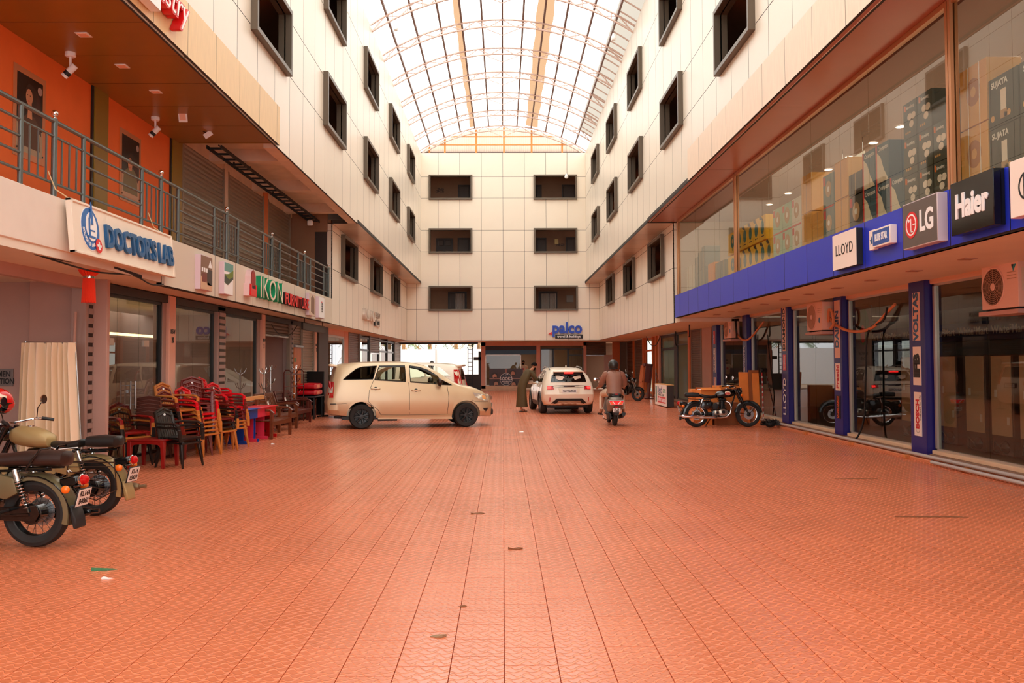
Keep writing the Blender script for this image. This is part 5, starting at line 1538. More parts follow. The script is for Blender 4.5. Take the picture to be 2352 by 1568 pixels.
ca.seam([(-0.74, 0.66), (-0.4, 0.67), (-0.36, 0.66)], 0.004); ca.seam([(3.36, 0.66), (3.0, 0.67), (2.9, 0.72)], 0.004)
for pl in (w1, w2, w3, w4): ca.seam(pl + pl[:1], 0.009, name='window_rubber', off=0.0)
ca.patch('visor', [(0.45, 1.645), (1.12, 1.65), (1.12, 1.60), (0.47, 1.60)], m_plast, 0.02, sub=3); ca.patch('visor', [(1.27, 1.65), (1.52, 1.61), (1.75, 1.53), (1.98, 1.385), (1.95, 1.36), (1.73, 1.48), (1.5, 1.565), (1.27, 1.6)], m_plast, 0.02, sub=3)
ca.patch('side_sill', [(0.42, 0.25), (0.44, 0.33), (1.3, 0.34), (2.35, 0.33), (2.38, 0.22), (1.3, 0.24)], P, 0.018, sub=3)
for sg in (1, -1):
    for x, z in ((0.36, 1.045), (1.41, 0.99)):
        y = sg * (ca.side_y(x, z) + 0.02); h = link('door_handle', None, ca.t, (x, y, z))
        mb = MB(); mb.tube([(-0.11, 0, 0), (-0.09, sg * 0.02, 0), (0.09, sg * 0.02, 0), (0.11, 0, 0)], 0.017, 8); mb.build('grip', P, h)
        mb = MB(); mb.sph((0, -sg * 0.02, 0), 0.05, 12, 8, (1, 0.25, 1)); mb.build('recess', m_plast, h)
    mi = link('wing_mirror', None, ca.t, (2.02, sg * 0.98, 1.2))
    mb = MB(); mb.sph((0, 0, 0), 0.11, 14, 10, (0.7, 1.0, 0.95)); mb.build('mirror_shell', mat('mirror_brown', (44, 30, 24), 0.2), mi); mb = MB(); mb.cyl((0, -sg * 0.02, -0.06), (0.04, -sg * 0.18, -0.1), 0.025); mb.build('mirror_arm', m_plast, mi)
hl = [(2.93, 0.92), (3.1, 0.89), (3.3, 0.845), (3.36, 0.75), (3.34, 0.69), (3.15, 0.72), (3.0, 0.8)]
for o in ca.patch('headlamp', hl, m_clear, 0.01, sub=3): pass
ca.patch('headlamp_indicator', [(3.18, 0.84), (3.28, 0.82), (3.3, 0.74), (3.2, 0.74)], mat('lamp_orange', (240, 170, 100), 0.15), 0.014, sides=(-1, 1))
ca.patch('fog_recess', [(3.2, 0.5), (3.36, 0.5), (3.29, 0.37)], m_plast, 0.008)
ca.patch('bumper_strip', [(-0.8, 0.675), (-0.66, 0.675), (-0.66, 0.65), (-0.8, 0.65)], m_plast, 0.012)
ca.patch('tail_lamp', [(-0.83, 1.24), (-0.7, 1.23), (-0.72, 0.82), (-0.86, 0.82)], m_tail, 0.012, sub=3); ca.patch('tail_lamp_clear', [(-0.845, 1.1), (-0.73, 1.1), (-0.735, 0.95), (-0.855, 0.95)], m_clear, 0.016)
mb = MB(); mb.box(3.47, -0.36, 0.7, 3.55, 0.36, 0.8)
for k in range(3): mb.box(3.49, -0.36, 0.71 + 0.03 * k, 3.565, 0.36, 0.722 + 0.03 * k)
mb.build('grille', m_chrome, ca.t); mb = MB(); mb.box(3.47, -0.5, 0.3, 3.55, 0.5, 0.46); mb.build('air_dam', m_plast, ca.t, bevel=0.02)
ca.plate(3.58, 0.55, ['KL14 2010'], 0, 0.45, 0.11)
mb = MB(); mb.prism([(-0.62, 1.67), (-0.8, 1.7), (-0.86, 1.66), (-0.8, 1.63), (-0.6, 1.6)], 'y', -0.55, 0.55); mb.build('spoiler', P, ca.t, bevel=0.02)
mb = MB(); mb.box(-0.5, -0.7, 0.24, 2.6, 0.7, 0.32); mb.box(0.45, -0.5, 0.18, 0.95, 0.1, 0.26); mb.cyl((-0.7, -0.5, 0.3), (-0.3, -0.5, 0.27), 0.03); mb.build('underbody', m_plast, ca.t)
mse = mat('seat_beige', (170, 150, 124), 0.8)
for x, ys in ((1.55, (-0.38, 0.38)), (0.75, (-0.4, 0.0, 0.4))):
    for y in ys:
        mb = MB(); mb.cbox((x, y, 0.72), (0.5, 0.44, 0.16)); mb.cbox((x - 0.28, y, 1.0), (0.14, 0.44, 0.55), (0, -0.2, 0)); mb.cbox((x - 0.36, y, 1.36), (0.09, 0.24, 0.17), (0, -0.1, 0)); mb.build('car_seat', mse, ca.t, bevel=0.04, seg=2)
mb = MB(); mb.tube([(1.95 + 0.03 * math.cos(a), -0.38 + 0.18 * math.sin(a), 1.02 + 0.17 * math.cos(a)) for a in [k * PI / 8 for k in range(16)]], 0.014, 6, closed=True); mb.box(2.05, -0.75, 0.8, 2.35, 0.75, 1.0); mb.build('dashboard', m_plast, ca.t)

# -- white hatchback-crossover seen from behind
W = mat('white_paint_car', (244, 230, 208), 0.28, coat=0.5)
SF = [(-0.70, -0.78, -0.52, 0.34, 0.66, 1.02, 1.40, 0.62, 0.72, 0.68, 0.48),
      (-0.62, -0.70, -0.44, 0.30, 0.66, 1.03, 1.45, 0.74, 0.84, 0.78, 0.53),
      (-0.40, -0.42, -0.20, 0.27, 0.70, 1.03, 1.49, 0.80, 0.88, 0.82, 0.55),
      (0.1, 0.1, 0.15, 0.24, 0.70, 1.02, 1.525, 0.80, 0.882, 0.82, 0.57),
      (0.8, 0.8, 0.8, 0.22, 0.70, 1.0, 1.54, 0.80, 0.882, 0.82, 0.58),
      (1.3, 1.3, 1.3, 0.22, 0.70, 0.98, 1.50, 0.80, 0.882, 0.82, 0.57),
      (1.75, 1.75, 1.75, 0.22, 0.70, 0.97, 1.30, 0.80, 0.882, 0.81, 0.58),
      (2.10, 2.10, 2.10, 0.23, 0.69, 0.95, 1.06, 0.80, 0.88, 0.80, 0.66),
      (2.6, 2.6, 2.6, 0.24, 0.67, 0.90, 0.98, 0.78, 0.86, 0.78, 0.62),
      (2.95, 2.95, 2.93, 0.24, 0.62, 0.82, 0.90, 0.72, 0.80, 0.72, 0.56),
      (3.13, 3.14, 3.1, 0.26, 0.56, 0.72, 0.80, 0.56, 0.64, 0.58, 0.44)]
cf = Car('crossover', 'white crossover with lit red brake lamps beside man in olive robe', SF, W, (0, 2.52), 0.325, (2.09, 28.75, 0), PI / 2 + R(5.5), 0.77)
cf.body((0, 2.52), None, (), None, (0.07, 0.13))
fw = [[(-0.12, 1.06), (0.02, 1.3), (0.2, 1.42), (0.62, 1.45), (0.62, 1.04)], [(0.68, 1.04), (0.68, 1.45), (1.15, 1.42), (1.45, 1.3), (1.68, 1.1), (1.68, 1.02)]]
for pl in fw: cf.patch('side_window', pl, m_dglass, 0.006, sub=3)
cf.wheels(m_rimg, 5)
for x in (0, 2.52):
    cf.seam([(x + 0.4 * math.cos(a), 0.325 + 0.4 * math.sin(a)) for a in [PI * k / 10 for k in range(11)]], 0.035, name='arch_cladding', off=-0.005)
cf.patch('sill_cladding', [(0.38, 0.24), (0.38, 0.4), (2.14, 0.4), (2.14, 0.24)], m_plast, 0.014, sub=3)
cf.seam([(0.66, 1.03), (0.68, 0.7), (0.66, 0.42)]); cf.seam([(1.7, 1.0), (1.72, 0.7), (1.68, 0.42)]); cf.seam([(0.2, 1.0), (0.1, 0.8), (0.38, 0.6)])
for sg in (1, -1):
    for x in (0.3, 1.0):
        y = sg * (cf.side_y(x, 0.9) + 0.015); mb = MB(); mb.tube([(x - 0.1, y, 0.9), (x - 0.08, y + sg * 0.02, 0.9), (x + 0.08, y + sg * 0.02, 0.9), (x + 0.1, y, 0.9)], 0.014, 8); mb.build('door_handle', m_chrome, cf.t)
    mb = MB(); mb.sph((1.52, sg * 1.0, 1.02), 0.1, 12, 8, (0.8, 1.1, 0.8)); mb.cyl((1.52, sg * 0.98, 1.0), (1.56, sg * 0.8, 0.98), 0.03); mb.build('wing_mirror', W, cf.t)
    mb = MB(); mb.tube([(-0.1, sg * 0.545, 1.47), (0.0, sg * 0.55, 1.535), (0.9, sg * 0.57, 1.575), (1.15, sg * 0.565, 1.52)], 0.016, 8, sq=(1, 1.2)); mb.build('roof_rail', m_rimg, cf.t)
def rear_x(z, y=0):
    """rear surface of the crossover"""
    b = None
    h = cf.secs[0]
    for a, c in zip(h[:-1], h[1:]):
        if (a.z - z) * (c.z - z) <= 0 and abs(c.z - a.z) > 1e-6:
            f = (z - a.z) / (c.z - a.z); p = a + (c - a) * f; b = (p.x, p.y)
    x0, hw = b or (-0.55, 0.5)
    q = min(1.0, abs(y) / max(hw, 0.05))
    return x0 - 0.07 * (1 - q * q)
def rpatch(car, name, pts, m, off=0.01, fx=rear_x, par=None, sub=3):
    """panel on the tail, outlined in (y, z)"""
    P_ = []
    for a, b in zip(pts, pts[1:] + pts[:1]):
        for k in range(sub): P_.append((a[0] + (b[0] - a[0]) * k / sub, a[1] + (b[1] - a[1]) * k / sub))
    n = len(P_); mb = MB()
    cy = sum(p[0] for p in P_) / n; cz = sum(p[1] for p in P_) / n
    vs = [(fx(z, y) - off, y, z) for y, z in P_] + [(fx(z, y) + 0.03, y, z) for y, z in P_] + [(fx(cz, cy) - off, cy, cz)]
    mb._add(vs, [(i, (i + 1) % n, 2 * n) for i in range(n)] + [(i, n + i, n + (i + 1) % n, (i + 1) % n) for i in range(n)])
    return mb.build(name, m, par or car.t)
mirror = lambda p: [(-y, z) for y, z in p]
rpatch(cf, 'rear_window', [(-0.6, 1.06), (0.6, 1.06), (0.54, 1.3), (-0.54, 1.3)], m_dglass, 0.012)
rpatch(cf, 'spoiler', [(-0.5, 1.3), (0.5, 1.3), (0.47, 1.4), (-0.47, 1.4)], m_plast, 0.07)
mb = MB(); mb.box(-0.74, -0.5, 1.385, -0.42, 0.5, 1.425); mb.build('roof_spoiler', W, cf.t, bevel=0.02)
mb = MB(); mb.box(-0.735, -0.15, 1.345, -0.69, 0.15, 1.38); mb.build('high_brake_lamp', m_tailon, cf.t, bevel=0.006)
rpatch(cf, 'lamp_bar', [(-0.7, 0.93), (-0.3, 0.955), (0.3, 0.955), (0.7, 0.93), (0.7, 0.86), (0.3, 0.9), (-0.3, 0.9), (-0.7, 0.86)], mat('lamp_bar', (60, 22, 20), 0.15), 0.012)
for sg in (1, -1):
    q = [(0.54 * sg, 0.935), (0.72 * sg, 0.93), (0.72 * sg, 0.82), (0.5 * sg, 0.83)]
    rpatch(cf, 'brake_lamp', q, m_tail, 0.025)
    rpatch(cf, 'brake_lamp_lit', [(0.6 * sg, 0.92), (0.715 * sg, 0.915), (0.715 * sg, 0.845), (0.6 * sg, 0.85)], m_tailon, 0.032)
    rpatch(cf, 'reflector', [(0.63 * sg, 0.56), (0.655 * sg, 0.56), (0.655 * sg, 0.42), (0.63 * sg, 0.42)], m_tail, 0.016)
rpatch(cf, 'tailgate_recess', [(-0.36, 0.86), (0.36, 0.86), (0.33, 0.7), (-0.33, 0.7)], mat('white_shade', (232, 214, 190), 0.35), 0.008)
rpatch(cf, 'bumper_trim', [(-0.56, 0.3), (-0.4, 0.46), (0.4, 0.46), (0.56, 0.3), (0.6, 0.36), (0.42, 0.52), (-0.42, 0.52), (-0.6, 0.36)], m_plast, 0.02)
rpatch(cf, 'skid_plate', [(-0.5, 0.28), (-0.36, 0.44), (0.36, 0.44), (0.5, 0.28)], mat('skid_bronze', (176, 140, 110), 0.4, metal=0.3), 0.024)
for y in (-0.2, 0, 0.2): rpatch(cf, 'skid_rib', [(y - 0.08, 0.3), (y - 0.06, 0.4), (y + 0.06, 0.4), (y + 0.08, 0.3)], mat('skid_rib', (196, 160, 130), 0.4, metal=0.3), 0.034)
rpatch(cf, 'lower_valance', [(-0.66, 0.34), (-0.56, 0.34), (-0.5, 0.26), (0.5, 0.26), (0.56, 0.34), (0.66, 0.34), (0.6, 0.24), (-0.6, 0.24)], m_plast, 0.016)
cf.plate(rear_x(0.77) - 0.02, 0.77, ['KL14AD8222'], 1, 0.5, 0.115)
mb = MB(); mb.tube([(-0.1, 0, 1.53), (-0.16, 0, 1.6), (-0.2, 0, 1.58)], 0.018, 6); mb.build('antenna_fin', W, cf.t)
mb = MB(); mb.box(-0.4, -0.7, 0.2, 2.4, 0.7, 0.3); mb.cyl((-0.2, -0.4, 0.22), (-0.2, 0.4, 0.22), 0.09); mb.build('underbody', m_plast, cf.t)

# -- white family car behind the people carrier, tail towards the lane
SW = [(-0.80, -0.86, -0.66, 0.38, 0.70, 1.10, 1.58, 0.60, 0.72, 0.68, 0.52)] + [(-0.72, -0.78, -0.58, 0.34, 0.7, 1.12, 1.63, 0.72, 0.83, 0.78, 0.58)] + [tuple(list(q[:6]) + [q[6] - 0.03] + list(q[7:])) for q in ST[2:]]
ww = [w1, w2, w3, w4]
cw = Car('estate_car', 'white estate car with tall red tail lamp half hidden behind people carrier', SW, W, (0, 2.75), 0.325, (-2.05, 27.2, 0), PI - R(4), 0.76)
cw.body((0, 2.75), (1.2, 8.0), (w1, w2, w3, w4), None, (0.05, 0.12))
for w_ in ww: cw.patch('side_window', [(x, z - 0.01) for x, z in w_], g_car, -0.004, depth=0.004, sub=1)
cw.wheels(m_rimg, 5)
mb = MB(); mb.grid(lambda a, b: (1.70 + 0.84 * a, (-0.6 + 1.2 * b) * (0.92 + 0.12 * a), cw.top_z(1.70 + 0.84 * a, abs(-0.6 + 1.2 * b) * 0.9) + 0.004), 8, 8); mb.build('windscreen', g_car, cw.t, fix=False)
def rear_xw(z, y=0):
    h = cw.secs[0]; b = None
    for a, c in zip(h[:-1], h[1:]):
        if (a.z - z) * (c.z - z) <= 0 and abs(c.z - a.z) > 1e-6:
            f = (z - a.z) / (c.z - a.z); p = a + (c - a) * f; b = (p.x, p.y)
    x0, hw = b or (-0.6, 0.5); q = min(1.0, abs(y) / max(hw, 0.05))
    return x0 - 0.05 * (1 - q * q)
rpatch(cw, 'rear_window', [(-0.52, 1.18), (0.52, 1.18), (0.48, 1.52), (-0.48, 1.52)], m_dglass, 0.012, rear_xw)
rpatch(cw, 'number_recess', [(-0.3, 1.0), (0.3, 1.0), (0.3, 0.84), (-0.3, 0.84)], m_plast, 0.012, rear_xw)
cw.patch('tail_lamp', [(-0.66, 1.5), (-0.55, 1.5), (-0.58, 1.2), (-0.62, 0.95), (-0.8, 0.95), (-0.74, 1.2)], m_tail, 0.014, sub=3)
rpatch(cw, 'tail_lamp_rear', [(0.52, 1.5), (0.56, 1.5), (0.68, 0.95), (0.56, 0.95), (0.58, 1.15)], m_tail, 0.018, rear_xw); rpatch(cw, 'tail_lamp_rear', [(-0.52, 1.5), (-0.56, 1.5), (-0.68, 0.95), (-0.56, 0.95), (-0.58, 1.15)], m_tail, 0.018, rear_xw)
mb = MB(); mb.prism([(-0.55, 1.64), (-0.78, 1.66), (-0.82, 1.62), (-0.74, 1.59), (-0.55, 1.57)], 'y', -0.52, 0.52); mb.build('spoiler', W, cw.t, bevel=0.02)
mb = MB(); mb.box(-0.5, -0.7, 0.24, 2.6, 0.7, 0.32); mb.build('underbody', m_plast, cw.t)
for x in (0.8, 1.55):
    for y in (-0.38, 0.38):
        mb = MB(); mb.cbox((x, y, 0.72), (0.5, 0.5, 0.16)); mb.cbox((x - 0.28, y, 1.0), (0.14, 0.5, 0.55), (0, -0.2, 0)); mb.build('car_seat', m_cab, cw.t, bevel=0.04)
cw.plate(rear_xw(0.92) - 0.02, 0.92, ['KL14 R 5521'], 1, 0.45, 0.11)

# -- motorcycles (rear axle above the origin, front wheel along +x, right side = -y)
m_eng = mat('engine_alloy', (176, 166, 152), 0.28, metal=0.85)
m_blkg = mat('gloss_black_paint', (14, 13, 13), 0.15, coat=0.4)
m_seatb = mat('seat_black', (26, 22, 20), 0.45, bump=0.15, bs=200)
m_seatbr = mat('seat_brown', (46, 28, 23), 0.4, bump=0.15, bs=200)
m_sand = mat('desert_sand', (176, 148, 98), 0.42, metal=0.2)
m_gun = mat('gun_olive', (118, 106, 76), 0.3, metal=0.2)
def arc_fender(mb, cx, cz, r, hw, a0, a1, n=18, lip=0.05, th=0.006):
    """U-shaped mudguard over a wheel: angles in degrees about the axle, measured from +x"""
    prof = [(-hw, -lip), (-hw * 0.92, -0.012), (-hw * 0.5, 0.004), (0, 0.01), (hw * 0.5, 0.004), (hw * 0.92, -0.012), (hw, -lip)]
    k = len(prof)
    full = prof + [(y, d - th) for y, d in prof[::-1]]
    m = len(full); vs = []; fs = []
    for i in range(n + 1):
        a = R(a0 + (a1 - a0) * i / n)
        for y, d in full: vs.append((cx + (r + d) * math.cos(a), y, cz + (r + d) * math.sin(a)))
    for i in range(n):
        for j in range(m): fs.append((i * m + j, i * m + (j + 1) % m, (i + 1) * m + (j + 1) % m, (i + 1) * m + j))
    fs.append(tuple(range(m))[::-1]); fs.append(tuple(range(n * m, n * m + m)))
    mb._add(vs, fs)
def loft_x(mb, secs, n=16, pw=2.4):
    """closed loft of superellipse sections (x, zc, half width, half height)"""
    vs = []; fs = []
    for x, zc, hw, hh in secs:
        for j in range(n):
            th = 2 * PI * j / n; c, s_ = math.cos(th), math.sin(th)
            vs.append((x, hw * math.copysign(abs(c) ** (2 / pw), c), zc + hh * math.copysign(abs(s_) ** (2 / pw), s_)))
    k = len(secs)
    for i in range(k - 1):
        for j in range(n): fs.append((i * n + j, i * n + (j + 1) % n, (i + 1) * n + (j + 1) % n, (i + 1) * n + j))
    fs.append(tuple(range(n))[::-1]); fs.append(tuple(range((k - 1) * n, k * n)))
    mb._add(vs, fs)
def bike_wheel(t, x, r, w_, rim, name='wheel', disc_side=-1, spokes=28, cast=False):
    e = link(name, None, t, (x, 0, r))
    mb = MB()
    pr = [(r - 0.1, -w_ * 0.32), (r - 0.05, -w_ * 0.5), (r - 0.018, -w_ * 0.42), (r - 0.003, -w_ * 0.2), (r, 0), (r - 0.003, w_ * 0.2), (r - 0.018, w_ * 0.42), (r - 0.05, w_ * 0.5), (r - 0.1, w_ * 0.32), (r - 0.1, -w_ * 0.32)]
    mb.lathe(pr, 44, ax='y'); mb.build('tyre', m_tyre, e)
    mb = MB(); R0 = r - 0.098
    mb.lathe([(R0 + 0.006, -w_ * 0.34), (R0 + 0.006, w_ * 0.34), (R0 - 0.012, w_ * 0.3), (R0 - 0.02, 0), (R0 - 0.012, -w_ * 0.3), (R0 + 0.006, -w_ * 0.34)], 44, ax='y'); mb.build('rim', rim, e)
    mb = MB()
    if cast:
        for k in range(5):
            a = 2 * PI * k / 5; mb.tube([(0.03 * math.cos(a), 0, 0.03 * math.sin(a)), (R0 * math.cos(a + 0.1), 0, R0 * math.sin(a + 0.1))], [0.03, 0.022], 6)
        mb.build('cast_spokes', rim, e)
    else:
        for k in range(spokes):
            a = 2 * PI * k / spokes; sg = 1 if k % 2 else -1; b = a + (0.38 if (k // 2) % 2 else -0.38)
            mb.cyl((0.045 * math.cos(b), sg * 0.05, 0.045 * math.sin(b)), ((R0 - 0.01) * math.cos(a), sg * 0.01, (R0 - 0.01) * math.sin(a)), 0.0026, 4)
        tag(mb.build('spokes', m_rimg if rim is m_chrome else m_rimb, e), kind='stuff')
    mb = MB(); mb.lathe([(1e-3, -0.09), (0.03, -0.09), (0.03, -0.06), (0.055, -0.055), (0.055, 0.055), (0.03, 0.06), (0.03, 0.09), (1e-3, 0.09)], 18, ax='y'); mb.build('hub', m_blkg, e)
    mb = MB(); y = disc_side * 0.075; mb.lathe([(0.06, y), (0.13, y), (0.13, y + 0.006), (0.06, y + 0.006), (0.06, y)], 24, ax='y'); mb.build('brake_disc', m_steel, e)
    return e
def roadster(name, label, loc, rz, paint, rim=m_chrome, dual=None, exhaust=m_chrome, plate_lines=('KL14 Z', '8585'), badge=None, guard=False, rail=False, lean=0.0, frame=m_blkg, number=None):
    t = thing(name, label, 'motorcycle', loc, rz); t.rotation_euler = (lean, 0, rz)
    RW, FW, WB = 0.32, 0.33, 1.37
    bike_wheel(t, 0, RW, 0.125, rim, disc_side=-1); bike_wheel(t, WB, FW, 0.1, rim, disc_side=-1)
    mb = MB(); arc_fender(mb, 0, RW, 0.37, 0.095, 28, 196); mb.build('rear_mudguard', paint, t)
    mb = MB()
    for y in (-0.1, 0.1): mb.tube([(0.385 * math.cos(R(a)), y, RW + 0.385 * math.sin(R(a)) - 0.03) for a in range(60, 191, 13)], 0.007, 6)
    mb.build('mudguard_stay', frame, t)
    mb = MB(); arc_fender(mb, WB, FW, 0.365, 0.075, 8, 172); mb.build('front_mudguard', paint, t)
    mb = MB()
    for y in (-0.08, 0.08): mb.cyl((WB, y, FW), (WB + 0.26, y * 0.9, FW + 0.26), 0.007, 6); mb.cyl((WB, y, FW), (WB - 0.35, y * 0.9, FW + 0.05), 0.007, 6)
    mb.build('front_stay', frame, t)
    mb = MB()
    for y in (-0.095, 0.095): mb.cyl((WB, y, FW), (1.17, y, 0.74), 0.022, 10); mb.cyl((1.2, y, 0.68), (1.04, y, 1.0), 0.034, 12)
    mb.build('fork', frame, t)
    h = link('headlamp', None, t, (1.14, 0, 0.93))
    mb = MB(); mb.lathe([(1e-3, -0.13), (0.06, -0.12), (0.095, -0.05), (0.1, 0.03), (1e-3, 0.03)], 20, ax='x'); mb.build('lamp_shell', frame, h)
    mb = MB(); mb.lathe([(0.095, 0.02), (0.108, 0.03), (0.1, 0.055), (0.09, 0.05)], 22, ax='x'); mb.build('lamp_ring', m_chrome, h)
    mb = MB(); mb.lathe([(0.095, 0.045), (0.06, 0.065), (1e-3, 0.075)], 20, ax='x'); mb.build('lamp_lens', m_clear, h)
    mb = MB(); mb.tube([(0.82, 0.37, 1.06), (0.93, 0.3, 1.08), (1.02, 0.12, 1.05), (1.03, 0, 1.04), (1.02, -0.12, 1.05), (0.93, -0.3, 1.08), (0.82, -0.37, 1.06)], 0.013, 8); mb.build('handlebar', m_chrome, t)
    for y in (-1, 1):
        mb = MB(); mb.cyl((0.9, y * 0.325, 1.078), (0.79, y * 0.395, 1.055), 0.019, 10); mb.build('grip', m_plast, t)
        mb = MB(); mb.cyl((0.93, y * 0.29, 1.07), (0.86, y * 0.4, 1.05), 0.006, 6); mb.build('lever', m_steel, t)
        mi = link('mirror', None, t)
        mb = MB(); mb.tube([(0.93, y * 0.28, 1.08), (0.94, y * 0.31, 1.2), (0.9, y * 0.34, 1.28)], 0.006, 6); mb.build('mirror_stem', frame, mi)
        mb = MB(); mb.lathe([(1e-3, 0), (0.052, 0.0), (0.055, 0.012), (0.03, 0.028), (1e-3, 0.03)], 18, (0.88, y * 0.34, 1.3), 'x'); mb.build('mirror_glass', m_chrome, mi)
    mb = MB(); loft_x(mb, [(0.50, 0.83, 0.02, 0.03), (0.54, 0.84, 0.10, 0.075), (0.64, 0.86, 0.135, 0.105), (0.78, 0.885, 0.145, 0.12), (0.92, 0.9, 0.13, 0.11), (1.0, 0.9, 0.09, 0.08), (1.04, 0.9, 0.03, 0.03)], 20); mb.build('fuel_tank', paint, t)
    mb = MB(); mb.cyl((0.8, 0, 0.995), (0.8, 0, 1.015), 0.035, 14); mb.build('filler_cap', m_chrome, t)
    if badge:
        for sg in (-1, 1):
            mb = MB(); mb.sph((0.8, sg * 0.118, 0.89), 0.1, 16, 10, (1.0, 0.3, 0.62)); b = mb.build('tank_badge', badge, t)
            e_ = link('badge_print', None, t, (0.8, sg * 0.15, 0.89), Euler((PI / 2, 0, PI if sg > 0 else 0)))
            text('ROYAL', 0.035, m_red, e_, (0, 0.016, 0), LOCAL, 0.001, 0.002); text('ENFIELD', 0.035, m_red, e_, (0, -0.018, 0), LOCAL, 0.001, 0.002)
    ms = dual or m_seatb
    if dual:
        mb = MB(); loft_x(mb, [(-0.32, 0.83, 0.03, 0.03), (-0.29, 0.83, 0.11, 0.07), (-0.1, 0.835, 0.13, 0.075), (0.12, 0.83, 0.135, 0.07), (0.32, 0.815, 0.14, 0.06), (0.48, 0.82, 0.1, 0.055), (0.54, 0.825, 0.04, 0.03)], 20, 2.8); mb.build('seat', ms, t)
    else:
        mb = MB(); loft_x(mb, [(0.10, 0.82, 0.05, 0.025), (0.13, 0.825, 0.13, 0.045), (0.25, 0.80, 0.15, 0.045), (0.38, 0.785, 0.12, 0.045), (0.5, 0.80, 0.07, 0.04), (0.55, 0.81, 0.02, 0.02)], 20, 2.6); mb.build('rider_seat', ms, t)
        mb = MB(); mb.tube([(0.13, -0.13, 0.78), (0.25, -0.155, 0.77), (0.38, -0.125, 0.755), (0.5, -0.07, 0.77)], 0.006, 6); mb.tube([(0.13, 0.13, 0.78), (0.25, 0.155, 0.77), (0.38, 0.125, 0.755), (0.5, 0.07, 0.77)], 0.006, 6); mb.build('seat_piping', m_wht if paint is not m_blkg else m_plast, t)
        mb = MB(); loft_x(mb, [(-0.30, 0.835, 0.05, 0.04), (-0.275, 0.84, 0.115, 0.062), (-0.08, 0.845, 0.125, 0.068), (0.06, 0.84, 0.115, 0.06), (0.09, 0.835, 0.05, 0.04)], 20, 3.4); mb.build('pillion_seat', ms, t)
        mb = MB()
        for y in (-0.08, 0.08):
            zs = [0.62 + 0.004 * k for k in range(31)]
            mb.tube([(0.16 + 0.024 * math.cos(2 * PI * k / 6), y + 0.024 * math.sin(2 * PI * k / 6), z) for k, z in enumerate(zs)], 0.005, 5)
        mb.build('seat_spring', m_chrome, t)
    for sg in (-1, 1):
        s_ = link('rear_shock', None, t)
        mb = MB(); mb.cyl((0.0, sg * 0.125, RW + 0.02), (0.14, sg * 0.125, 0.74), 0.012, 8); mb.build('damper', m_blkg, s_)
        mb = MB(); mb.cyl((0.105, sg * 0.125, 0.63), (0.14, sg * 0.125, 0.74), 0.03, 14); mb.build('shock_cover', m_chrome, s_)
        mb = MB(); n = 72
        mb.tube([(0.015 + 0.095 * k / n + 0.028 * math.cos(k * 0.7854), sg * 0.125 + 0.028 * math.sin(k * 0.7854), RW + 0.06 + 0.26 * k / n) for k in range(n + 1)], 0.005, 5); mb.build('shock_spring', m_chrome, s_)
        mb = MB(); mb.prism([(0.1, 0.52), (0.22, 0.46), (0.4, 0.5), (0.42, 0.66), (0.3, 0.7), (0.14, 0.66)], 'y', sg * 0.09, sg * 0.145); mb.build('side_panel', paint, t, bevel=0.02, seg=2)
    if number:
        text(number, 0.07, m_wht, t, (-0.3, -0.02, 0.71 - 0.0), Euler((0.0, -0.75, 0)), 0.001)
    # engine
    e = link('engine', None, t)
    mb = MB(); mb.prism([(0.4, 0.3), (0.5, 0.24), (0.72, 0.24), (0.84, 0.32), (0.86, 0.42), (0.76, 0.48), (0.5, 0.48), (0.4, 0.42)], 'y', -0.12, 0.12); mb.build('crankcase', m_blkg, e, bevel=0.03, seg=2)
    for sg in (-1, 1):
        mb = MB(); mb.sph((0.68, sg * 0.12, 0.38), 0.115, 18, 10, (1.25, 0.4, 0.85)); mb.sph((0.52, sg * 0.12, 0.38), 0.08, 16, 10, (1.1, 0.4, 0.9)); mb.build('engine_cover', m_eng, e)
        mb = MB(); mb.cyl((0.68, sg * 0.16, 0.4), (0.68, sg * 0.175, 0.4), 0.045, 16); mb.cyl((0.53, sg * 0.14, 0.38), (0.53, sg * 0.16, 0.38), 0.035, 14); mb.build('cover_cap', m_blkg, e)
    mb = MB()
    for k in range(9): mb.box(0.58, -0.1, 0.48 + k * 0.024, 0.78, 0.1, 0.492 + k * 0.024, MX.Translation((0.0, 0, 0)))
    mb.cyl((0.68, 0, 0.46), (0.68, 0, 0.7), 0.075, 16); mb.build('cylinder_fins', m_blkg, e)
    mb = MB(); mb.box(0.58, -0.11, 0.69, 0.78, 0.11, 0.76); mb.build('cylinder_head', m_blkg, e, bevel=0.02)
    mb = MB(); mb.cyl((0.5, 0.0, 0.6), (0.6, 0, 0.62), 0.04, 12); mb.build('carburettor', m_eng, e)
    mb = MB(); mb.cyl((0.48, -0.1, 0.55), (0.48, 0.1, 0.55), 0.085, 18); mb.build('air_box', paint, e)
    # exhaust on the right
    x_ = link('exhaust', None, t)
    mb = MB(); mb.tube([(0.76, -0.07, 0.68), (0.86, -0.1, 0.64), (0.9, -0.13, 0.52), (0.86, -0.15, 0.36), (0.76, -0.16, 0.27), (0.6, -0.165, 0.25), (0.42, -0.165, 0.26)], 0.022, 10); mb.build('header_pipe', exhaust, x_)
    mb = MB(); mb.tube([(0.5, -0.165, 0.255), (0.4, -0.165, 0.26), (-0.36, -0.185, 0.3), (-0.42, -0.187, 0.305)], [0.028, 0.046, 0.05, 0.03], 14); mb.build('muffler', exhaust, x_)
    mb = MB(); mb.cyl((-0.42, -0.187, 0.305), (-0.5, -0.19, 0.31), 0.02, 10); mb.build('tailpipe', exhaust, x_)
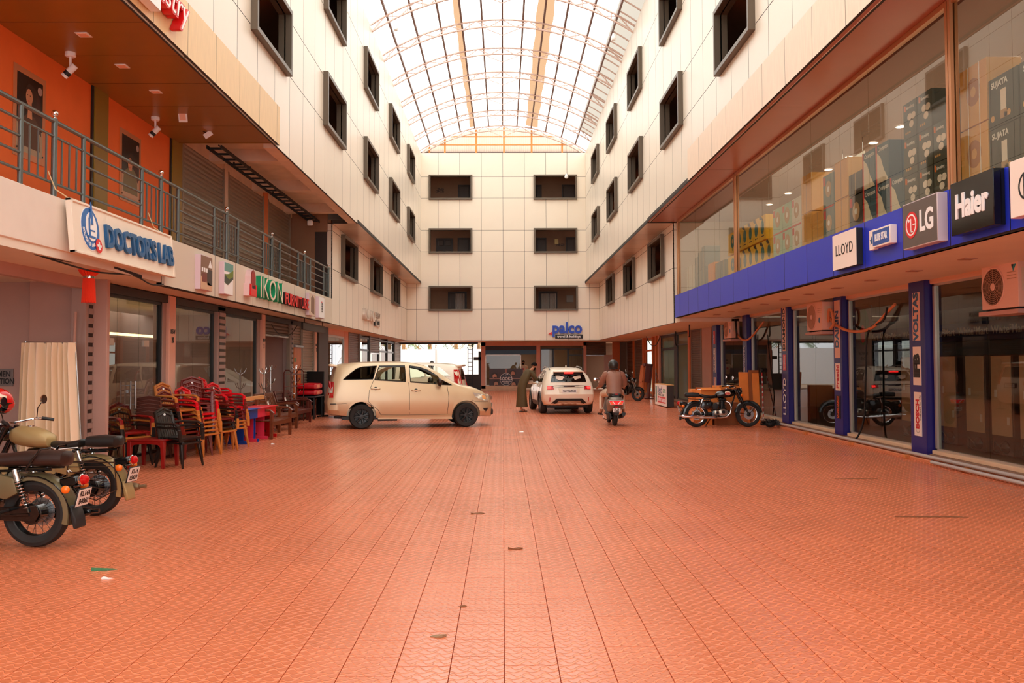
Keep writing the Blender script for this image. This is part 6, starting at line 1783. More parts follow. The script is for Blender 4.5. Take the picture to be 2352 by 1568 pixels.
    # frame
    mb = MB(); mb.tube([(1.06, 0, 0.93), (0.95, 0, 0.6), (0.88, 0, 0.3), (0.5, 0, 0.22)], 0.02, 8); mb.tube([(1.06, 0, 0.95), (0.6, 0, 0.78), (0.2, 0, 0.76)], 0.02, 8)
    for y in (-0.1, 0.1): mb.tube([(0.45, y, 0.3), (0.0, y * 1.1, RW)], 0.018, 8); mb.tube([(0.45, y, 0.32), (0.35, y, 0.72), (-0.2, y, 0.74)], 0.014, 8)
    mb.build('frame', frame, t)
    mb = MB(); mb.prism([(0.56, 0.27), (0.58, 0.36), (0.1, 0.4), (-0.07, 0.41), (-0.1, 0.33), (-0.05, 0.25), (0.1, 0.26)], 'y', 0.1, 0.115); mb.build('chain_case', m_blkg, t, bevel=0.005)
    mb = MB(); mb.lathe([(1e-3, -0.1), (0.1, -0.1), (0.1, 0.09), (1e-3, 0.09)], 24, (0, 0, RW), 'y'); mb.build('brake_drum', m_blkg, t, bevel=0.006)
    mb = MB(); mb.tube([(0.45, 0.08, 0.3), (0.3, 0.2, 0.02)], 0.012, 8); mb.box(0.27, 0.17, 0.0, 0.33, 0.23, 0.012); mb.build('side_stand', frame, t)
    mb = MB()
    for sg in (-1, 1): mb.cyl((0.5, sg * 0.1, 0.3), (0.5, sg * 0.28, 0.3), 0.016, 8); mb.cyl((0.2, sg * 0.12, 0.36), (0.2, sg * 0.25, 0.36), 0.014, 8)
    mb.build('footrests', m_plast, t)
    # tail
    tl = link('tail_lamp', None, t, (-0.36, 0, 0.62), (0, R(8), 0))
    mb = MB(); mb.box(-0.06, -0.05, -0.045, 0.12, 0.05, 0.045); mb.build('lamp_box', m_blkg, tl, bevel=0.015)
    mb = MB(); mb.lathe([(0.048, -0.06), (0.056, -0.07), (0.056, -0.085), (0.048, -0.09)], 18, ax='x'); mb.build('lamp_ring', m_chrome, tl)
    mb = MB(); mb.lathe([(0.05, -0.08), (0.046, -0.12), (0.025, -0.14), (1e-3, -0.143)], 18, ax='x'); mb.build('lamp_lens', m_tail, tl)
    for sg in (-1, 1):
        i_ = link('indicator', None, t, (-0.35, sg * 0.13, 0.56))
        mb = MB(); mb.cyl((0.02, -sg * 0.1, 0), (0, 0, 0), 0.01, 6); mb.build('stalk', frame, i_)
        mb = MB(); mb.sph((-0.02, sg * 0.02, 0), 0.038, 12, 8, (1.1, 0.8, 1)); mb.build('lens', m_amber, i_)
        i_ = link('indicator', None, t, (1.13, sg * 0.2, 0.84))
        mb = MB(); mb.cyl((0.0, -sg * 0.1, 0), (0, 0, 0), 0.01, 6); mb.build('stalk', frame, i_)
        mb = MB(); mb.sph((0.02, sg * 0.02, 0), 0.036, 12, 8, (1.1, 0.8, 1)); mb.build('lens', m_amber, i_)
    pl = link('number_plate', None, t, (-0.455, 0, 0.47), Euler((PI / 2 + 0.25, 0, -PI / 2)))
    mb = MB(); mb.box(-0.11, -0.09, -0.012, 0.11, 0.09, -0.002); mb.build('plate_holder', m_plast, pl, bevel=0.003)
    plate('board', -0.1, -0.08, 0.1, 0.08, m_platew, pl, 0, 0.004)
    for k, l in enumerate(plate_lines): text(l, 0.07, m_blk, pl, (0.008, 0.036 - 0.073 * k, 0.005), LOCAL, 0.001, 0.002, sx=0.85)
    mb = MB(); mb.prism([(-0.36, 0.4), (-0.385, 0.4), (-0.43, 0.27), (-0.44, 0.19), (-0.41, 0.18), (-0.385, 0.26)], 'y', -0.085, 0.085); mb.build('mud_flap', paint if guard else m_plast, t, bevel=0.01)
    if guard:
        mb = MB()
        mb.tube([(-0.33 + 0.6 * k / 8, 0.16, 0.62 - 0.0 * k) for k in range(9)], 0.007, 6)
        for k in range(6): mb.tube([(0.25, 0.16, 0.62 - 0.055 * k), (-0.3 + 0.02 * k, 0.17, 0.66 - 0.085 * k)], 0.005, 5)
        mb.tube([(0.22, 0.16, 0.68), (0.26, 0.165, 0.3), (-0.12, 0.17, 0.2), (-0.36, 0.17, 0.32), (-0.32, 0.165, 0.66)], 0.007, 6); mb.build('saree_guard', mat('guard_brown', (74, 52, 40), 0.4, metal=0.4), t)
    if rail:
        mb = MB(); mb.tube([(0.02, -0.15, 0.74), (-0.05, -0.15, 0.84), (-0.12, -0.14, 0.93), (-0.2, -0.12, 0.94)], 0.011, 8); mb.tube([(0.02, 0.15, 0.74), (-0.05, 0.15, 0.84), (-0.12, 0.14, 0.93), (-0.2, 0.12, 0.94)], 0.011, 8); mb.build('grab_rail', m_blkg, t)
    return t
roadster('motorcycle', 'black roadster motorcycle with chrome exhaust and cream tank badge by cartons', (5.07, 22.36, 0), 0.0, m_blkg, badge=mat('badge_cream', (240, 226, 200), 0.3), plate_lines=('KL14', '7081'))
b2 = roadster('motorcycle', 'sand coloured motorcycle with split black seat beside dark plastic table', (-4.64, 9.75, 0), PI - R(7), m_sand, rim=m_rimb, exhaust=mat('exhaust_dull', (150, 126, 96), 0.4, metal=0.6), plate_lines=('KL14', 'B5659'), guard=True)
b1 = roadster('motorcycle', 'nearest motorcycle with olive mudguard, brown dual seat and white plate', (-4.40, 8.1, 0), PI - R(5), m_gun, rim=m_rimb, dual=m_seatbr, exhaust=m_blkg, plate_lines=('KL14A', 'B4060'), rail=True, number='2')

# helmet on the handlebar of the sand motorcycle
m_helr = mat('helmet_red', (214, 30, 26), 0.15, coat=0.5)
def helmet(label, loc, rz, m, stripe=None, tilt=(0, 0)):
    t = thing('helmet', label, 'helmet', loc); t.rotation_euler = (tilt[0], tilt[1], rz)
    mb = MB(); r = 0.145
    def f(u, v):
        th = 2 * PI * u; ph = PI * (0.02 + 0.66 * v); x = math.sin(ph) * math.cos(th); y = math.sin(ph) * math.sin(th); z = math.cos(ph)
        k = 1.0 + 0.1 * max(0, x) * (v > 0.5)
        return V((r * 1.12 * x * k, r * 0.92 * y, r * z * 1.02))
    mb.grid(f, 32, 14, closed_u=True); mb.build('shell', m, t, fix=False)
    mb = MB(); mb.tube([(r * 1.08 * math.cos(a) * 0.8 + 0.005, r * 0.74 * math.sin(a), -0.078) for a in [2 * PI * k / 20 for k in range(20)]], 0.02, 6, closed=True); mb.build('trim', m_plast, t)
    mb = MB(); mb.grid(lambda u, v: V((r * 1.16 * math.sin(PI * (0.36 + 0.26 * v)) * math.cos(-1.1 + 2.2 * u), r * 0.98 * math.sin(PI * (0.36 + 0.26 * v)) * math.sin(-1.1 + 2.2 * u), r * 1.04 * math.cos(PI * (0.36 + 0.26 * v)))), 14, 5); mb.build('visor', m_dglass, t, fix=False)
    if stripe:
        for sg in (-1, 1):
            mb = MB(); mb.grid(lambda u, v: V((r * 1.14 * math.sin(PI * (0.2 + 0.08 * v)) * math.cos(sg * (0.9 + 1.2 * u)), r * 0.94 * math.sin(PI * (0.2 + 0.08 * v)) * math.sin(sg * (0.9 + 1.2 * u)), r * 1.04 * math.cos(PI * (0.2 + 0.08 * v)))), 10, 2); mb.build('stripe', stripe, t, fix=False)
    return t
p = onY(2, 920, 9.95)
helmet('red helmet with cream stripe on the handlebar of the sand motorcycle', (p.x - 0.03, p.y, p.z), R(20), m_helr, mat('helmet_cream', (240, 220, 200), 0.3), (0.3, 0.5))

# -- two far motorcycles on the right
def street_bike(label, loc, rz, paint, lean=0.0):
    t = thing('motorcycle', label, 'motorcycle', loc); t.rotation_euler = (lean, 0, rz)
    bike_wheel(t, 0, 0.31, 0.14, m_rimb, cast=True); bike_wheel(t, 1.33, 0.3, 0.11, m_rimb, cast=True)
    mb = MB(); loft_x(mb, [(0.42, 0.82, 0.03, 0.03), (0.48, 0.84, 0.11, 0.07), (0.65, 0.89, 0.15, 0.11), (0.85, 0.9, 0.16, 0.12), (0.98, 0.86, 0.1, 0.08)], 14); mb.build('fuel_tank', paint, t)
    mb = MB(); loft_x(mb, [(-0.35, 0.93, 0.04, 0.02), (-0.3, 0.92, 0.1, 0.04), (0.0, 0.85, 0.13, 0.05), (0.3, 0.8, 0.14, 0.05), (0.45, 0.82, 0.08, 0.04)], 12); mb.build('seat', m_seatb, t)
    mb = MB(); loft_x(mb, [(-0.5, 0.88, 0.03, 0.02), (-0.42, 0.86, 0.09, 0.04), (-0.1, 0.78, 0.11, 0.07), (0.3, 0.72, 0.12, 0.07)], 12); mb.build('tail_panel', paint, t)
    mb = MB(); mb.box(-0.53, -0.07, 0.84, -0.49, 0.07, 0.89); mb.build('tail_lamp', m_tail, t, bevel=0.008)
    mb = MB(); mb.tube([(-0.4, 0, 0.8), (-0.55, 0, 0.62)], 0.03, 6); mb.build('mud_flap', m_plast, t)
    pl = link('number_plate', None, t, (-0.565, 0, 0.64), Euler((PI / 2 + 0.3, 0, -PI / 2))); plate('board', -0.1, -0.06, 0.1, 0.06, m_platew, pl, 0, 0.006); text('KL14', 0.05, m_blk, pl, (0, 0.0, 0.007), LOCAL, 0.001)
    mb = MB(); mb.prism([(0.35, 0.25), (0.85, 0.25), (0.9, 0.5), (0.8, 0.72), (0.5, 0.72), (0.35, 0.5)], 'y', -0.12, 0.12); mb.build('engine', m_blkg, t, bevel=0.03)
    mb = MB()
    for y in (-0.1, 0.1): mb.cyl((1.33, y, 0.3), (1.05, y, 0.98), 0.03, 8)
    mb.build('fork', m_steel, t)
    mb = MB(); loft_x(mb, [(1.0, 0.9, 0.12, 0.1), (1.12, 0.92, 0.13, 0.11), (1.2, 0.9, 0.09, 0.09), (1.23, 0.88, 0.04, 0.04)], 12); mb.build('headlamp_cowl', paint, t)
    mb = MB(); mb.lathe([(0.07, 0.0), (0.05, 0.02), (1e-3, 0.03)], 12, (1.22, 0, 0.88), 'x'); mb.build('headlamp', m_clear, t)
    mb = MB(); mb.tube([(0.85, 0.36, 1.04), (0.98, 0.15, 1.06), (0.98, -0.15, 1.06), (0.85, -0.36, 1.04)], 0.016, 6); mb.build('handlebar', m_plast, t)
    for y in (-1, 1):
        mi = link('mirror', None, t); mb = MB(); mb.cyl((0.95, y * 0.22, 1.06), (0.92, y * 0.32, 1.25), 0.006, 5); mb.build('mirror_stem', m_plast, mi); mb = MB(); mb.sph((0.91, y * 0.34, 1.27), 0.06, 10, 6, (0.3, 1, 0.7)); mb.build('mirror_glass', m_chrome, mi)
    mb = MB(); arc_fender(mb, 1.33, 0.3, 0.335, 0.065, 30, 150, 8); mb.build('front_mudguard', paint, t)
    mb = MB(); mb.tube([(0.8, -0.1, 0.5), (0.85, -0.13, 0.3), (0.5, -0.15, 0.24), (0.0, -0.18, 0.42), (-0.15, -0.18, 0.46)], [0.022, 0.025, 0.03, 0.055, 0.05], 8); mb.build('exhaust', m_rimg, t)
    mb = MB(); mb.tube([(0.5, 0, 0.35), (0, 0.11, 0.31)], 0.025, 6); mb.tube([(0.5, 0.05, 0.3), (0.38, 0.2, 0.01)], 0.012, 6); mb.build('swing_arm', m_plast, t)
    return t
a = onZ(1397, 903, 0); street_bike('black motorcycle seen from behind between white crossover and rider', (a.x, a.y, 0), R(22), m_blkg)
a = onZ(1467, 921, 0); street_bike('black motorcycle facing out beside the rider, helmet on its tank', (a.x - 1.15, a.y + 0.75, 0), R(-33), m_blkg, -0.06)
p = onY(1440, 868, a.y + 0.3); helmet('black helmet resting on the tank of the outward facing motorcycle', (p.x, p.y, 1.07), R(-40), m_blkg)
p2 = onY(1425, 852, a.y + 0.9)

# -- scooter
m_sco = mat('scooter_grey', (150, 138, 126), 0.35, metal=0.4)
sc = thing('scooter', 'grey scooter with red tail lamps and white plate ridden up the courtyard', 'scooter', (3.0, 22.97, 0), PI / 2)
bike_wheel(sc, 0, 0.235, 0.11, m_rimb, cast=True); bike_wheel(sc, 1.24, 0.25, 0.1, m_rimb, cast=True)
mb = MB(); loft_x(mb, [(-0.4, 0.72, 0.1, 0.04), (-0.36, 0.69, 0.19, 0.1), (-0.2, 0.62, 0.215, 0.2), (0.1, 0.58, 0.21, 0.22), (0.35, 0.52, 0.17, 0.22), (0.45, 0.48, 0.1, 0.18)], 22, 2.6); mb.build('rear_body', m_sco, sc)
mb = MB(); loft_x(mb, [(-0.36, 0.8, 0.08, 0.03), (-0.3, 0.8, 0.15, 0.05), (0.0, 0.79, 0.16, 0.055), (0.3, 0.77, 0.14, 0.05), (0.42, 0.76, 0.08, 0.03)], 18); mb.build('seat', m_seatb, sc)
mb = MB(); mb.tube([(-0.1, 0.2, 0.72), (-0.3, 0.19, 0.8), (-0.42, 0.1, 0.86), (-0.42, -0.1, 0.86), (-0.3, -0.19, 0.8), (-0.1, -0.2, 0.72)], 0.018, 8); mb.build('grab_rail', m_plast, sc)
mb = MB(); mb.prism([(-0.21, 0.7), (0.21, 0.7), (0.17, 0.57), (-0.17, 0.57)], 'x', -0.425, -0.36); mb.build('lamp_surround', m_alu, sc, bevel=0.012)
tl = link('tail_lamp', None, sc)
mb = MB(); mb.prism([(-0.19, 0.685), (0.19, 0.685), (0.15, 0.59), (-0.15, 0.59)], 'x', -0.435, -0.42); mb.build('red_lens', m_tailon if False else mat('tail_bright', (228, 24, 34), 0.15, emit=0.6), tl, bevel=0.004)
for sg in (-1, 1):
    mb = MB(); mb.prism([(sg * 0.09, 0.65), (sg * 0.16, 0.66), (sg * 0.14, 0.605), (sg * 0.08, 0.605)], 'x', -0.442, -0.43); mb.build('amber_lens', m_amber, tl)
    mb = MB(); mb.prism([(sg * 0.03, 0.6), (sg * 0.09, 0.67), (sg * 0.12, 0.67), (sg * 0.06, 0.6)], 'x', -0.441, -0.43); mb.build('white_bar', m_wht, tl)
mb = MB(); mb.box(-0.45, -0.04, 0.855, -0.42, 0.04, 0.875); mb.build('brake_strip', m_tail, sc)
mb = MB(); mb.box(-0.44, -0.045, 0.5, -0.38, 0.045, 0.54); mb.build('reflector', m_tail, sc, bevel=0.006)
pl = link('number_plate', None, sc, (-0.45, 0, 0.44), Euler((PI / 2 + 0.15, 0, -PI / 2))); plate('board', -0.1, -0.055, 0.1, 0.055, m_platew, pl, 0, 0.006, 0.002); text('KL 14', 0.05, m_blk, pl, (0, 0.024, 0.007), LOCAL, 0.001, 0.002); text('K6886', 0.05, m_blk, pl, (0, -0.024, 0.007), LOCAL, 0.001, 0.002)
mb = MB(); mb.prism([(-0.09, 0.48), (0.09, 0.48), (0.06, 0.3), (-0.06, 0.3)], 'x', -0.4, -0.36); mb.build('mud_flap', m_plast, sc, bevel=0.01)
mb = MB(); arc_fender(mb, 0, 0.235, 0.28, 0.08, 40, 160, 10); mb.build('rear_mudguard', m_plast, sc)
mb = MB(); mb.tube([(0.4, -0.1, 0.2), (0.2, -0.15, 0.22), (-0.05, -0.19, 0.27), (-0.32, -0.2, 0.33)], [0.02, 0.05, 0.065, 0.05], 12); mb.build('exhaust', m_rimb, sc)
mb = MB(); mb.box(0.0, 0.06, 0.15, 0.5, 0.16, 0.35); mb.build('engine', m_plast, sc, bevel=0.03)
mb = MB(); mb.tube([(0.2, 0.1, 0.2), (0.12, 0.22, 0.16), (-0.02, 0.3, 0.2), (-0.08, 0.31, 0.24)], 0.012, 6); mb.build('kick_lever', m_steel, sc)
mb = MB(); mb.box(0.4, -0.17, 0.26, 0.95, 0.17, 0.32); mb.build('footboard', m_plast, sc, bevel=0.02)
mb = MB(); loft_x(mb, [(0.88, 0.5, 0.2, 0.22), (0.95, 0.62, 0.2, 0.3), (1.03, 0.7, 0.17, 0.3), (1.12, 0.78, 0.1, 0.2)], 16); mb.build('front_apron', m_sco, sc)
mb = MB(); mb.tube([(0.78, 0.36, 1.0), (0.92, 0.2, 1.02), (0.95, 0, 1.0), (0.92, -0.2, 1.02), (0.78, -0.36, 1.0)], 0.02, 8); mb.build('handlebar', m_plast, sc)
mb = MB(); loft_x(mb, [(0.86, 1.0, 0.1, 0.05), (0.95, 1.0, 0.14, 0.08), (1.05, 0.98, 0.1, 0.07)], 12); mb.build('handlebar_cowl', m_sco, sc)
mb = MB(); mb.cyl((1.24, 0, 0.25), (1.02, 0, 0.8), 0.035, 8); mb.build('fork', m_steel, sc); mb = MB(); arc_fender(mb, 1.24, 0.25, 0.285, 0.07, 20, 160, 10); mb.build('front_mudguard', m_sco, sc)
for sg in (-1, 1):
    mi = link('mirror', None, sc); mb = MB(); mb.cyl((0.86, sg * 0.25, 1.02), (0.84, sg * 0.4, 1.2), 0.006, 5); mb.build('mirror_stem', m_plast, mi); mb = MB(); mb.sph((0.83, sg * 0.42, 1.23), 0.065, 12, 8, (0.3, 1, 0.75)); mb.build('mirror_glass', m_chrome, mi)

# ================================================================ PEOPLE
m_skin = mat('skin', (164, 104, 74), 0.55)
m_skinl = mat('skin_light', (190, 124, 90), 0.55)
m_hair = mat('hair_black', (20, 15, 13), 0.9, spec=0.15)
def skin_mesh(name, verts, edges, root, m, sub=2):
    """one continuous surface grown round a skeleton of (point, radius) joints"""
    me = bpy.data.meshes.new(name)
    me.from_pydata([v[0] for v in verts], edges, [])
    o = bpy.data.objects.new('tmp', me); COL.objects.link(o)
    sk = o.modifiers.new('s', 'SKIN'); sk.use_smooth_shade = True; sk.branch_smoothing = 0.4
    lay = me.skin_vertices[0].data
    for i, v in enumerate(verts):
        r = v[1]; lay[i].radius = r if isinstance(r, tuple) else (r, r)
        lay[i].use_root = (i == root)
    sb = o.modifiers.new('u', 'SUBSURF'); sb.levels = sub; sb.render_levels = sub
    dg = bpy.context.evaluated_depsgraph_get(); dg.update()
    r = bpy.data.meshes.new_from_object(o.evaluated_get(dg))
    bpy.data.objects.remove(o)
    r.name = name; r.materials.clear(); r.materials.append(m)
    r.polygons.foreach_set('use_smooth', [True] * len(r.polygons))
    return r
class Person:
    def __init__(s): s.v = []; s.e = []
    def j(s, p, r, par=None):
        s.v.append((tuple(p), r))
        if par is not None: s.e.append((par, len(s.v) - 1))
        return len(s.v) - 1
    def chain(s, par, pts):
        for p, r in pts: par = s.j(p, r, par)
        return par
    def hand(s, wrist, pos, d, up, side, scale=1.0, curl=0.5):
        """palm and five separate fingers; d = pointing, up = back of hand, side = towards the thumb"""
        d, up, side = V(d).normalized(), V(up).normalized(), V(side).normalized()
        palm = s.j(V(pos) + d * 0.05 * scale, (0.034 * scale, 0.024 * scale), wrist)
        for k, (o, L) in enumerate(((0.027, 0.066), (0.009, 0.074), (-0.009, 0.069), (-0.026, 0.054))):
            b = V(pos) + d * 0.085 * scale + side * o * scale
            c = b + (d - up * curl * 0.5).normalized() * L * 0.5 * scale
            e = c + (d - up * curl * 1.4).normalized() * L * 0.55 * scale
            s.chain(palm, [(b, 0.0105 * scale), (c, 0.0095 * scale), (e, 0.008 * scale)])
        b = V(pos) + d * 0.03 * scale + side * 0.036 * scale
        s.chain(palm, [(b, 0.012 * scale), (b + (d * 0.6 + side * 0.7 - up * 0.3).normalized() * 0.035 * scale, 0.011 * scale), (b + (d + side * 0.3 - up * 0.5).normalized() * 0.062 * scale, 0.009 * scale)])
    def head(s, neck, c, f, up, r=1.0):
        """c = centre of the head, f = facing"""
        c, f, up = V(c), V(f).normalized(), V(up).normalized(); sd = f.cross(up).normalized()
        a = s.j(c - up * 0.075 * r + f * 0.025 * r, (0.058 * r, 0.07 * r), neck)
        b = s.j(c - up * 0.01 * r + f * 0.005 * r, (0.08 * r, 0.096 * r), a)
        t_ = s.j(c + up * 0.07 * r - f * 0.005 * r, (0.07 * r, 0.085 * r), b)
        s.chain(b, [(c + f * 0.1 * r - up * 0.015 * r, 0.016 * r), (c + f * 0.118 * r - up * 0.03 * r, 0.012 * r)])
        for sg in (1, -1): s.chain(b, [(c + sd * sg * 0.083 * r - up * 0.005 * r, (0.012 * r, 0.02 * r)), (c + sd * sg * 0.092 * r + up * 0.005 * r, (0.008 * r, 0.022 * r))])
        return sd
def face_bits(t, c, f, up, r=1.0, beard=False, hair=True):
    c, f, up = V(c), V(f).normalized(), V(up).normalized(); sd = f.cross(up).normalized()
    M = MX((sd, f, up)).transposed().to_4x4(); M.translation = c
    for sg in (1, -1):
        mb = MB(); mb.sph((sg * 0.032 * r, 0.088 * r, 0.012 * r), 0.012 * r, 10, 6, (1.2, 0.5, 0.7)); mb.xf(M); e = mb.build('eye', m_wht, t)
        mb = MB(); mb.sph((sg * 0.032 * r, 0.0935 * r, 0.012 * r), 0.006 * r, 8, 5); mb.xf(M); mb.build('iris', m_hair, t)
        mb = MB(); mb.tube([(sg * 0.015 * r, 0.093 * r, 0.034 * r), (sg * 0.034 * r, 0.09 * r, 0.038 * r), (sg * 0.052 * r, 0.078 * r, 0.033 * r)], 0.005 * r, 5); mb.xf(M); mb.build('eyebrow', m_hair, t)
    mb = MB(); mb.tube([(-0.025 * r, 0.086 * r, -0.058 * r), (0, 0.095 * r, -0.055 * r), (0.025 * r, 0.086 * r, -0.058 * r)], 0.006 * r, 6); mb.xf(M); mb.build('lips', mat('lips', (150, 80, 70), 0.5), t)
    if hair:
        mb = MB()
        def hf(u, v):
            th = 2 * PI * u; front = math.sin(th)
            ph = v * PI * (0.56 - 0.2 * max(0, front)); k = 1 + 0.05 * math.sin(7 * th) * math.sin(ph)
            return V((0.094 * r * math.sin(ph) * math.cos(th) * k, (0.112 * math.sin(ph) * front * k - 0.006) * r, (0.02 + 0.125 * math.cos(ph)) * r))
        mb.grid(hf, 28, 9, closed_u=True); mb.xf(M); mb.build('hair', m_hair, t, fix=False)
    if beard:
        mb = MB(); mb.grid(lambda u, v: V((0.074 * r * math.cos(PI * u) * (1 - 0.25 * v), (0.02 + 0.077 * math.sin(PI * u)) * r, (-0.03 - 0.085 * v) * r)), 14, 4); mb.xf(M); mb.build('beard', m_hair, t, fix=False)
def tube_loft(mb, rings, n=20):
    """rings: (centre, half width vector, half depth vector)"""
    vs = []; fs = []
    for c, a, b in rings:
        c, a, b = V(c), V(a), V(b)
        for j in range(n):
            th = 2 * PI * j / n; vs.append(c + a * math.cos(th) + b * math.sin(th))
    for i in range(len(rings) - 1):
        for j in range(n): fs.append((i * n + j, i * n + (j + 1) % n, (i + 1) * n + (j + 1) % n, (i + 1) * n + j))
    mb._add(vs, fs)

# -- man in an olive robe leaning to the car window (local: faces +x, left = +y)
a = onZ(1195, 945, 0)
t = thing('person', 'man in long olive robe and sandals leaning to the white crossover window', 'person', (a.x + 0.05, a.y, 0), R(28))
q = Person()
pel = q.j((0.0, 0, 0.92), (0.13, 0.11)); sp = q.j((0.1, 0, 1.12), (0.125, 0.1), pel); ch = q.j((0.25, 0, 1.32), (0.15, 0.11), sp); nk = q.j((0.38, 0, 1.45), 0.055, ch); nk2 = q.j((0.43, 0, 1.49), 0.05, nk)
hc = V((0.5, 0, 1.58)); hf_ = V((0.85, -0.1, -0.5)); hu = V((0.5, 0, 0.86))
hu = (hu - hf_.normalized() * hu.dot(hf_.normalized())).normalized()
q.head(nk2, hc, hf_, hu)
for sg in (1, -1):
    hip = q.j((0.0, sg * 0.1, 0.86), 0.085, pel); x0 = 0.06 * sg
    an = q.chain(hip, [((0.03 + x0, sg * 0.1, 0.47), 0.06), ((-0.02 + x0, sg * 0.1, 0.1), 0.036)])
    q.chain(an, [((0.03 + x0, sg * 0.1, 0.05), 0.035), ((0.12 + x0, sg * 0.11, 0.035), 0.034), ((0.18 + x0, sg * 0.115, 0.03), 0.022)])
    sh_ = q.j((0.29, sg * 0.19, 1.36), 0.062, ch)
    if sg > 0: pts = [((0.42, 0.26, 1.12), 0.043), ((0.62, 0.1, 1.17), 0.032)]
    else: pts = [((0.42, -0.26, 1.12), 0.043), ((0.68, -0.2, 1.14), 0.032)]
    wr = q.chain(sh_, pts)
    q.hand(wr, pts[-1][0], (1, -0.1, 0.1), (0, 0, 1), (0, -sg, 0), 1.0, 0.5)
link('body', skin_mesh('body', q.v, q.e, pel, m_skinl), t)
face_bits(t, hc, hf_, hu, 1.0, beard=True)
m_robe = mat('olive_robe', (84, 66, 34), 0.75, noise=0.06, ns=8)
mb = MB()
tube_loft(mb, [((0.345, 0, 1.43), (0, 0.075, 0), (0.055, 0, -0.045)), ((0.31, 0, 1.415), (0, 0.17, 0), (0.075, 0, -0.07)), ((0.25, 0, 1.33), (0, 0.215, 0), (0.11, 0, -0.08)), ((0.13, 0, 1.15), (0, 0.2, 0), (0.13, 0, -0.06)), ((0.03, 0, 0.95), (0, 0.195, 0), (0.145, 0, -0.02)), ((0.0, 0, 0.75), (0, 0.2, 0), (0.15, 0, 0)), ((0.0, 0, 0.45), (0, 0.215, 0), (0.17, 0, 0)), ((0.0, 0, 0.17), (0, 0.235, 0), (0.2, 0, 0)), ((0.0, 0, 0.165), (0, 0.22, 0), (0.185, 0, 0))], 28)
for i, v in enumerate(mb.v):
    x, y, z = v; th = math.atan2(y, x); k = 1 + 0.05 * max(0, 0.95 - z) * math.sin(th * 7)
    mb.v[i] = (x * k, y * k, z)
mb.build('robe', m_robe, t, fix=False)
for sg in (1, -1):
    mb = MB(); e_ = (0.44, sg * 0.265, 1.11); w_ = (0.52, 0.18, 1.145) if sg > 0 else (0.56, -0.23, 1.13)
    mb.tube([(0.27, sg * 0.14, 1.38), (0.3, sg * 0.2, 1.34), e_, w_], [0.08, 0.085, 0.066, 0.06], 12); mb.build('sleeve', m_robe, t)
    mb = MB(); x0 = 0.06 * sg; mb.box(-0.08 + x0, sg * 0.1 - 0.045, 0.0, 0.2 + x0, sg * 0.1 + 0.05, 0.02); mb.tube([(0.1 + x0, sg * 0.06, 0.02), (0.1 + x0, sg * 0.105, 0.075), (0.1 + x0, sg * 0.155, 0.02)], 0.014, 6); mb.build('sandal', m_darkb, t, bevel=0.006)

# -- scooter rider seen from behind (local: faces +x)
t = thing('person', 'scooter rider in brown jacket, pale trousers and black helmet', 'person', (3.0, 22.97, 0), PI / 2)
q = Person()
pel = q.j((0.08, 0, 0.93), (0.14, 0.12)); sp = q.j((0.08, 0, 1.12), (0.13, 0.1), pel); ch = q.j((0.12, 0, 1.33), (0.155, 0.11), sp); nk = q.j((0.16, 0, 1.47), 0.06, ch); nk2 = q.j((0.18, 0, 1.52), 0.055, nk)
hc = V((0.2, 0, 1.62)); q.head(nk2, hc, (1, 0, -0.05), (0, 0, 1))
for sg in (1, -1):
    hip = q.j((0.1, sg * 0.11, 0.9), 0.095, pel)
    an = q.chain(hip, [((0.5, sg * 0.25, 0.83), 0.068), ((0.46, sg * 0.3, 0.4), 0.042)])
    q.chain(an, [((0.48, sg * 0.31, 0.34), 0.04), ((0.58, sg * 0.33, 0.31), 0.036), ((0.65, sg * 0.34, 0.3), 0.024)])
    sh_ = q.j((0.14, sg * 0.21, 1.39), 0.07, ch)
    wp = (0.72, sg * 0.33, 1.03)
    wr = q.chain(sh_, [((0.28, sg * 0.31, 1.13), 0.05), (wp, 0.034)])
    q.hand(wr, wp, (0.75, sg * 0.35, -0.15), (0.2, 0, 1), (0.3, -sg, 0), 1.0, 1.2)
link('body', skin_mesh('body', q.v, q.e, pel, m_skin), t)
m_jack = mat('brown_jacket', (152, 106, 86), 0.5, noise=0.06, ns=5, bump=0.25, bs=9)
mb = MB()
tube_loft(mb, [((0.17, 0, 1.49), (0, 0.075, 0), (0.07, 0, 0)), ((0.15, 0, 1.465), (0, 0.14, 0), (0.09, 0, 0)), ((0.13, 0, 1.41), (0, 0.225, 0), (0.12, 0, 0)), ((0.11, 0, 1.28), (0, 0.225, 0), (0.145, 0, 0)), ((0.07, 0, 1.1), (0, 0.21, 0), (0.15, 0, 0)), ((0.05, 0, 0.98), (0, 0.2, 0), (0.16, 0, 0)), ((0.03, 0, 0.87), (0, 0.225, 0), (0.18, 0, 0)), ((0.03, 0, 0.865), (0, 0.2, 0), (0.16, 0, 0))], 26)
mb.build('jacket', m_jack, t, fix=False)
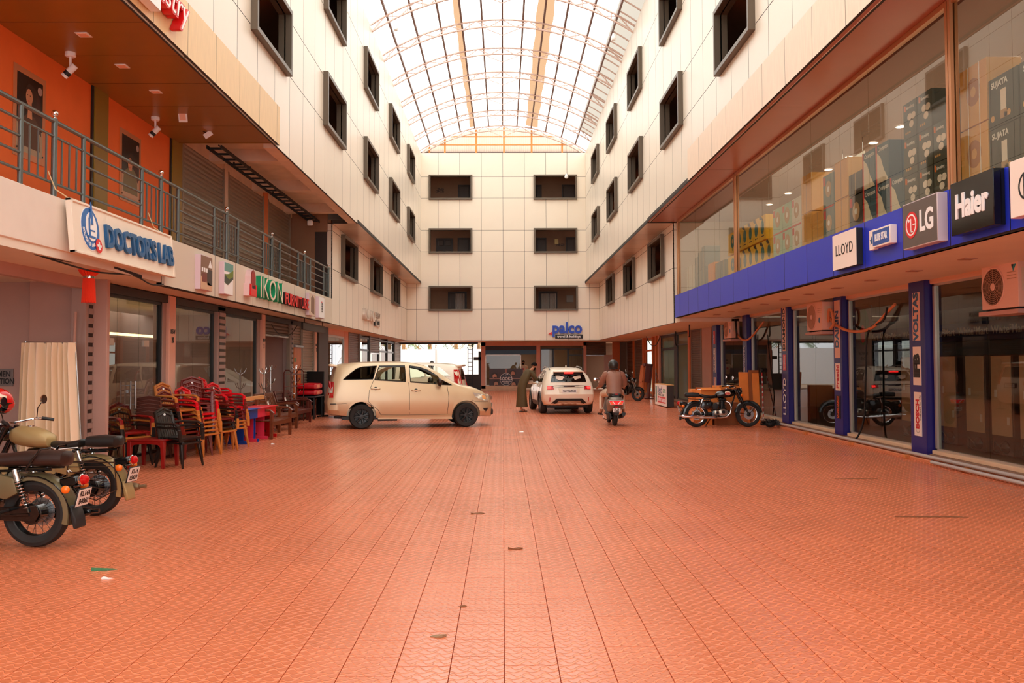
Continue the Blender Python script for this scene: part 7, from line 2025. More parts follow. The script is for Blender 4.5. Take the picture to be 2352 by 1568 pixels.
for sg in (1, -1):
    mb = MB(); mb.tube([(0.12, sg * 0.15, 1.41), (0.14, sg * 0.21, 1.38), (0.21, sg * 0.29, 1.24), (0.28, sg * 0.32, 1.12), (0.5, sg * 0.325, 1.07), (0.66, sg * 0.33, 1.04)], [0.085, 0.095, 0.082, 0.075, 0.062, 0.05], 14); mb.build('sleeve', m_jack, t)
    mb = MB(); mb.tube([(0.08, sg * 0.1, 0.89), (0.3, sg * 0.2, 0.88), (0.52, sg * 0.255, 0.83), (0.53, sg * 0.27, 0.75), (0.48, sg * 0.3, 0.42)], [0.12, 0.11, 0.09, 0.085, 0.06], 14); mb.build('trouser_leg', mat('pale_trousers', (226, 206, 180), 0.7, noise=0.06, ns=9), t)
    mb = MB(); mb.cbox((0.55, sg * 0.325, 0.278), (0.28, 0.1, 0.03), (0, 0, sg * 0.15)); mb.tube([(0.55, sg * 0.28, 0.29), (0.56, sg * 0.325, 0.35), (0.57, sg * 0.375, 0.29)], 0.02, 6); mb.build('sandal', m_darkb, t, bevel=0.008)
mb = MB(); mb.tube([(0.0 + 0.02, 0.05, 1.47), (0.05, 0.0, 1.43), (0.02 + 0.0, -0.05, 1.47)], 0.006, 5); mb.build('collar', m_jack, t)
r = 0.15
hl_ = link('helmet', None, t, hc)
mb = MB(); mb.grid(lambda u, v: V((r * math.sin(PI * (0.02 + 0.7 * v)) * math.cos(2 * PI * u) * 1.08, r * 0.93 * math.sin(PI * (0.02 + 0.7 * v)) * math.sin(2 * PI * u), 0.01 + r * 1.02 * math.cos(PI * (0.02 + 0.7 * v)))), 30, 14, closed_u=True); mb.build('helmet_shell', mat('helmet_matte', (46, 42, 38), 0.32), hl_, fix=False)
mb = MB(); mb.tube([(r * 0.9 * math.cos(a), r * 0.78 * math.sin(a), -0.085) for a in [2 * PI * k / 20 for k in range(20)]], 0.018, 6, closed=True); mb.build('helmet_trim', m_plast, hl_)
mb = MB(); mb.grid(lambda u, v: V((r * 1.1 * math.sin(PI * (0.36 + 0.24 * v)) * math.cos(-1.1 + 2.2 * u), r * 0.97 * math.sin(PI * (0.36 + 0.24 * v)) * math.sin(-1.1 + 2.2 * u), 0.01 + r * 1.04 * math.cos(PI * (0.36 + 0.24 * v)))), 12, 4); mb.build('helmet_visor', m_dglass, hl_, fix=False)

# -- shopkeeper in the parlour doorway (faces the lane)
a = onY(1202, 890, 52.6)
t = thing('person', 'man in cream printed shirt standing in the parlour doorway', 'person', (a.x, 52.6, 0.1), -PI / 2)
q = Person()
pel = q.j((0, 0, 0.9), (0.13, 0.11)); sp = q.j((0, 0, 1.1), (0.12, 0.1), pel); ch = q.j((0, 0, 1.3), (0.145, 0.11), sp); nk = q.j((0.01, 0, 1.45), 0.055, ch); nk2 = q.j((0.02, 0, 1.5), 0.05, nk)
hc = V((0.03, 0, 1.6)); q.head(nk2, hc, (1, 0.1, -0.1), (0, 0, 1))
for sg in (1, -1):
    hip = q.j((0, sg * 0.1, 0.85), 0.085, pel); an = q.chain(hip, [((0.02, sg * 0.11, 0.47), 0.06), ((0, sg * 0.12, 0.09), 0.038)]); q.chain(an, [((0.05, sg * 0.12, 0.05), 0.036), ((0.17, sg * 0.13, 0.035), 0.03)])
    sh_ = q.j((0, sg * 0.19, 1.36), 0.062, ch); wp = (0.1, sg * 0.16 + (0.06 if sg > 0 else -0.05), 0.98)
    wr = q.chain(sh_, [((0.0, sg * 0.27, 1.12), 0.045), (wp, 0.032)]); q.hand(wr, wp, (0.5, -sg * 0.3, -0.7), (0.5, sg, 0.3), (0.7, -sg * 0.2, 0.5), 1.0, 0.5)
link('body', skin_mesh('body', q.v, q.e, pel, m_skin), t)
face_bits(t, hc, (1, 0.1, -0.1), (0, 0, 1), 1.0, beard=True)
mb = MB(); tube_loft(mb, [((0.01, 0, 1.455), (0, 0.075, 0), (0.065, 0, 0)), ((0, 0, 1.43), (0, 0.16, 0), (0.085, 0, 0)), ((0, 0, 1.35), (0, 0.21, 0), (0.12, 0, 0)), ((0, 0, 1.1), (0, 0.185, 0), (0.13, 0, 0)), ((0, 0, 0.84), (0, 0.19, 0), (0.14, 0, 0))], 22)
mb.build('shirt', mat('cream_shirt', (230, 206, 176), 0.7), t, fix=False)
for sg in (1, -1):
    mb = MB(); mb.tube([(0, sg * 0.14, 1.38), (0, sg * 0.2, 1.36), (0, sg * 0.26, 1.17)], [0.075, 0.08, 0.066], 12); mb.build('sleeve', MATS['cream_shirt'], t)
    mb = MB(); mb.tube([(0, sg * 0.09, 0.9), (0.02, sg * 0.11, 0.47), (0, sg * 0.12, 0.06)], [0.11, 0.085, 0.065], 12); mb.build('trouser_leg', mat('dark_jeans', (44, 44, 60), 0.7), t)
mb = MB(); mb.box(0.118, -0.07, 1.14, 0.132, 0.05, 1.26); mb.build('shirt_print', m_sgr, t, bevel=0.004)

# ================================================================ FURNITURE ON THE LEFT
def plast(name, col, rough=0.28): return mat(name, col, rough, noise=0.08, ns=14, stretch=(6, 1, 1))
c_brown = plast('plastic_wood', (196, 118, 52)); c_mar = plast('plastic_maroon', (112, 30, 22)); c_dark = plast('plastic_black', (40, 30, 26)); c_red = plast('plastic_red', (216, 14, 28)); c_rattan = plast('plastic_rattan', (96, 52, 42), 0.4); c_redb = plast('plastic_oxblood', (150, 24, 20))
CH = {}
def chair_parts(m, style):
    """monobloc armchair facing +x, origin on the floor under the seat"""
    key = (m.name, style)
    if key in CH: return CH[key]
    out = []
    sw, sd, sz = 0.235, 0.22, 0.43
    mb = MB()
    def sf(u, v):
        x = -sd + 2 * sd * u; y = -sw + 2 * sw * v
        return V((x, y * (0.9 + 0.1 * u), sz - 0.018 * math.sin(PI * u) * math.sin(PI * v) - (0.03 * max(0, u - 0.85) / 0.15)))
    mb.grid(sf, 10, 8)
    mb.tube([(-sd, -sw * 0.9, sz - 0.01), (sd, -sw, sz - 0.03), (sd, sw, sz - 0.03), (-sd, sw * 0.9, sz - 0.01)], 0.016, 6, closed=True)
    out.append(('seat', mb.mesh('seat', m, fix=False)))
    # back: frame, top rail and slats (or a closed woven panel)
    bh = 0.86
    def bp(s_, t_): return V((-sd - 0.02 - 0.13 * t_, (-sw * 0.88 + 2 * sw * 0.88 * s_) * (1 - 0.1 * t_ ** 2), sz + 0.0 + (bh - sz) * t_ + (0.03 * math.sin(PI * s_) * t_ if style != 'square' else 0)))
    mb = MB()
    if style == 'woven':
        mb.grid(lambda a, b: bp(a, b) + V((-0.012 * math.sin(PI * a) + 0.004 * math.sin(a * 60) * math.sin(b * 60), 0, 0)), 24, 24)
        mb.tube([bp(0, 0), bp(0, 0.5), bp(0, 1), bp(0.5, 1), bp(1, 1), bp(1, 0.5), bp(1, 0)], 0.014, 6)
        for k in range(3):
            mb.tube([bp(0.12 + 0.1 * k, 0.95), bp(0.88, 0.75 - 0.2 * k)], 0.006, 5); mb.tube([bp(0.88 - 0.1 * k, 0.95), bp(0.12, 0.75 - 0.2 * k)], 0.006, 5)
    elif style == 'lattice':
        mb.tube([bp(0, 0), bp(0, 0.5), bp(0.03, 0.9), bp(0.5, 1), bp(0.97, 0.9), bp(1, 0.5), bp(1, 0)], 0.026, 7)
        mb.grid(lambda a, b: bp(a * 0.94 + 0.03, 0.74 + 0.24 * b), 10, 4)
        for k in range(6): mb.tube([bp(0.02, 0.12 + 0.1 * k), bp(0.5, 0.12 + 0.1 * k) - V((0.02, 0, 0)), bp(0.98, 0.12 + 0.1 * k)], 0.011, 5)
        for k in range(8): mb.tube([bp(0.1 + 0.115 * k, 0.08), bp(0.1 + 0.115 * k, 0.78)], 0.007, 4)
    else:
        mb.tube([bp(0, 0), bp(0, 0.5), bp(0.02, 0.92), bp(0.5, 1), bp(0.98, 0.92), bp(1, 0.5), bp(1, 0)], 0.027, 7)
        mb.grid(lambda a, b: bp(a * 0.92 + 0.04, 0.72 + 0.27 * b), 10, 4)
        for k in range(7): 
            a = 0.12 + 0.127 * k; mb.tube([bp(a, 0.02), bp(a, 0.4) - V((0.012, 0, 0)), bp(a, 0.76)], 0.022, 5, sq=(1.0, 0.5))
    out.append(('backrest', mb.mesh('backrest', m, fix=False)))
    for sg in (-1, 1):
        mb = MB(); mb.tube([(-sd - 0.07, sg * sw * 0.86, 0.66), (-sd + 0.05, sg * (sw + 0.045), 0.665), (sd - 0.08, sg * (sw + 0.055), 0.655), (sd - 0.01, sg * (sw + 0.05), 0.62), (sd + 0.01, sg * (sw + 0.03), 0.43)], 0.03, 7, sq=(1.3, 0.7)); out.append(('armrest', mb.mesh('armrest', m)))
    for x0, x1, nm in ((sd - 0.0, sd + 0.045, 'front'), (-sd + 0.01, -sd - 0.1, 'rear')):
        for sg in (-1, 1):
            mb = MB(); y0, y1 = sg * (sw - 0.005), sg * (sw + 0.025); w0, w1 = 0.046, 0.028
            p = [V((x0, y0, sz - 0.01)), V((x1, y1, 0))]; s_ = 1 if x1 > x0 else -1
            mb._add([(p[0].x - s_ * w0 * 1.3, p[0].y - sg * w0 * 1.4, p[0].z), (p[0].x - s_ * w0 * 1.3, p[0].y, p[0].z), (p[0].x, p[0].y, p[0].z), (p[0].x, p[0].y - sg * w0 * 1.4, p[0].z),
                     (p[1].x - s_ * w1, p[1].y - sg * w1, 0), (p[1].x - s_ * w1, p[1].y, 0), (p[1].x, p[1].y, 0), (p[1].x, p[1].y - sg * w1, 0)],
                    [(0, 1, 2, 3), (7, 6, 5, 4), (0, 4, 5, 1), (1, 5, 6, 2), (2, 6, 7, 3), (3, 7, 4, 0)])
            out.append(('leg', mb.mesh('leg', m, bevel=0.004)))
    mb = MB(); mb.prism([(-sw + 0.03, sz - 0.02), (sw - 0.03, sz - 0.02), (sw - 0.03, sz - 0.09), (sw - 0.08, sz - 0.05), (-sw + 0.08, sz - 0.05), (-sw + 0.03, sz - 0.09)], 'x', sd - 0.02, sd); out.append(('apron', mb.mesh('apron', m, bevel=0.003)))
    CH[key] = out
    return out
def chair(loc, rz, m, style, label, group, tag_=False, tilt=(0, 0)):
    t = thing('plastic_chair', label, 'chair', loc, rz, group)
    t.rotation_euler = (tilt[0], tilt[1], rz)
    for nm, me in chair_parts(m, style): link(nm, me, t)
    if tag_:
        mb = MB(); mb.cyl((-0.335, 0, 0.79), (-0.325, 0, 0.792), 0.022, 12); mb.build('sticker', m_wht, t)
    return t
NM = {c_brown.name: 'wood brown', c_mar.name: 'maroon', c_dark.name: 'black', c_red.name: 'bright red', c_rattan.name: 'dark rattan', c_redb.name: 'oxblood red'}
def stack(u, v, rz, items, where, step=0.075, lean=-0.018, z0=0.0):
    """items from the bottom up: (material, style)"""
    p = onZ(u, v, 0)
    n = len(items)
    for i, (m, st) in enumerate(items):
        pos = 'topmost' if i == n - 1 else ('lowest' if i == 0 else ORD[n - 1 - i] + ' from the top')
        chair((p.x + lean * i * math.cos(rz), p.y + lean * i * math.sin(rz), z0 + step * i), rz, m, st, '%s plastic chair, %s of the stack %s' % (NM[m.name], pos, where), 'plastic chairs stacked outside the furniture shop', i == n - 1)
a0 = R(-20)
B, M_, D_, R_, K_, O_ = c_brown, c_mar, c_dark, c_red, c_rattan, c_redb
stack(300, 1068, R(-35), [(D_, 'slat'), (B, 'slat'), (O_, 'lattice')], 'behind the red plastic table')
stack(352, 1056, R(98), [(K_, 'woven'), (K_, 'woven'), (K_, 'woven'), (K_, 'woven'), (K_, 'woven')], 'with the closed woven backs', 0.065, 0.012)
stack(415, 1071, a0, [(D_, 'slat'), (D_, 'slat')], 'of two right beside the red table', 0.07)
stack(421, 1051, a0, [(M_, 'square'), (B, 'square'), (B, 'square'), (B, 'square'), (B, 'square')], 'of square brown chairs', 0.07)
stack(418, 1052, a0, [(M_, 'slat'), (M_, 'slat'), (D_, 'slat'), (D_, 'slat'), (M_, 'slat'), (M_, 'slat'), (B, 'slat')], 'against the pink pillar', 0.078)
stack(450, 1044, R(-60), [(M_, 'slat')] * 8, 'before the second window', 0.08)
stack(462, 1046, a0, [(B, 'slat'), (B, 'slat'), (B, 'slat'), (B, 'slat'), (R_, 'lattice'), (R_, 'lattice')], 'capped in red', 0.075)
stack(503, 1037, a0, [(B, 'slat'), (D_, 'slat'), (D_, 'slat'), (M_, 'lattice')], 'with the glossy maroon back', 0.08)
stack(530, 1028, a0, [(B, 'slat'), (B, 'slat'), (B, 'slat'), (M_, 'slat'), (M_, 'slat'), (M_, 'slat'), (R_, 'slat')], 'beside the blue desk', 0.07)
stack(500, 1024, a0, [(M_, 'slat'), (M_, 'slat'), (M_, 'slat'), (R_, 'slat'), (R_, 'slat'), (R_, 'slat'), (R_, 'slat'), (R_, 'slat')], 'of tall red backs', 0.075)

def plastic_table(name, label, loc, rz, m, L=0.66, W_=0.5, H=0.47):
    t = thing(name, label, 'table', loc, rz)
    mb = MB(); mb.box(-L / 2, -W_ / 2, H - 0.03, L / 2, W_ / 2, H); mb.build('table_top', m, t, bevel=0.012, seg=2)
    for sg in (-1, 1):
        mb = MB(); mb.prism([(-L / 2 + 0.03, H - 0.03), (L / 2 - 0.03, H - 0.03), (L / 2 - 0.04, H - 0.16), (L / 2 - 0.12, H - 0.085), (0, H - 0.065), (-L / 2 + 0.12, H - 0.085), (-L / 2 + 0.04, H - 0.16)], 'y', sg * (W_ / 2 - 0.035), sg * (W_ / 2 - 0.015)); mb.build('apron', m, t, bevel=0.003)
    for sx_ in (-1, 1):
        for sy_ in (-1, 1):
            mb = MB(); mb.tube([(sx_ * (L / 2 - 0.04), sy_ * (W_ / 2 - 0.04), H - 0.03), (sx_ * (L / 2 - 0.03), sy_ * (W_ / 2 - 0.035), 0)], [0.052, 0.032], 4); mb.build('leg', m, t, bevel=0.004)
    return t
p = onZ(345, 1074, 0); plastic_table('plastic_table', 'oxblood plastic side table in front of the woven chair stack', (p.x, p.y + 0.12, 0), R(-8), c_redb)
p = onZ(238, 1060, 0); plastic_table('plastic_table', 'black plastic side table beside the slotted post', (p.x, p.y + 0.1, 0), R(0), c_dark, 0.7, 0.5, 0.52)
mb = MB(); mb.box(-0.22, -0.16, 0, 0.22, 0.16, 0.3); t = thing('carton', 'pale carton under the black plastic side table', 'carton', (p.x + 0.1, p.y + 0.1, 0)); mb.build('box', mat('carton_pale', (226, 190, 150), 0.7), t, bevel=0.004)
mb = MB(); mb.box(-0.225, -0.025, 0.301, 0.225, 0.025, 0.303); mb.build('tape', mat('tape', (200, 160, 110), 0.3), t)

# children's desks
def desk(label, u, v, m, m2, rz=R(-6)):
    p = onZ(u, v, 0); t = thing('study_desk', label, 'desk', p, rz)
    L, W_, H = 0.5, 0.62, 0.74
    mb = MB(); mb.box(-L / 2 - 0.02, -W_ / 2 - 0.02, H - 0.02, L / 2 + 0.02, W_ / 2 + 0.02, H); mb.build('desk_top', m2, t, bevel=0.003)
    for sg in (-1, 1):
        mb = MB(); mb.box(-L / 2, sg * W_ / 2 - 0.01, 0.06, L / 2 - 0.08, sg * W_ / 2 + 0.01, H - 0.02); mb.box(-L / 2, sg * W_ / 2 - 0.02, 0, L / 2, sg * W_ / 2 + 0.02, 0.07); mb.build('side_panel', m, t, bevel=0.002)
    mb = MB(); mb.box(L / 2 - 0.06, -W_ / 2, H - 0.22, L / 2 - 0.03, W_ / 2, H - 0.02); mb.build('drawer_front', m, t, bevel=0.003)
    mb = MB(); mb.box(-L / 2, -W_ / 2, 0.12, -L / 2 + 0.02, W_ / 2, H - 0.02); mb.build('back_panel', m, t); mb = MB(); mb.box(-0.05, -W_ / 2, 0.12, 0.0, W_ / 2, 0.15); mb.build('foot_bar', m_darkb, t)
desk('blue study desk behind the lowest brown chairs', 556, 1017, mat('desk_blue', (20, 64, 160), 0.4), mat('desk_blue_top', (40, 90, 190), 0.35))
desk('pink study desk between the blue and red desks', 578, 1011, mat('desk_pink', (226, 50, 80), 0.4), mat('desk_pink_top', (240, 70, 96), 0.35))
desk('red study desk next to the slatted wooden bench', 600, 1005, mat('desk_red', (220, 20, 26), 0.4), mat('desk_red_top', (236, 40, 50), 0.35))

# wooden benches
m_wood = mat('bench_wood', (112, 56, 28), 0.35, noise=0.18, ns=5, stretch=(1, 6, 6)); m_wood2 = mat('bench_wood_dark', (92, 32, 20), 0.3, noise=0.15, ns=5, stretch=(1, 6, 6)); m_tagw = mat('tag_white', (240, 236, 230), 0.6)
def bench(label, u, v, rz, m, Wd=1.25, slats='v', card=False, H=0.42, tagged=True):
    p = onZ(u, v, 0); t = thing('wooden_bench', label, 'bench', p, rz); D = 0.55
    for sy_ in (-1, 1):
        mb = MB(); mb.box(D / 2 - 0.07, sy_ * (Wd / 2) - 0.03, 0, D / 2, sy_ * (Wd / 2) + 0.03, 0.62); mb.build('leg', m, t, bevel=0.006)
        mb = MB(); mb.tube([(-D / 2, sy_ * Wd / 2, 0), (-D / 2 + 0.02, sy_ * Wd / 2, 0.42), (-D / 2 - 0.13, sy_ * Wd / 2, 0.92)], 0.042, 4); mb.build('leg', m, t, bevel=0.005)
        mb = MB(); mb.tube([(-D / 2 - 0.03, sy_ * Wd / 2, 0.62), (0, sy_ * Wd / 2, 0.66), (D / 2 - 0.06, sy_ * Wd / 2, 0.65), (D / 2 + 0.02, sy_ * Wd / 2, 0.58)], 0.04, 6, sq=(1.2, 0.7)); mb.build('armrest', m, t)
    for k in range(5):
        mb = MB(); x = -D / 2 + 0.02 + k * (D - 0.02) / 5; mb.box(x, -Wd / 2, H - 0.02, x + 0.095, Wd / 2, H); mb.build('seat_slat', m, t, bevel=0.004)
    mb = MB(); mb.box(D / 2 - 0.03, -Wd / 2, H - 0.12, D / 2 - 0.005, Wd / 2, H - 0.02); mb.build('front_rail', m, t, bevel=0.004)
    def bx(z): return -D / 2 + 0.02 - 0.15 * (z - 0.42) / 0.5
    mb = MB(); mb.box(bx(0.9) - 0.03, -Wd / 2, 0.85, bx(0.9) + 0.02, Wd / 2, 0.95); mb.build('top_rail', m if not card else mat('cardboard_wrap', (222, 160, 96), 0.7), t, bevel=0.008)
    if slats == 'v':
        n = 14
        for k in range(n):
            y = -Wd / 2 + 0.06 + (Wd - 0.12) * k / (n - 1); mb = MB(); mb._add([(bx(0.5) + a, y + b, 0.48) for a, b in ((-0.01, -0.022), (0.01, -0.022), (0.01, 0.022), (-0.01, 0.022))] + [(bx(0.88) + a, y + b, 0.87) for a, b in ((-0.01, -0.022), (0.01, -0.022), (0.01, 0.022), (-0.01, 0.022))], [(0, 1, 5, 4), (1, 2, 6, 5), (2, 3, 7, 6), (3, 0, 4, 7), (4, 5, 6, 7), (3, 2, 1, 0)]); mb.build('back_slat', m, t)
    else:
        for k in range(4):
            z = 0.5 + 0.09 * k; mb = MB(); mb.box(bx(z) - 0.012, -Wd / 2, z, bx(z) + 0.012, Wd / 2, z + 0.06); mb.build('back_slat', m, t, bevel=0.003)
        mb = MB(); mb.box(bx(0.68) - 0.02, -0.08, 0.48, bx(0.68) + 0.03, 0.08, 0.87); mb.build('back_splat', m, t)
    if tagged:
        mb = MB(); mb.cbox((bx(0.62) + 0.05, 0.0, 0.62), (0.006, 0.16, 0.26), (0, -0.28, 0.05)); mb.build('price_tag', m_tagw, t)
    return t
bench('slatted wooden bench wrapped in cardboard along its top rail', 622, 1003, R(-4), m_wood, 1.3, 'h', True)
bench('wooden bench of upright slats with white price tag', 640, 988, R(-4), m_wood, 1.35, 'v')
bench('dark wooden armchair bench before the coat racks', 678, 973, R(-3), m_wood2, 1.3, 'h')
bench('dark wooden bench half hidden behind the upright slats', 612, 974, R(-4), m_wood2, 1.2, 'v', tagged=False)
bench('farthest dark wooden bench beside the black table', 697, 962, R(0), m_wood2, 1.0, 'v', tagged=True)

# coat racks, clothes stand, black table with red bedding
def coat_rack(label, u, v, top=1.75):
    p = onZ(u, v, 0); t = thing('coat_rack', label, 'coat rack', p)
    mb = MB(); mb.cyl((0, 0, 0), (0, 0, top), 0.018, 10); mb.build('pole', m_chrome, t)
    for k in range(4):
        a = PI / 2 * k + 0.4; mb = MB(); mb.tube([(0, 0, 0.16), (0.16 * math.cos(a), 0.16 * math.sin(a), 0.1), (0.26 * math.cos(a), 0.26 * math.sin(a), 0.01)], 0.012, 6); mb.build('foot', m_chrome, t)
    for z in (top - 0.02, top - 0.4, top - 0.75):
        for k in range(4):
            a = PI / 2 * k + z * 2; mb = MB(); mb.tube([(0, 0, z - 0.1), (0.1 * math.cos(a), 0.1 * math.sin(a), z - 0.04), (0.15 * math.cos(a), 0.15 * math.sin(a), z + 0.06)], [0.008, 0.009, 0.013], 6); mb.build('hook', m_chrome, t)
    return t
coat_rack('chrome coat rack, tallest, rising before the half raised shutter', 656, 960, 1.95)
coat_rack('chrome coat rack just behind the tallest one', 663, 958, 1.85)
coat_rack('chrome coat rack standing nearest the clothes stand', 679, 966, 1.62)
coat_rack('chrome coat rack before the upright slat bench', 621, 975, 1.62)
coat_rack('chrome coat rack by the third shop window', 606, 989, 1.55)
p = onZ(675, 970, 0); t = thing('clothes_stand', 'maroon tubular clothes stand behind the wooden benches', 'clothes stand', (p.x, p.y, 0))
for y in (-0.75, 0.75):
    mb = MB(); mb.tube([(-0.1, y, 0), (-0.1, y, 1.45), (-0.05, y, 1.52), (0.05, y, 1.52), (0.1, y, 1.45), (0.1, y, 0)], 0.016, 8); mb.build('end_frame', m_wood2, t)
for x, z in ((-0.1, 1.4), (0.1, 1.4), (-0.1, 1.05), (0.1, 1.05), (0.1, 0.4), (-0.1, 0.4)):
    mb = MB(); mb.cyl((x, -0.75, z), (x, 0.75, z), 0.013, 8); mb.build('rail', m_wood2, t)
p = onZ(708, 960, 0); tb = thing('black_table', 'black framed table carrying folded red bedding', 'table', (p.x, p.y, 0))
mb = MB(); mb.box(-0.35, -0.65, 0.66, 0.35, 0.65, 0.7); mb.build('table_top', m_plast, tb, bevel=0.006)
for x in (-0.3, 0.3):
    for y in (-0.58, 0.58): mb = MB(); mb.cyl((x, y, 0), (x, y, 0.66), 0.03, 8); mb.build('leg', m_plast, tb)
m_bed = mat('bedding_red', (200, 12, 30), 0.25, bump=0.4, bs=14)
for i, (z, lb) in enumerate(((0.702, 'folded glossy red bedding pack, lower one on the black table'), (0.9, 'folded glossy red bedding pack, upper one on the black table'))):
    mb = MB(); loft_x(mb, [(-0.34, 0.1, 0.45, 0.06), (-0.3, 0.1, 0.55, 0.09), (0.0, 0.105, 0.58, 0.1), (0.3, 0.1, 0.55, 0.09), (0.34, 0.1, 0.45, 0.06)], 22, 4)
    t = thing('bedding_pack', lb, 'bedding', (p.x, p.y, z), 0, 'red bedding on the black table'); mb.build('pack', m_bed, t)
    mb = MB(); mb.box(0.325, -0.3, 0.06, 0.345, 0.05, 0.15); mb.build('pack_label', mat('label_orange', (236, 120, 80), 0.4), t)
a = onZ(723, 956, 0)
t = thing('poster_stand', 'standing banner with red drink picture beside the black column', 'banner', (a.x, a.y, 0), R(62))
mb = MB(); mb.box(-0.02, -0.38, 0.05, 0.02, 0.38, 1.45); mb.build('panel', mat('banner_dark', (36, 34, 36), 0.4), t, bevel=0.004)
mb = MB(); mb.box(-0.25, -0.36, 0, 0.25, -0.3, 0.05); mb.box(-0.25, 0.3, 0, 0.25, 0.36, 0.05); mb.build('feet', m_plast, t)
e = link('banner_print', None, t, (0.021, 0, 0), FACE_L)
plate('print_grey', -0.37, 1.0, 0.0, 1.44, mat('banner_grey', (120, 124, 126), 0.5), e, 0); shape('print_drop', [(0.0, 1.0), (0.2, 0.72), (0.34, 0.95), (0.33, 1.2), (0.16, 1.42), (0.02, 1.2)], mat('banner_red', (150, 40, 40), 0.4), e, 0.004); shape('print_swirl', [(-0.3, 0.3), (-0.2, 0.15), (0.1, 0.1), (0.3, 0.3), (0.2, 0.62), (0.1, 0.66), (0.22, 0.34), (0.05, 0.2), (-0.15, 0.24)], mat('banner_orange', (226, 140, 50), 0.4), e, 0.004)
plate('print_green', -0.1, 0.28, 0.14, 0.56, mat('banner_olive', (96, 92, 40), 0.5), e, 0.0035); text('R', 0.3, m_wht, e, (-0.2, 0.75, 0.005), LOCAL, 0.001, 0.01); text('DS', 0.1, m_wht, e, (-0.28, 1.35, 0.005), LOCAL, 0.001)

# ================================================================ RIGHT: AIR CONDITIONERS, PIPES, CARTONS
m_ac = mat('ac_cream', (236, 196, 176), 0.4); m_grl = mat('ac_grille', (196, 150, 120), 0.4, metal=0.2)
def ac_unit(label, y0, y1, z0, z1, x0=7.17, x1=7.43, drk=False, mark=None):
    w_, h_ = y1 - y0, z1 - z0
    t = holder('air_conditioner', label, 'air conditioner', (x0, y1, z0), FACE_R, 'outdoor units along the appliance shop')   # local x towards the viewer, z towards the lane
    d = x1 - x0
    mb = MB(); mb.box(0, 0, -d, w_, h_, 0); mb.build('casing', m_ac, t, bevel=0.015, seg=2)
    cx, cy, r = w_ * 0.34, h_ * 0.5, min(h_ * 0.44, w_ * 0.3)
    g = link('fan_grille', None, t, (cx, cy, 0.0))
    mb = MB(); mb.lathe([(1e-3, -0.012), (r, -0.012), (r, 0.004), (1e-3, 0.004)], 28); mb.build('fan_recess', mat('ac_recess_dark', (70, 40, 26), 0.5) if drk else mat('ac_recess', (206, 158, 128), 0.5), g)
    mb = MB()
    for k in range(1, 10): mb.tube([(r * k / 9.5 * math.cos(a), r * k / 9.5 * math.sin(a), 0.012) for a in [2 * PI * j / 28 for j in range(28)]], 0.0035, 4, closed=True)
    for k in range(12): a = 2 * PI * k / 12; mb.cyl((0.02 * math.cos(a), 0.02 * math.sin(a), 0.012), (r * math.cos(a), r * math.sin(a), 0.012), 0.003, 4)
    tag(mb.build('guard_wires', m_grl, g), kind='stuff')
    mb = MB(); mb.tube([(r * 1.03 * math.cos(a), r * 1.03 * math.sin(a), 0.008) for a in [2 * PI * j / 32 for j in range(32)]], 0.012, 6, closed=True); mb.build('guard_ring', m_ac, g)
    mb = MB(); mb.lathe([(1e-3, 0.012), (r * 0.2, 0.012), (r * 0.17, 0.02), (1e-3, 0.022)], 16); mb.build('hub_cap', m_ac, g)
    for k in range(3): plate('louvre', w_ * 0.72, h_ * (0.62 + 0.07 * k), w_ * 0.96, h_ * (0.64 + 0.07 * k), m_grl, t, 0.0, 0.004)
    if mark: shape('mark', [(w_ * 0.86, h_ * 0.93), (w_ * 0.96, h_ * 0.93), (w_ * 0.88, h_ * 0.78)], mat('mark_teal', (20, 140, 150), 0.4), t, 0.0, 0.004); shape('mark_dark', [(w_ * 0.84, h_ * 0.93), (w_ * 0.9, h_ * 0.93), (w_ * 0.86, h_ * 0.85)], m_blk, t, 0.001, 0.004)
    else:
        disc('badge', h_ * 0.07, m_navy, t, (w_ * 0.82, h_ * 0.36, 0.0), 0.004, 1.4)
    mb = MB(); mb.box(w_, h_ * 0.35, -d * 0.85, w_ + 0.004, h_ * 0.85, -d * 0.2); mb.build('rating_label', mat('ac_label', (226, 206, 180), 0.5), t); mb = MB(); mb.box(w_, h_ * 0.1, -d * 0.8, w_ + 0.03, h_ * 0.32, -d * 0.4); mb.build('valve_cover', m_ac, t, bevel=0.006)
    b = link('bracket', None, t)
    mb = MB(); mb.box(-0.04, -0.09, -d - 0.12, w_ + 0.04, -0.03, 0.03); mb.build('shelf_bar', mat('bracket_mauve', (196, 156, 146), 0.5), b); mb = MB()
    for x in (0.1, w_ - 0.1): mb.box(x - 0.02, -0.03, -d + 0.02, x + 0.02, 0.0, -0.02)
    mb.build('feet', m_plast, b)
    return t
ac_unit('large cream outdoor air conditioner with dark fan, nearest over the shop window', 11.72, 12.62, 2.47, 3.12, drk=True, mark=1)
ac_unit('cream outdoor air conditioner in front of the second blue pillar', 19.0, 19.95, 2.42, 3.06)
ac_unit('cream outdoor air conditioner farthest along the shop fronts', 26.6, 27.5, 2.46, 3.08)
m_opipe = mat('pipe_tape', (214, 140, 96), 0.6)
wire('taped orange pipe drooping from second air conditioner', [(7.33, 18.98, 2.7), (7.33, 18.7, 2.55), (7.35, 18.2, 2.4), (7.36, 17.5, 2.33), (7.4, 16.9, 2.4), (7.45, 16.4, 2.65), (7.48, 16.1, 2.8)], 0.03, m_opipe, 8, 'refrigerant_pipe')
wire('coil of pale pipe beside second air conditioner', [(7.3, 18.97, 2.6), (7.25, 18.8, 2.85), (7.25, 18.62, 2.8), (7.27, 18.6, 2.55), (7.3, 18.85, 2.45)], 0.03, m_opipe, 8, 'refrigerant_pipe')
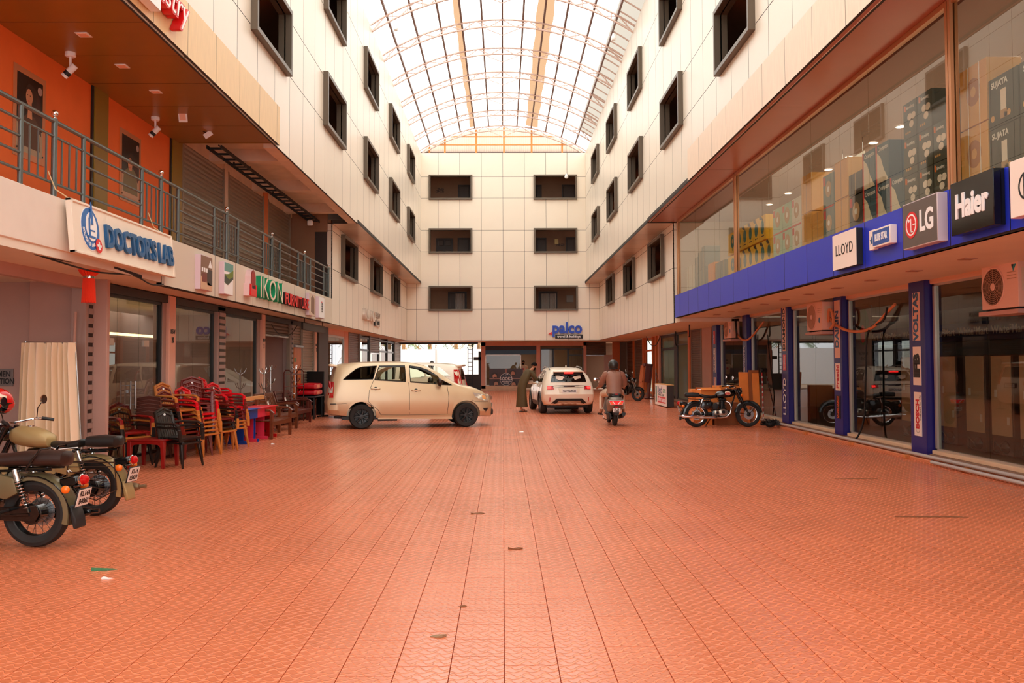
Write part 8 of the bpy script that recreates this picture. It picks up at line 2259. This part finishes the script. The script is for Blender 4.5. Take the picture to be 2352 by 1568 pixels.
wire('taped orange pipe drooping from farthest air conditioner', [(7.33, 26.6, 2.6), (7.33, 25.9, 2.38), (7.36, 25.2, 2.42), (7.46, 24.2, 2.85)], 0.03, m_opipe, 8, 'refrigerant_pipe')
wire('black drain hose hanging to the floor pipe by first pillar', [(7.42, 16.3, 2.75), (7.42, 16.5, 2.5), (7.38, 17.1, 2.3), (7.36, 17.2, 1.4), (7.34, 17.25, 0.6), (7.28, 17.35, 0.25), (7.22, 17.4, 0.12)], 0.02, m_blk, 8, 'drain_hose')
wire('black hose hanging beside the mop in the fourth window', [(7.4, 24.6, 2.5), (7.35, 24.5, 1.5), (7.3, 24.4, 0.8), (7.28, 24.6, 0.1)], 0.018, m_blk, 6, 'drain_hose')
wire('black loop of cable by farthest air conditioner', [(7.3, 26.55, 2.95), (7.25, 26.4, 3.0), (7.25, 26.3, 2.6), (7.3, 26.5, 2.45)], 0.03, m_blk, 8)
m_pipe = mat('pipe_grey', (186, 176, 170), 0.4)
mb = MB(); mb.cyl((7.18, 6.0, 0.1), (7.18, 26.0, 0.1), 0.032, 10); tag(mb.build('floor_pipe', m_pipe), 'long grey pipe on wooden blocks along the shop fronts', 'pipe')
mb = MB(); mb.cyl((7.06, 9.6, 0.05), (7.06, 14.0, 0.05), 0.03, 10); tag(mb.build('floor_pipe', m_pipe), 'short grey pipe lying on tiles below the long one', 'pipe')
for i, y in enumerate((9.3, 11.2, 13.1, 15.0, 17.4, 20.0, 22.6)):
    mb = MB(); mb.box(7.08, y - 0.06, 0.0, 7.3, y + 0.06, 0.065)
    tag(mb.build('wooden_block', mat('block_wood', (206, 124, 66), 0.8, noise=0.2, ns=20), bevel=0.006), 'small wooden block under the floor pipe, %s from the picture edge' % ORD[i], 'block', 'wooden blocks under the floor pipe')
# cartons round the parked motorcycle
m_cart = mat('cardboard', (232, 136, 60), 0.75, noise=0.05, ns=6); m_cart2 = mat('cardboard_brown', (150, 84, 42), 0.75, noise=0.05, ns=6); m_cart3 = mat('cardboard_light', (232, 178, 112), 0.7, noise=0.05, ns=6)
def carton(label, loc, d, rz, m, grp=None, open_=False, name='carton'):
    t = thing(name, label, 'carton', loc, rz, grp)
    mb = MB(); mb.box(-d[0] / 2, -d[1] / 2, 0, d[0] / 2, d[1] / 2, d[2]); mb.build('box', m, t, bevel=0.004)
    if open_:
        mb = MB(); mb.cbox((0, -d[1] / 2 - 0.04, d[2] + 0.03), (d[0], 0.1, 0.006), (0.6, 0, 0)); mb.cbox((0, d[1] / 2 + 0.04, d[2] + 0.03), (d[0], 0.1, 0.006), (-0.6, 0, 0)); mb.build('flap', m, t)
        mb = MB(); mb.box(-d[0] / 2 + 0.02, -d[1] / 2 + 0.02, d[2], d[0] / 2 - 0.02, d[1] / 2 - 0.02, d[2] + 0.02); mb.build('foam', m_wht, t, bevel=0.008)
    else:
        mb = MB(); mb.box(-d[0] / 2 - 0.001, -0.025, d[2] - 0.06, d[0] / 2 + 0.001, 0.025, d[2] + 0.002); mb.build('tape', mat('tape', (200, 160, 110)), t)
    return t
X1 = onZ(1660, 979, 0).x
carton('brown carton on the floor behind the motorcycle engine', (6.0, 23.1, 0), (0.62, 0.5, 0.62), 0.1, m_cart2)
carton('orange carton on the floor behind the motorcycle rear wheel', (5.42, 23.2, 0), (0.5, 0.45, 0.4), -0.1, m_cart)
carton('orange carton with white foam on top of the brown one', (5.62, 23.3, 0.625), (0.55, 0.45, 0.32), 0.05, m_cart, open_=True)
carton('orange carton beneath the foam filled one', (5.5, 23.85, 0), (0.5, 0.45, 0.95), 0.0, m_cart)
carton('orange carton standing close to the handlebar', (6.22, 23.75, 0), (0.6, 0.45, 1.05), 0.2, m_cart)
t = thing('flat_carton', 'tall folded carton leaning on the shop window', 'carton', (6.95, 23.9, 0.0), R(-50)); t.rotation_euler = (0.08, 0, R(-40))
mb = MB(); mb.box(-0.28, -0.03, 0, 0.0, 0.03, 1.42); mb.build('sheet', m_cart, t, bevel=0.006); mb = MB(); mb.box(0.0, -0.01, 0, 0.3, 0.05, 1.48); mb.build('sheet', m_cart2, t, bevel=0.006); mb = MB(); mb.box(0.12, -0.04, 0, 0.32, -0.015, 1.4); mb.build('sheet', m_cart, t, bevel=0.006)
p = onZ(1765, 982, 0)
t = thing('brush_head', 'black bristly brush lying at the kerb beside motorcycle', 'brush', (p.x + 0.05, p.y, 0.0))
mb = MB()
for k in range(260):
    a, b = random.random() * 2 * PI, random.random(); r = 0.16 + 0.06 * random.random()
    mb.cyl((0, 0, 0.08), (r * 1.3 * math.cos(a) * math.sqrt(1 - b * b * 0.8), r * math.sin(a) * math.sqrt(1 - b * b * 0.8), 0.06 + r * b * 0.9), 0.006, 3)
mb.sph((0, 0, 0.09), 0.1, 10, 8, (1.4, 1, 0.8)); tag(mb.build('bristles', m_plast, t), kind='stuff')
p = onZ(1738, 966, 0.0)
t = thing('mop', 'mop with striped pole leaning in the window corner by motorcycle wheel', 'mop', (7.35, 24.3, 0))
mb = MB(); mb.cyl((0, -0.3, 0.02), (0.14, 0.25, 1.45), 0.014, 8); mb.build('pole', m_sgr, t); mb = MB()
for k in range(9): a, b = 0.05 + k * 0.1, 0.09 + k * 0.1; mb.cyl((0.14 * a, -0.3 + 0.55 * a, 0.02 + 1.43 * a), (0.14 * b, -0.3 + 0.55 * b, 0.02 + 1.43 * b), 0.016, 8)
tag(mb.build('bands', m_wht, t), kind='stuff'); mb = MB(); mb.sph((0.14, 0.25, 1.46), 0.06, 10, 8, (1, 1, 1.2)); mb.build('mop_head', m_plast, t)

# dental signboard box, bench boards and stand on the far right
t = thing('signboard_box', 'white standing dental sign box with red panel on the tiles', 'sign', (6.08, 31.6, 0))
L, H = 2.4, 0.84
mb = MB(); mb.box(0, 0, 0.04, 0.26, L, H); mb.build('box', mat('box_dark', (54, 46, 44), 0.5), t, bevel=0.006); mb = MB(); mb.box(-0.01, -0.01, H, 0.27, L + 0.01, H + 0.02); mb.build('lid', m_cart3, t)
e = link('face', None, t, (-0.005, L, 0.04), FACE_R)
plate('face_board', 0, 0, L, H - 0.04, m_sw, e, 0, 0.006)
plate('print_tooth', 0.12, 0.1, 0.42, 0.72, mat('tooth_green', (120, 160, 140), 0.4), e, 0.006); plate('print_tooth_dark', 0.2, 0.1, 0.3, 0.6, m_blk, e, 0.007)
text('DentS', 0.4, mat('letter_indigo', (50, 50, 120), 0.4), e, (1.05, 0.58, 0.007), LOCAL, 0.001, 0.006, sx=1.0); text('care', 0.3, m_green, e, (1.95, 0.6, 0.007), LOCAL, 0.001, 0.006)
text('DENTAL CLINIC', 0.12, m_blk, e, (1.3, 0.4, 0.007), LOCAL, 0.001, 0.002, sx=1.4); plate('red_panel', 0.62, 0.1, 2.2, 0.34, m_red, e, 0.006, 0.003); text('\u0d26\u0d28\u0d4d\u0d24\u0d3e\u0d32\u0d2f\u0d02', 0.22, m_wht, e, (1.4, 0.22, 0.01), LOCAL, 0.001, 0.003, sx=1.5)
t = thing('leaning_bench', 'orange slatted bench board leaning upright behind motorcycles', 'bench', (6.55, 41.0, 0), R(-20)); t.rotation_euler = (0, 0.12, R(0))
mb = MB(); mb.box(-0.03, -0.45, 0, 0.03, -0.38, 1.55); mb.box(-0.03, 0.38, 0, 0.03, 0.45, 1.55); mb.box(-0.03, -0.45, 1.47, 0.03, 0.45, 1.55); mb.box(-0.03, -0.45, 0.75, 0.03, 0.45, 0.82); mb.box(-0.03, -0.45, 0.05, 0.03, 0.45, 0.12); mb.build('frame', m_orangep, t)
for k in range(5): mb = MB(); y = -0.3 + 0.15 * k; mb.box(-0.015, y - 0.035, 0.1, 0.015, y + 0.035, 1.5); mb.build('slat', m_orangep, t)
t = thing('leaning_bench', 'dark wooden bench standing on end beside the orange slats', 'bench', (6.7, 39.3, 0)); t.rotation_euler = (0, 0.1, 0)
mb = MB(); mb.box(-0.2, -0.3, 0, 0.2, 0.3, 0.06); mb.box(-0.05, -0.3, 0, 0.02, 0.3, 1.62); mb.box(-0.35, -0.3, 1.5, 0.02, 0.3, 1.62); mb.box(-0.3, -0.3, 0.75, -0.05, -0.22, 1.5); mb.build('frame', m_wood2, t, bevel=0.01)
t = thing('folding_stand', 'thin grey metal stand leaning by the far shop door', 'stand', (6.85, 38.3, 0))
mb = MB(); mb.cyl((0, 0, 0), (0.05, 0.1, 1.4), 0.02, 6); mb.cyl((0.3, -0.3, 0), (0.05, 0.1, 1.3), 0.016, 6); mb.cyl((0, 0, 0.03), (0.3, -0.3, 0.03), 0.016, 6); mb.build('frame', m_steel, t)

# refrigerators seen from behind in the appliance shop windows
m_frb = mat('fridge_back', (226, 188, 156), 0.5, noise=0.03, ns=4); m_frs = mat('fridge_side', (96, 68, 60), 0.4)
def fridge(label, y, x=8.35, w_=0.62, h_=1.72, z=0.1):
    t = thing('refrigerator', label, 'refrigerator', (x, y, z), 0, 'refrigerators in the shop window')
    mb = MB(); mb.box(0.02, -w_ / 2, 0.03, 0.62, w_ / 2, h_); mb.build('cabinet', m_frs, t, bevel=0.015); mb = MB(); mb.box(0, -w_ / 2 + 0.03, 0.36, 0.02, w_ / 2 - 0.03, h_ - 0.02); mb.build('back_panel', m_frb, t, bevel=0.003)
    c = link('compressor', None, t, (0.06, 0, 0.05)); mb = MB(); mb.sph((-0.03, -0.08, 0.12), 0.11, 12, 8, (0.8, 1.1, 1)); mb.build('compressor_pot', m_blkg, c); mb = MB(); mb.tube([(-0.05, 0.05, 0.1), (-0.06, 0.2, 0.2), (-0.06, 0.22, 0.05), (-0.05, 0.1, 0.02)], 0.012, 6); mb.build('compressor_tube', m_steel, c)
    for zz, yy in ((1.0, 0.15), (0.55, -0.2)): mb = MB(); mb.box(-0.003, yy - 0.035, zz, 0.001, yy + 0.035, zz + 0.13); mb.build('label_sticker', m_sw, t)
    return t
f0 = fridge('pale refrigerator back in the nearest window, first after the blue pillar', 15.0)
k = 1
for y, lb in ((14.2, 'second after the blue pillar'), (13.4, 'third after the blue pillar'), (12.58, 'fourth after the blue pillar'), (11.76, 'fifth after the blue pillar')):
    dup(f0, (8.35, y, 0.1), None, 'pale refrigerator back in the nearest window, ' + lb)
for y, lb in ((16.2, 'beside the blue pillar'), (17.0, 'middle one'), (17.8, 'farthest one')): dup(f0, (8.5, y, 0.1), None, 'pale refrigerator back in the second window, ' + lb)
# interior banner band, posters and dark displays
mb = MB(); mb.box(12.46, 5, 2.25, 12.55, 30, 2.75); bn = tag(mb.build('shop_banner', mat('banner_blue', (20, 34, 110), 0.4)), 'long blue shop banner band on the appliance shop wall', 'banner')
for i in range(14):
    text('White\u00b2Mart', 0.3, m_wht, bn, (12.455, 8.0 + 1.6 * i, 2.5), FACE_R, 0.002, 0.004)
t = thing('wall_display', 'dark display wall inside the appliance shop', 'display')
mb = MB(); mb.box(12.0, 5, 0.1, 12.5, 30, 2.2); mb.build('cabinet', mat('display_dark', (34, 32, 36), 0.4), t)
for i in range(8):
    mb = MB(); y = 7 + 2.9 * i; mb.box(11.95, y, 0.9, 12.0, y + 1.4, 1.75); mb.build('screen', m_dglass, t)
t = holder('window_poster', 'dark refrigerator poster with a green leaf inside second window', 'poster', (7.75, 18.6, 0.9), FACE_R)
plate('board', 0, 0, 0.85, 2.0, mat('poster_slate', (104, 92, 90), 0.5), t, 0, 0.01); disc('print_green', 0.28, mat('leaf_green', (60, 110, 70), 0.5), t, (0.45, 1.55, 0.011), 0.002, 1.4); disc('print_red', 0.12, m_sgr, t, (0.42, 1.4, 0.014), 0.002, 1.6); text('MAXIMUM', 0.1, m_blk, t, (0.42, 0.98, 0.012), LOCAL, 0.001, 0.002); text('SPACE', 0.1, m_blk, t, (0.42, 0.87, 0.012), LOCAL, 0.001, 0.002); text('24', 0.2, m_blk, t, (0.45, 0.5, 0.012), LOCAL, 0.001, 0.006); text('DAYS', 0.08, m_blk, t, (0.45, 0.37, 0.012), LOCAL, 0.001, 0.002)

# ================================================================ CARTONS IN THE UPPER SHOWROOM
def sbox(u0, u1, z, h, m, prt, label, X=5.74, d=0.42):
    a, b = onX(u0, 600, X).y, onX(u1, 600, X).y
    t = holder('appliance_box', label, 'box', (X, a, z), FACE_R, 'boxes stacked behind the upper glass')
    w_ = a - b - 0.012
    mb = MB(); mb.box(0, 0, -d, w_, h - 0.006, 0); mb.build('box', m, t, bevel=0.004)
    if prt == 'fan':
        disc('print_disc', min(w_, h) * 0.3, mat('print_teal2', (20, 110, 110), 0.5), t, (w_ * 0.55, h * 0.58, 0), 0.003); plate('print_stand', w_ * 0.52, h * 0.15, w_ * 0.58, h * 0.4, mat('print_teal2', (20, 110, 110)), t, 0); disc('print_hub', min(w_, h) * 0.1, m_cart3, t, (w_ * 0.55, h * 0.58, 0.003), 0.002)
    elif prt == 'notch':
        shape('print_dark', [(0.02, h - 0.01), (w_ * 0.35, h - 0.01), (w_ * 0.6, h * 0.8), (w_ * 0.3, h * 0.82), (0.02, h * 0.9)], m_darkb, t, 0); disc('print_disc', min(w_, h) * 0.26, mat('print_teal2', (20, 110, 110)), t, (w_ * 0.5, h * 0.52, 0), 0.003, 1.3); plate('print_line', w_ * 0.3, h * 0.14, w_ * 0.75, h * 0.18, m_darkb, t, 0)
    elif prt == 'green':
        plate('red_mark', w_ * 0.04, h * 0.7, w_ * 0.24, h * 0.95, m_red, t, 0); disc('print_disc', min(w_, h) * 0.27, mat('print_sand2', (200, 160, 120), 0.5), t, (w_ * 0.52, h * 0.55, 0), 0.003, 1.1); disc('print_hub', min(w_, h) * 0.1, m_wht, t, (w_ * 0.52, h * 0.55, 0.003), 0.002); plate('red_line', 0, 0, w_, h * 0.05, m_red, t, 0)
    elif prt == 'crom':
        plate('red_edge', 0, 0, w_ * 0.1, h, m_red, t, 0); shape('print_white', [(w_ * 0.1, 0.01), (w_ * 0.95, 0.01), (w_ * 0.62, h * 0.3), (w_ * 0.36, h * 0.66), (w_ * 0.1, h * 0.8)], mat('print_cream', (236, 226, 206), 0.5), t, 0); text('Crompton', h * 0.16, m_wht, t, (w_ * 0.58, h * 0.86, 0.004), LOCAL, 0.001, 0.001, sx=min(1, w_ / (h * 0.86)))
    elif prt == 'dark':
        shape('orange_mark', [(w_ * 0.08, h * 0.78), (w_ * 0.2, h * 0.76), (w_ * 0.2, h * 0.92), (w_ * 0.08, h * 0.94)], m_amber, t, 0); text('bloomberg', h * 0.12, m_wht, t, (w_ * 0.52, h * 0.84, 0.003), LOCAL, 0.001, 0.001, sx=min(1, w_ / (h * 0.95)))
        for k in range(3): a_ = 2 * PI * k / 3 + 0.5; disc('print_blade', h * 0.12, m_sw, t, (w_ * 0.6 + h * 0.12 * math.cos(a_), h * 0.5 + h * 0.14 * math.sin(a_), 0.0), 0.003, 0.8)
        for k in range(3): disc('print_dot', h * 0.035, m_cart3, t, (w_ * (0.2 + 0.14 * k), h * 0.16, 0), 0.003)
    elif prt == 'suj':
        text('SUJATA', h * 0.16, m_wht, t, (w_ * 0.38, h * 0.84, 0.003), LOCAL, 0.001, 0.003, sx=min(1, w_ / (h * 0.9)))
        plate('print_jar', w_ * 0.42, h * 0.3, w_ * 0.6, h * 0.7, m_sw, t, 0); plate('print_base', w_ * 0.4, h * 0.14, w_ * 0.62, h * 0.3, mat('print_sand2', (200, 160, 120)), t, 0)
        for k in range(3): disc('print_jar_small', h * 0.06, m_cart3, t, (w_ * (0.14 + 0.1 * k + (0.34 if k else 0)), h * 0.2, 0), 0.003)
    elif prt == 'carton':
        for x in (0.3, 0.72): plate('strap', w_ * x, 0, w_ * x + 0.012, h, m_wht, t, 0)
        disc('print_ring', min(w_, h) * 0.26, mat('print_ring', (190, 120, 50), 0.6), t, (w_ * 0.5, h * 0.55, 0), 0.002, 1.1, r0=min(w_, h) * 0.1)
    elif prt == 'plain':
        plate('tape', w_ * 0.48, 0, w_ * 0.52, h, mat('tape', (200, 160, 110)), t, 0)
    return t
m_yel = mat('box_yellow2', (250, 196, 40), 0.5); m_grn = mat('box_mint', (178, 214, 190), 0.5); m_whb = mat('box_pale', (232, 230, 220), 0.5); m_ctr = mat('box_carton', (238, 178, 96), 0.6, noise=0.04, ns=6); m_dkb = mat('box_dark', (70, 70, 60), 0.5); m_dkb2 = mat('box_charcoal', (64, 66, 56), 0.45); m_blb = mat('box_petrol', (30, 80, 104), 0.45); m_slb = mat('box_slate', (110, 128, 128), 0.5)
B0 = 3.82
GL = 'behind the upper glass'
for r in (0, 1):
    rn = ('lower', 'upper')[r]
    for k, u in enumerate((1577, 1586)): sbox(u, u + 9, B0 + r * 0.42, 0.42, m_whb, 'plain', 'pale appliance box at the far glass end, %s row, %s from the wing' % (rn, ORD[k]))
    for k, u in enumerate((1596, 1604, 1612)): sbox(u, u + 8, B0 + r * (0.5 + 0.05 * k), 0.5 + 0.05 * k, m_slb, 'plain', 'slate grey appliance box near the far glass end, %s row, %s from the wing' % (rn, ORD[k]))
sbox(1626, 1640, B0, 0.62, mat('box_orange', (244, 150, 60), 0.5), 'plain', 'single orange appliance box between grey boxes')
for k, u in enumerate((1643, 1650, 1658)): sbox(u, u + 7.5, B0, 0.55, m_slb, 'plain', 'slate grey appliance box after the orange one, %s of three' % ORD[k])
for r in (0, 1):
    us = [1672.5, 1693, 1705, 1718, 1731, 1745, 1760, 1774]
    for k in range(7 if r == 0 else 6):
        sbox(us[k], us[k + 1], B0 + r * 0.56 + (0.02 if r else 0), 0.55, m_yel, 'notch' if k > 0 else 'fan', 'yellow fan box in the %s row, %s from the far end' % (('lower', 'upper')[r], ORD[k]))
for r in (0, 1):
    for k, (a, b) in enumerate(((1777, 1798), (1798.5, 1820), (1820.5, 1842))):
        sbox(a, b, B0 + r * 0.55, 0.55, m_whb if k == 2 else m_grn, 'green', '%s fan box with red mark, %s row, %s from the yellow boxes' % (('mint green', 'mint green', 'white')[k], ('lower', 'upper')[r], ORD[k]))
sbox(1843, 1866, B0, 0.7, m_ctr, 'plain', 'brown carton, lower of the tall pair after the mint boxes'); sbox(1843, 1866, B0 + 0.71, 0.72, m_ctr, 'plain', 'brown carton, upper of the tall pair after the mint boxes')
sbox(1867, 1892, B0, 0.62, m_ctr, 'plain', 'single low brown carton between tall pair and blue fan boxes')
for r in (0, 1):
    sbox(1893, 1918, B0 + r * 0.6, 0.6, m_slb, 'green', 'grey blue fan box with red mark, %s of a pair' % ('lower', 'upper')[r])
    sbox(1920, 1951, B0 + r * 0.66, 0.65, m_ctr, 'plain', 'brown carton over the white square sign, %s one' % ('lower', 'upper')[r])
sbox(1953, 1984, B0, 0.6, m_dkb, 'green', 'dark fan box with red corner mark next to petrol boxes'); sbox(1953, 1984, B0 + 0.61, 0.36, m_darkb, 'plain', 'dark brown box on top of the dark fan box')
for i, (a, b, r) in enumerate(((1985, 2015, 0), (2016, 2047, 0), (2048, 2080, 0), (1985, 2015, 1), (2016, 2047, 1))):
    sbox(a, b, B0 + r * 0.6, 0.6, m_blb, 'crom', 'petrol blue fan box with red edge, %s row, %s from the dark box' % (('lower', 'upper')[r], ORD[i if i < 3 else i - 3]))
for i, (a, b, r) in enumerate(((2081, 2114, 0), (2115, 2148, 0), (2149, 2182, 0), (2081, 2114, 1), (2115, 2148, 1), (2149, 2182, 1), (2081, 2114, 2), (2115, 2148, 2))):
    sbox(a, b, B0 + r * 0.52, 0.52, m_dkb2, 'dark', 'charcoal fan box with orange mark, %s row, %s from the petrol boxes' % (('bottom', 'middle', 'top')[r], ORD[i % 3]))
sbox(2196, 2210, B0, 0.85, m_blb, 'plain', 'narrow dark box right behind the near mullion')
for r in (0, 1):
    sbox(2213, 2277, B0 + r * 0.76, 0.75, m_ctr, 'carton', 'large strapped brown carton after the mullion, %s one' % ('lower', 'upper')[r])
    for k, (a, b) in enumerate(((2279, 2350), (2352, 2440))): sbox(a, b, B0 + r * 0.6, 0.6, m_dkb2, 'suj', 'dark mixer box over the round emblem sign, %s row, %s from the strapped cartons' % (('lower', 'upper')[r], ORD[k]))
t = holder('hanging_notice', 'white hanging whirl brand notice inside the upper showroom', 'notice', (7.2, 0, 0), FACE_R)
a = onX(1932, 420, 7.2); t.location = (7.2, a.y, 4.7); t['label'] = 'white hanging brand notice inside the upper showroom over cartons'
plate('board', 0, 0, 1.2, 1.2, mat('notice_white', (226, 220, 206), 0.5), t, 0, 0.01); text('Whirlpool', 0.27, m_blk, t, (0.62, 0.95, 0.011), LOCAL, 0.001, 0.002); text('Every day, care.', 0.1, m_blk, t, (0.62, 0.74, 0.011), LOCAL, 0.001)
for k in range(3): text('Moves Clothes 3X better', 0.085, m_blk, t, (0.62, 0.5 - 0.12 * k, 0.011), LOCAL, 0.001)
mb = MB(); mb.cyl((0.1, 1.2, 0), (0.1, 1.5, 0), 0.006, 5); mb.cyl((1.1, 1.2, 0), (1.1, 1.5, 0), 0.006, 5); mb.build('hanger', m_steel, t)

# ================================================================ BEYOND THE OPENING
mb = MB(); mb.box(-30, 52, -0.3, 30, 90, -0.02); struct(mb.build('floor_outside', mat('outside_ground', (196, 160, 130), 0.9, noise=0.1, ns=0.5)))
mb = MB(); mb.box(-16, 64, 0, -0.5, 64.2, 2.72)
wo = struct(mb.build('wall_outside', mat('boundary_white', (248, 248, 248), 0.7)))
xm = onY(1001, 800, 63.95).x; mb = MB(); mb.box(xm - 0.03, 63.9, 0, xm + 0.03, 64.0, 2.85); mb.build('joint_post', m_alu, wo)
m_palm = mat('palm_green', (96, 124, 50), 0.6, noise=0.2, ns=5); m_palmd = mat('palm_dry', (200, 140, 70), 0.7, noise=0.2, ns=5); m_trunk = mat('palm_trunk', (150, 120, 90), 0.9, noise=0.2, ns=8)
def palm(label, x, y, h, seed, m):
    rnd = random.Random(seed)
    t = thing('coconut_palm', label, 'palm', (x, y, -0.02))
    mb = MB(); mb.tube([(0, 0, 0), (0.1, 0, h * 0.5), (0.05, 0, h)], [0.2, 0.16, 0.13], 10); mb.build('trunk', m_trunk, t)
    for k in range(16):
        az = 2 * PI * k / 16 + rnd.random() * 0.3; L = 2.6 + rnd.random(); up = 0.9 - 1.3 * rnd.random()
        def sp(s_): return V((math.cos(az) * L * s_ * (1 - 0.2 * s_), math.sin(az) * L * s_ * (1 - 0.2 * s_), h + up * L * s_ * 0.6 - 1.3 * s_ * s_ * L * 0.5))
        mb = MB(); mb.tube([sp(j / 6) for j in range(7)], [0.035, 0.03, 0.025, 0.02, 0.015, 0.01, 0.006], 4)
        sd = V((-math.sin(az), math.cos(az), 0))
        for j in range(3, 26):
            s_ = j / 26; p = sp(s_); ll = 0.75 * math.sin(PI * (0.15 + 0.8 * s_)); d = (sp(s_ + 0.02) - p).normalized()
            for sg in (-1, 1):
                e = p + sd * sg * ll * 0.7 + d * ll * 0.5 - V((0, 0, ll * 0.45)); w0 = d * 0.03
                mb._add([p - w0, p + w0, e], [(0, 1, 2)])
        mb.build('frond', m if k % 4 else m_palmd, t, fix=False)
for i, (u, lb) in enumerate(((925, 'coconut palm beyond white boundary wall, nearest the shuttered shops'), (985, 'coconut palm beyond white boundary wall, over the wall joint'), (1045, 'coconut palm beyond white boundary wall, before the lattice post'), (1098, 'coconut palm beyond white boundary wall, behind the dark post'))):
    p = onY(u, 790, 67 + i % 2); palm(lb, p.x, 67 + i % 2, 3.6 + 0.5 * (i % 3), 11 + i, (m_palm, m_palm, m_palmd, m_palm)[i])
# lattice cable riser, dark gate pier and low wall at the opening
t = thing('lattice_riser', 'dark lattice cable riser at the bright opening', 'cable tray', (onY(1080, 850, 52.2).x, 52.2, 0))
for x in (-0.14, 0.14): mb = MB(); mb.box(x - 0.025, -0.03, 0, x + 0.025, 0.03, 2.94); mb.build('side_rail', m_blk, t)
for k in range(11): mb = MB(); mb.box(-0.14, -0.02, 0.15 + k * 0.26, 0.14, 0.02, 0.19 + k * 0.26); mb.build('rung', m_blk, t)
a, b = onY(1064, 860, 52.6).x, onY(1106, 860, 52.6).x
mb = MB(); mb.box(a, 52.5, -0.02, b, 52.7, 0.98); struct(mb.build('wall_low_dark', m_darkb)); mb = MB(); mb.box(onY(1099, 850, 52.4).x, 52.3, 0, b, 52.6, 2.4); mb.box(onY(1088, 850, 52.4).x, 52.3, 1.85, b, 52.6, 2.05); struct(mb.build('wall_gate_pier', m_darkb))
mb = MB(); mb.box(-6.6, 51.6, 2.84, onY(1098, 850, 52).x, 52.2, 2.96); struct(mb.build('trim_18', m_black))
p = onY(992, 840, 30.0)
t = thing('display_bust', 'dark head shaped display bust above the white car roof', 'bust', (p.x, 30.0, 0))
mb = MB(); mb.lathe([(0.16, 0), (0.15, 0.03), (0.02, 0.05), (0.02, 1.2), (0.05, 1.3), (0.1, 1.38), (0.06, 1.44), (0.045, 1.5)], 14); mb.build('stand', m_blk, t); mb = MB(); mb.sph((0, 0, 1.66), 0.1, 14, 10, (0.85, 1, 1.25)); mb.cyl((0, 0, 1.48), (0, 0, 1.6), 0.05); mb.build('head', m_blk, t)
# shutters casings and litter on the tiles
def litter(label, u, v, m, pts, h=0.012, name='litter_scrap'):
    p = onZ(u, v, 0); mb = MB()
    n = len(pts); vs = [(x, y, 0.003 + h * random.random()) for x, y in pts] + [(x, y, 0.001) for x, y in pts]
    mb._add(vs, [tuple(range(n)), tuple(range(n, 2 * n))[::-1]] + [(i, (i + 1) % n, n + (i + 1) % n, n + i) for i in range(n)])
    o = mb.build(name, m, None, p, smooth=False); tag(o, label, 'litter', 'scraps on the tiles')
m_leaf = mat('dry_leaf', (128, 78, 44), 0.8)
leafp = [(-0.09, 0), (-0.04, 0.022), (0.03, 0.026), (0.08, 0.006), (0.04, -0.018), (-0.03, -0.02)]
litter('dry brown leaf alone on the mid tiles', 1185, 1261, m_leaf, [(x * 0.8, y * 0.9) for x, y in leafp], 0.02, 'dry_leaf')
litter('grey flattened leaf near the lower tiles', 1008, 1462, mat('leaf_grey', (150, 120, 90), 0.8), [(x * 0.6, y) for x, y in leafp], 0.02, 'dry_leaf')
litter('small dark leaf by the lower tile joint', 1063, 1393, m_leaf, [(x * 0.35, y * 0.5) for x, y in leafp], 0.01, 'dry_leaf')
litter('green and yellow sweet wrapper on the tiles below motorcycles', 240, 1309, mat('wrapper_green', (60, 130, 90), 0.3), [(-0.1, -0.02), (0.02, -0.01), (0.1, 0.02), (0.06, 0.035), (-0.04, 0.02)], 0.03, 'sweet_wrapper')
litter('white crumpled paper scrap next to the sweet wrapper', 246, 1329, m_wht, [(-0.04, -0.015), (0.02, -0.02), (0.045, 0.01), (0, 0.02), (-0.03, 0.012)], 0.02)
litter('white paper scrap before the study desks', 627, 1020, m_wht, [(-0.04, -0.02), (0.04, -0.01), (0.03, 0.03), (-0.03, 0.02)], 0.02)
litter('brown streak of dry frond on right tiles', 1968, 1100, m_leaf, [(-0.32, 0.01), (0, 0.03), (0.3, -0.02), (0, 0.0)], 0.01, 'dry_leaf')
litter('brown dry frond lying across the right lower tiles', 2140, 1188, m_leaf, [(-0.4, 0.02), (0, 0.03), (0.25, 0.06), (0.4, -0.02), (0.2, -0.01)], 0.01, 'dry_leaf')
litter('white paper bit in front of white crossover', 1197, 992, m_wht, [(-0.05, -0.03), (0.06, -0.02), (0.05, 0.03), (-0.04, 0.03)], 0.02)
litter('brown dry leaf on tiles before the lane centre', 1098, 1180, m_leaf, [(x * 0.9, y) for x, y in leafp], 0.015, 'dry_leaf')
bake_texts()
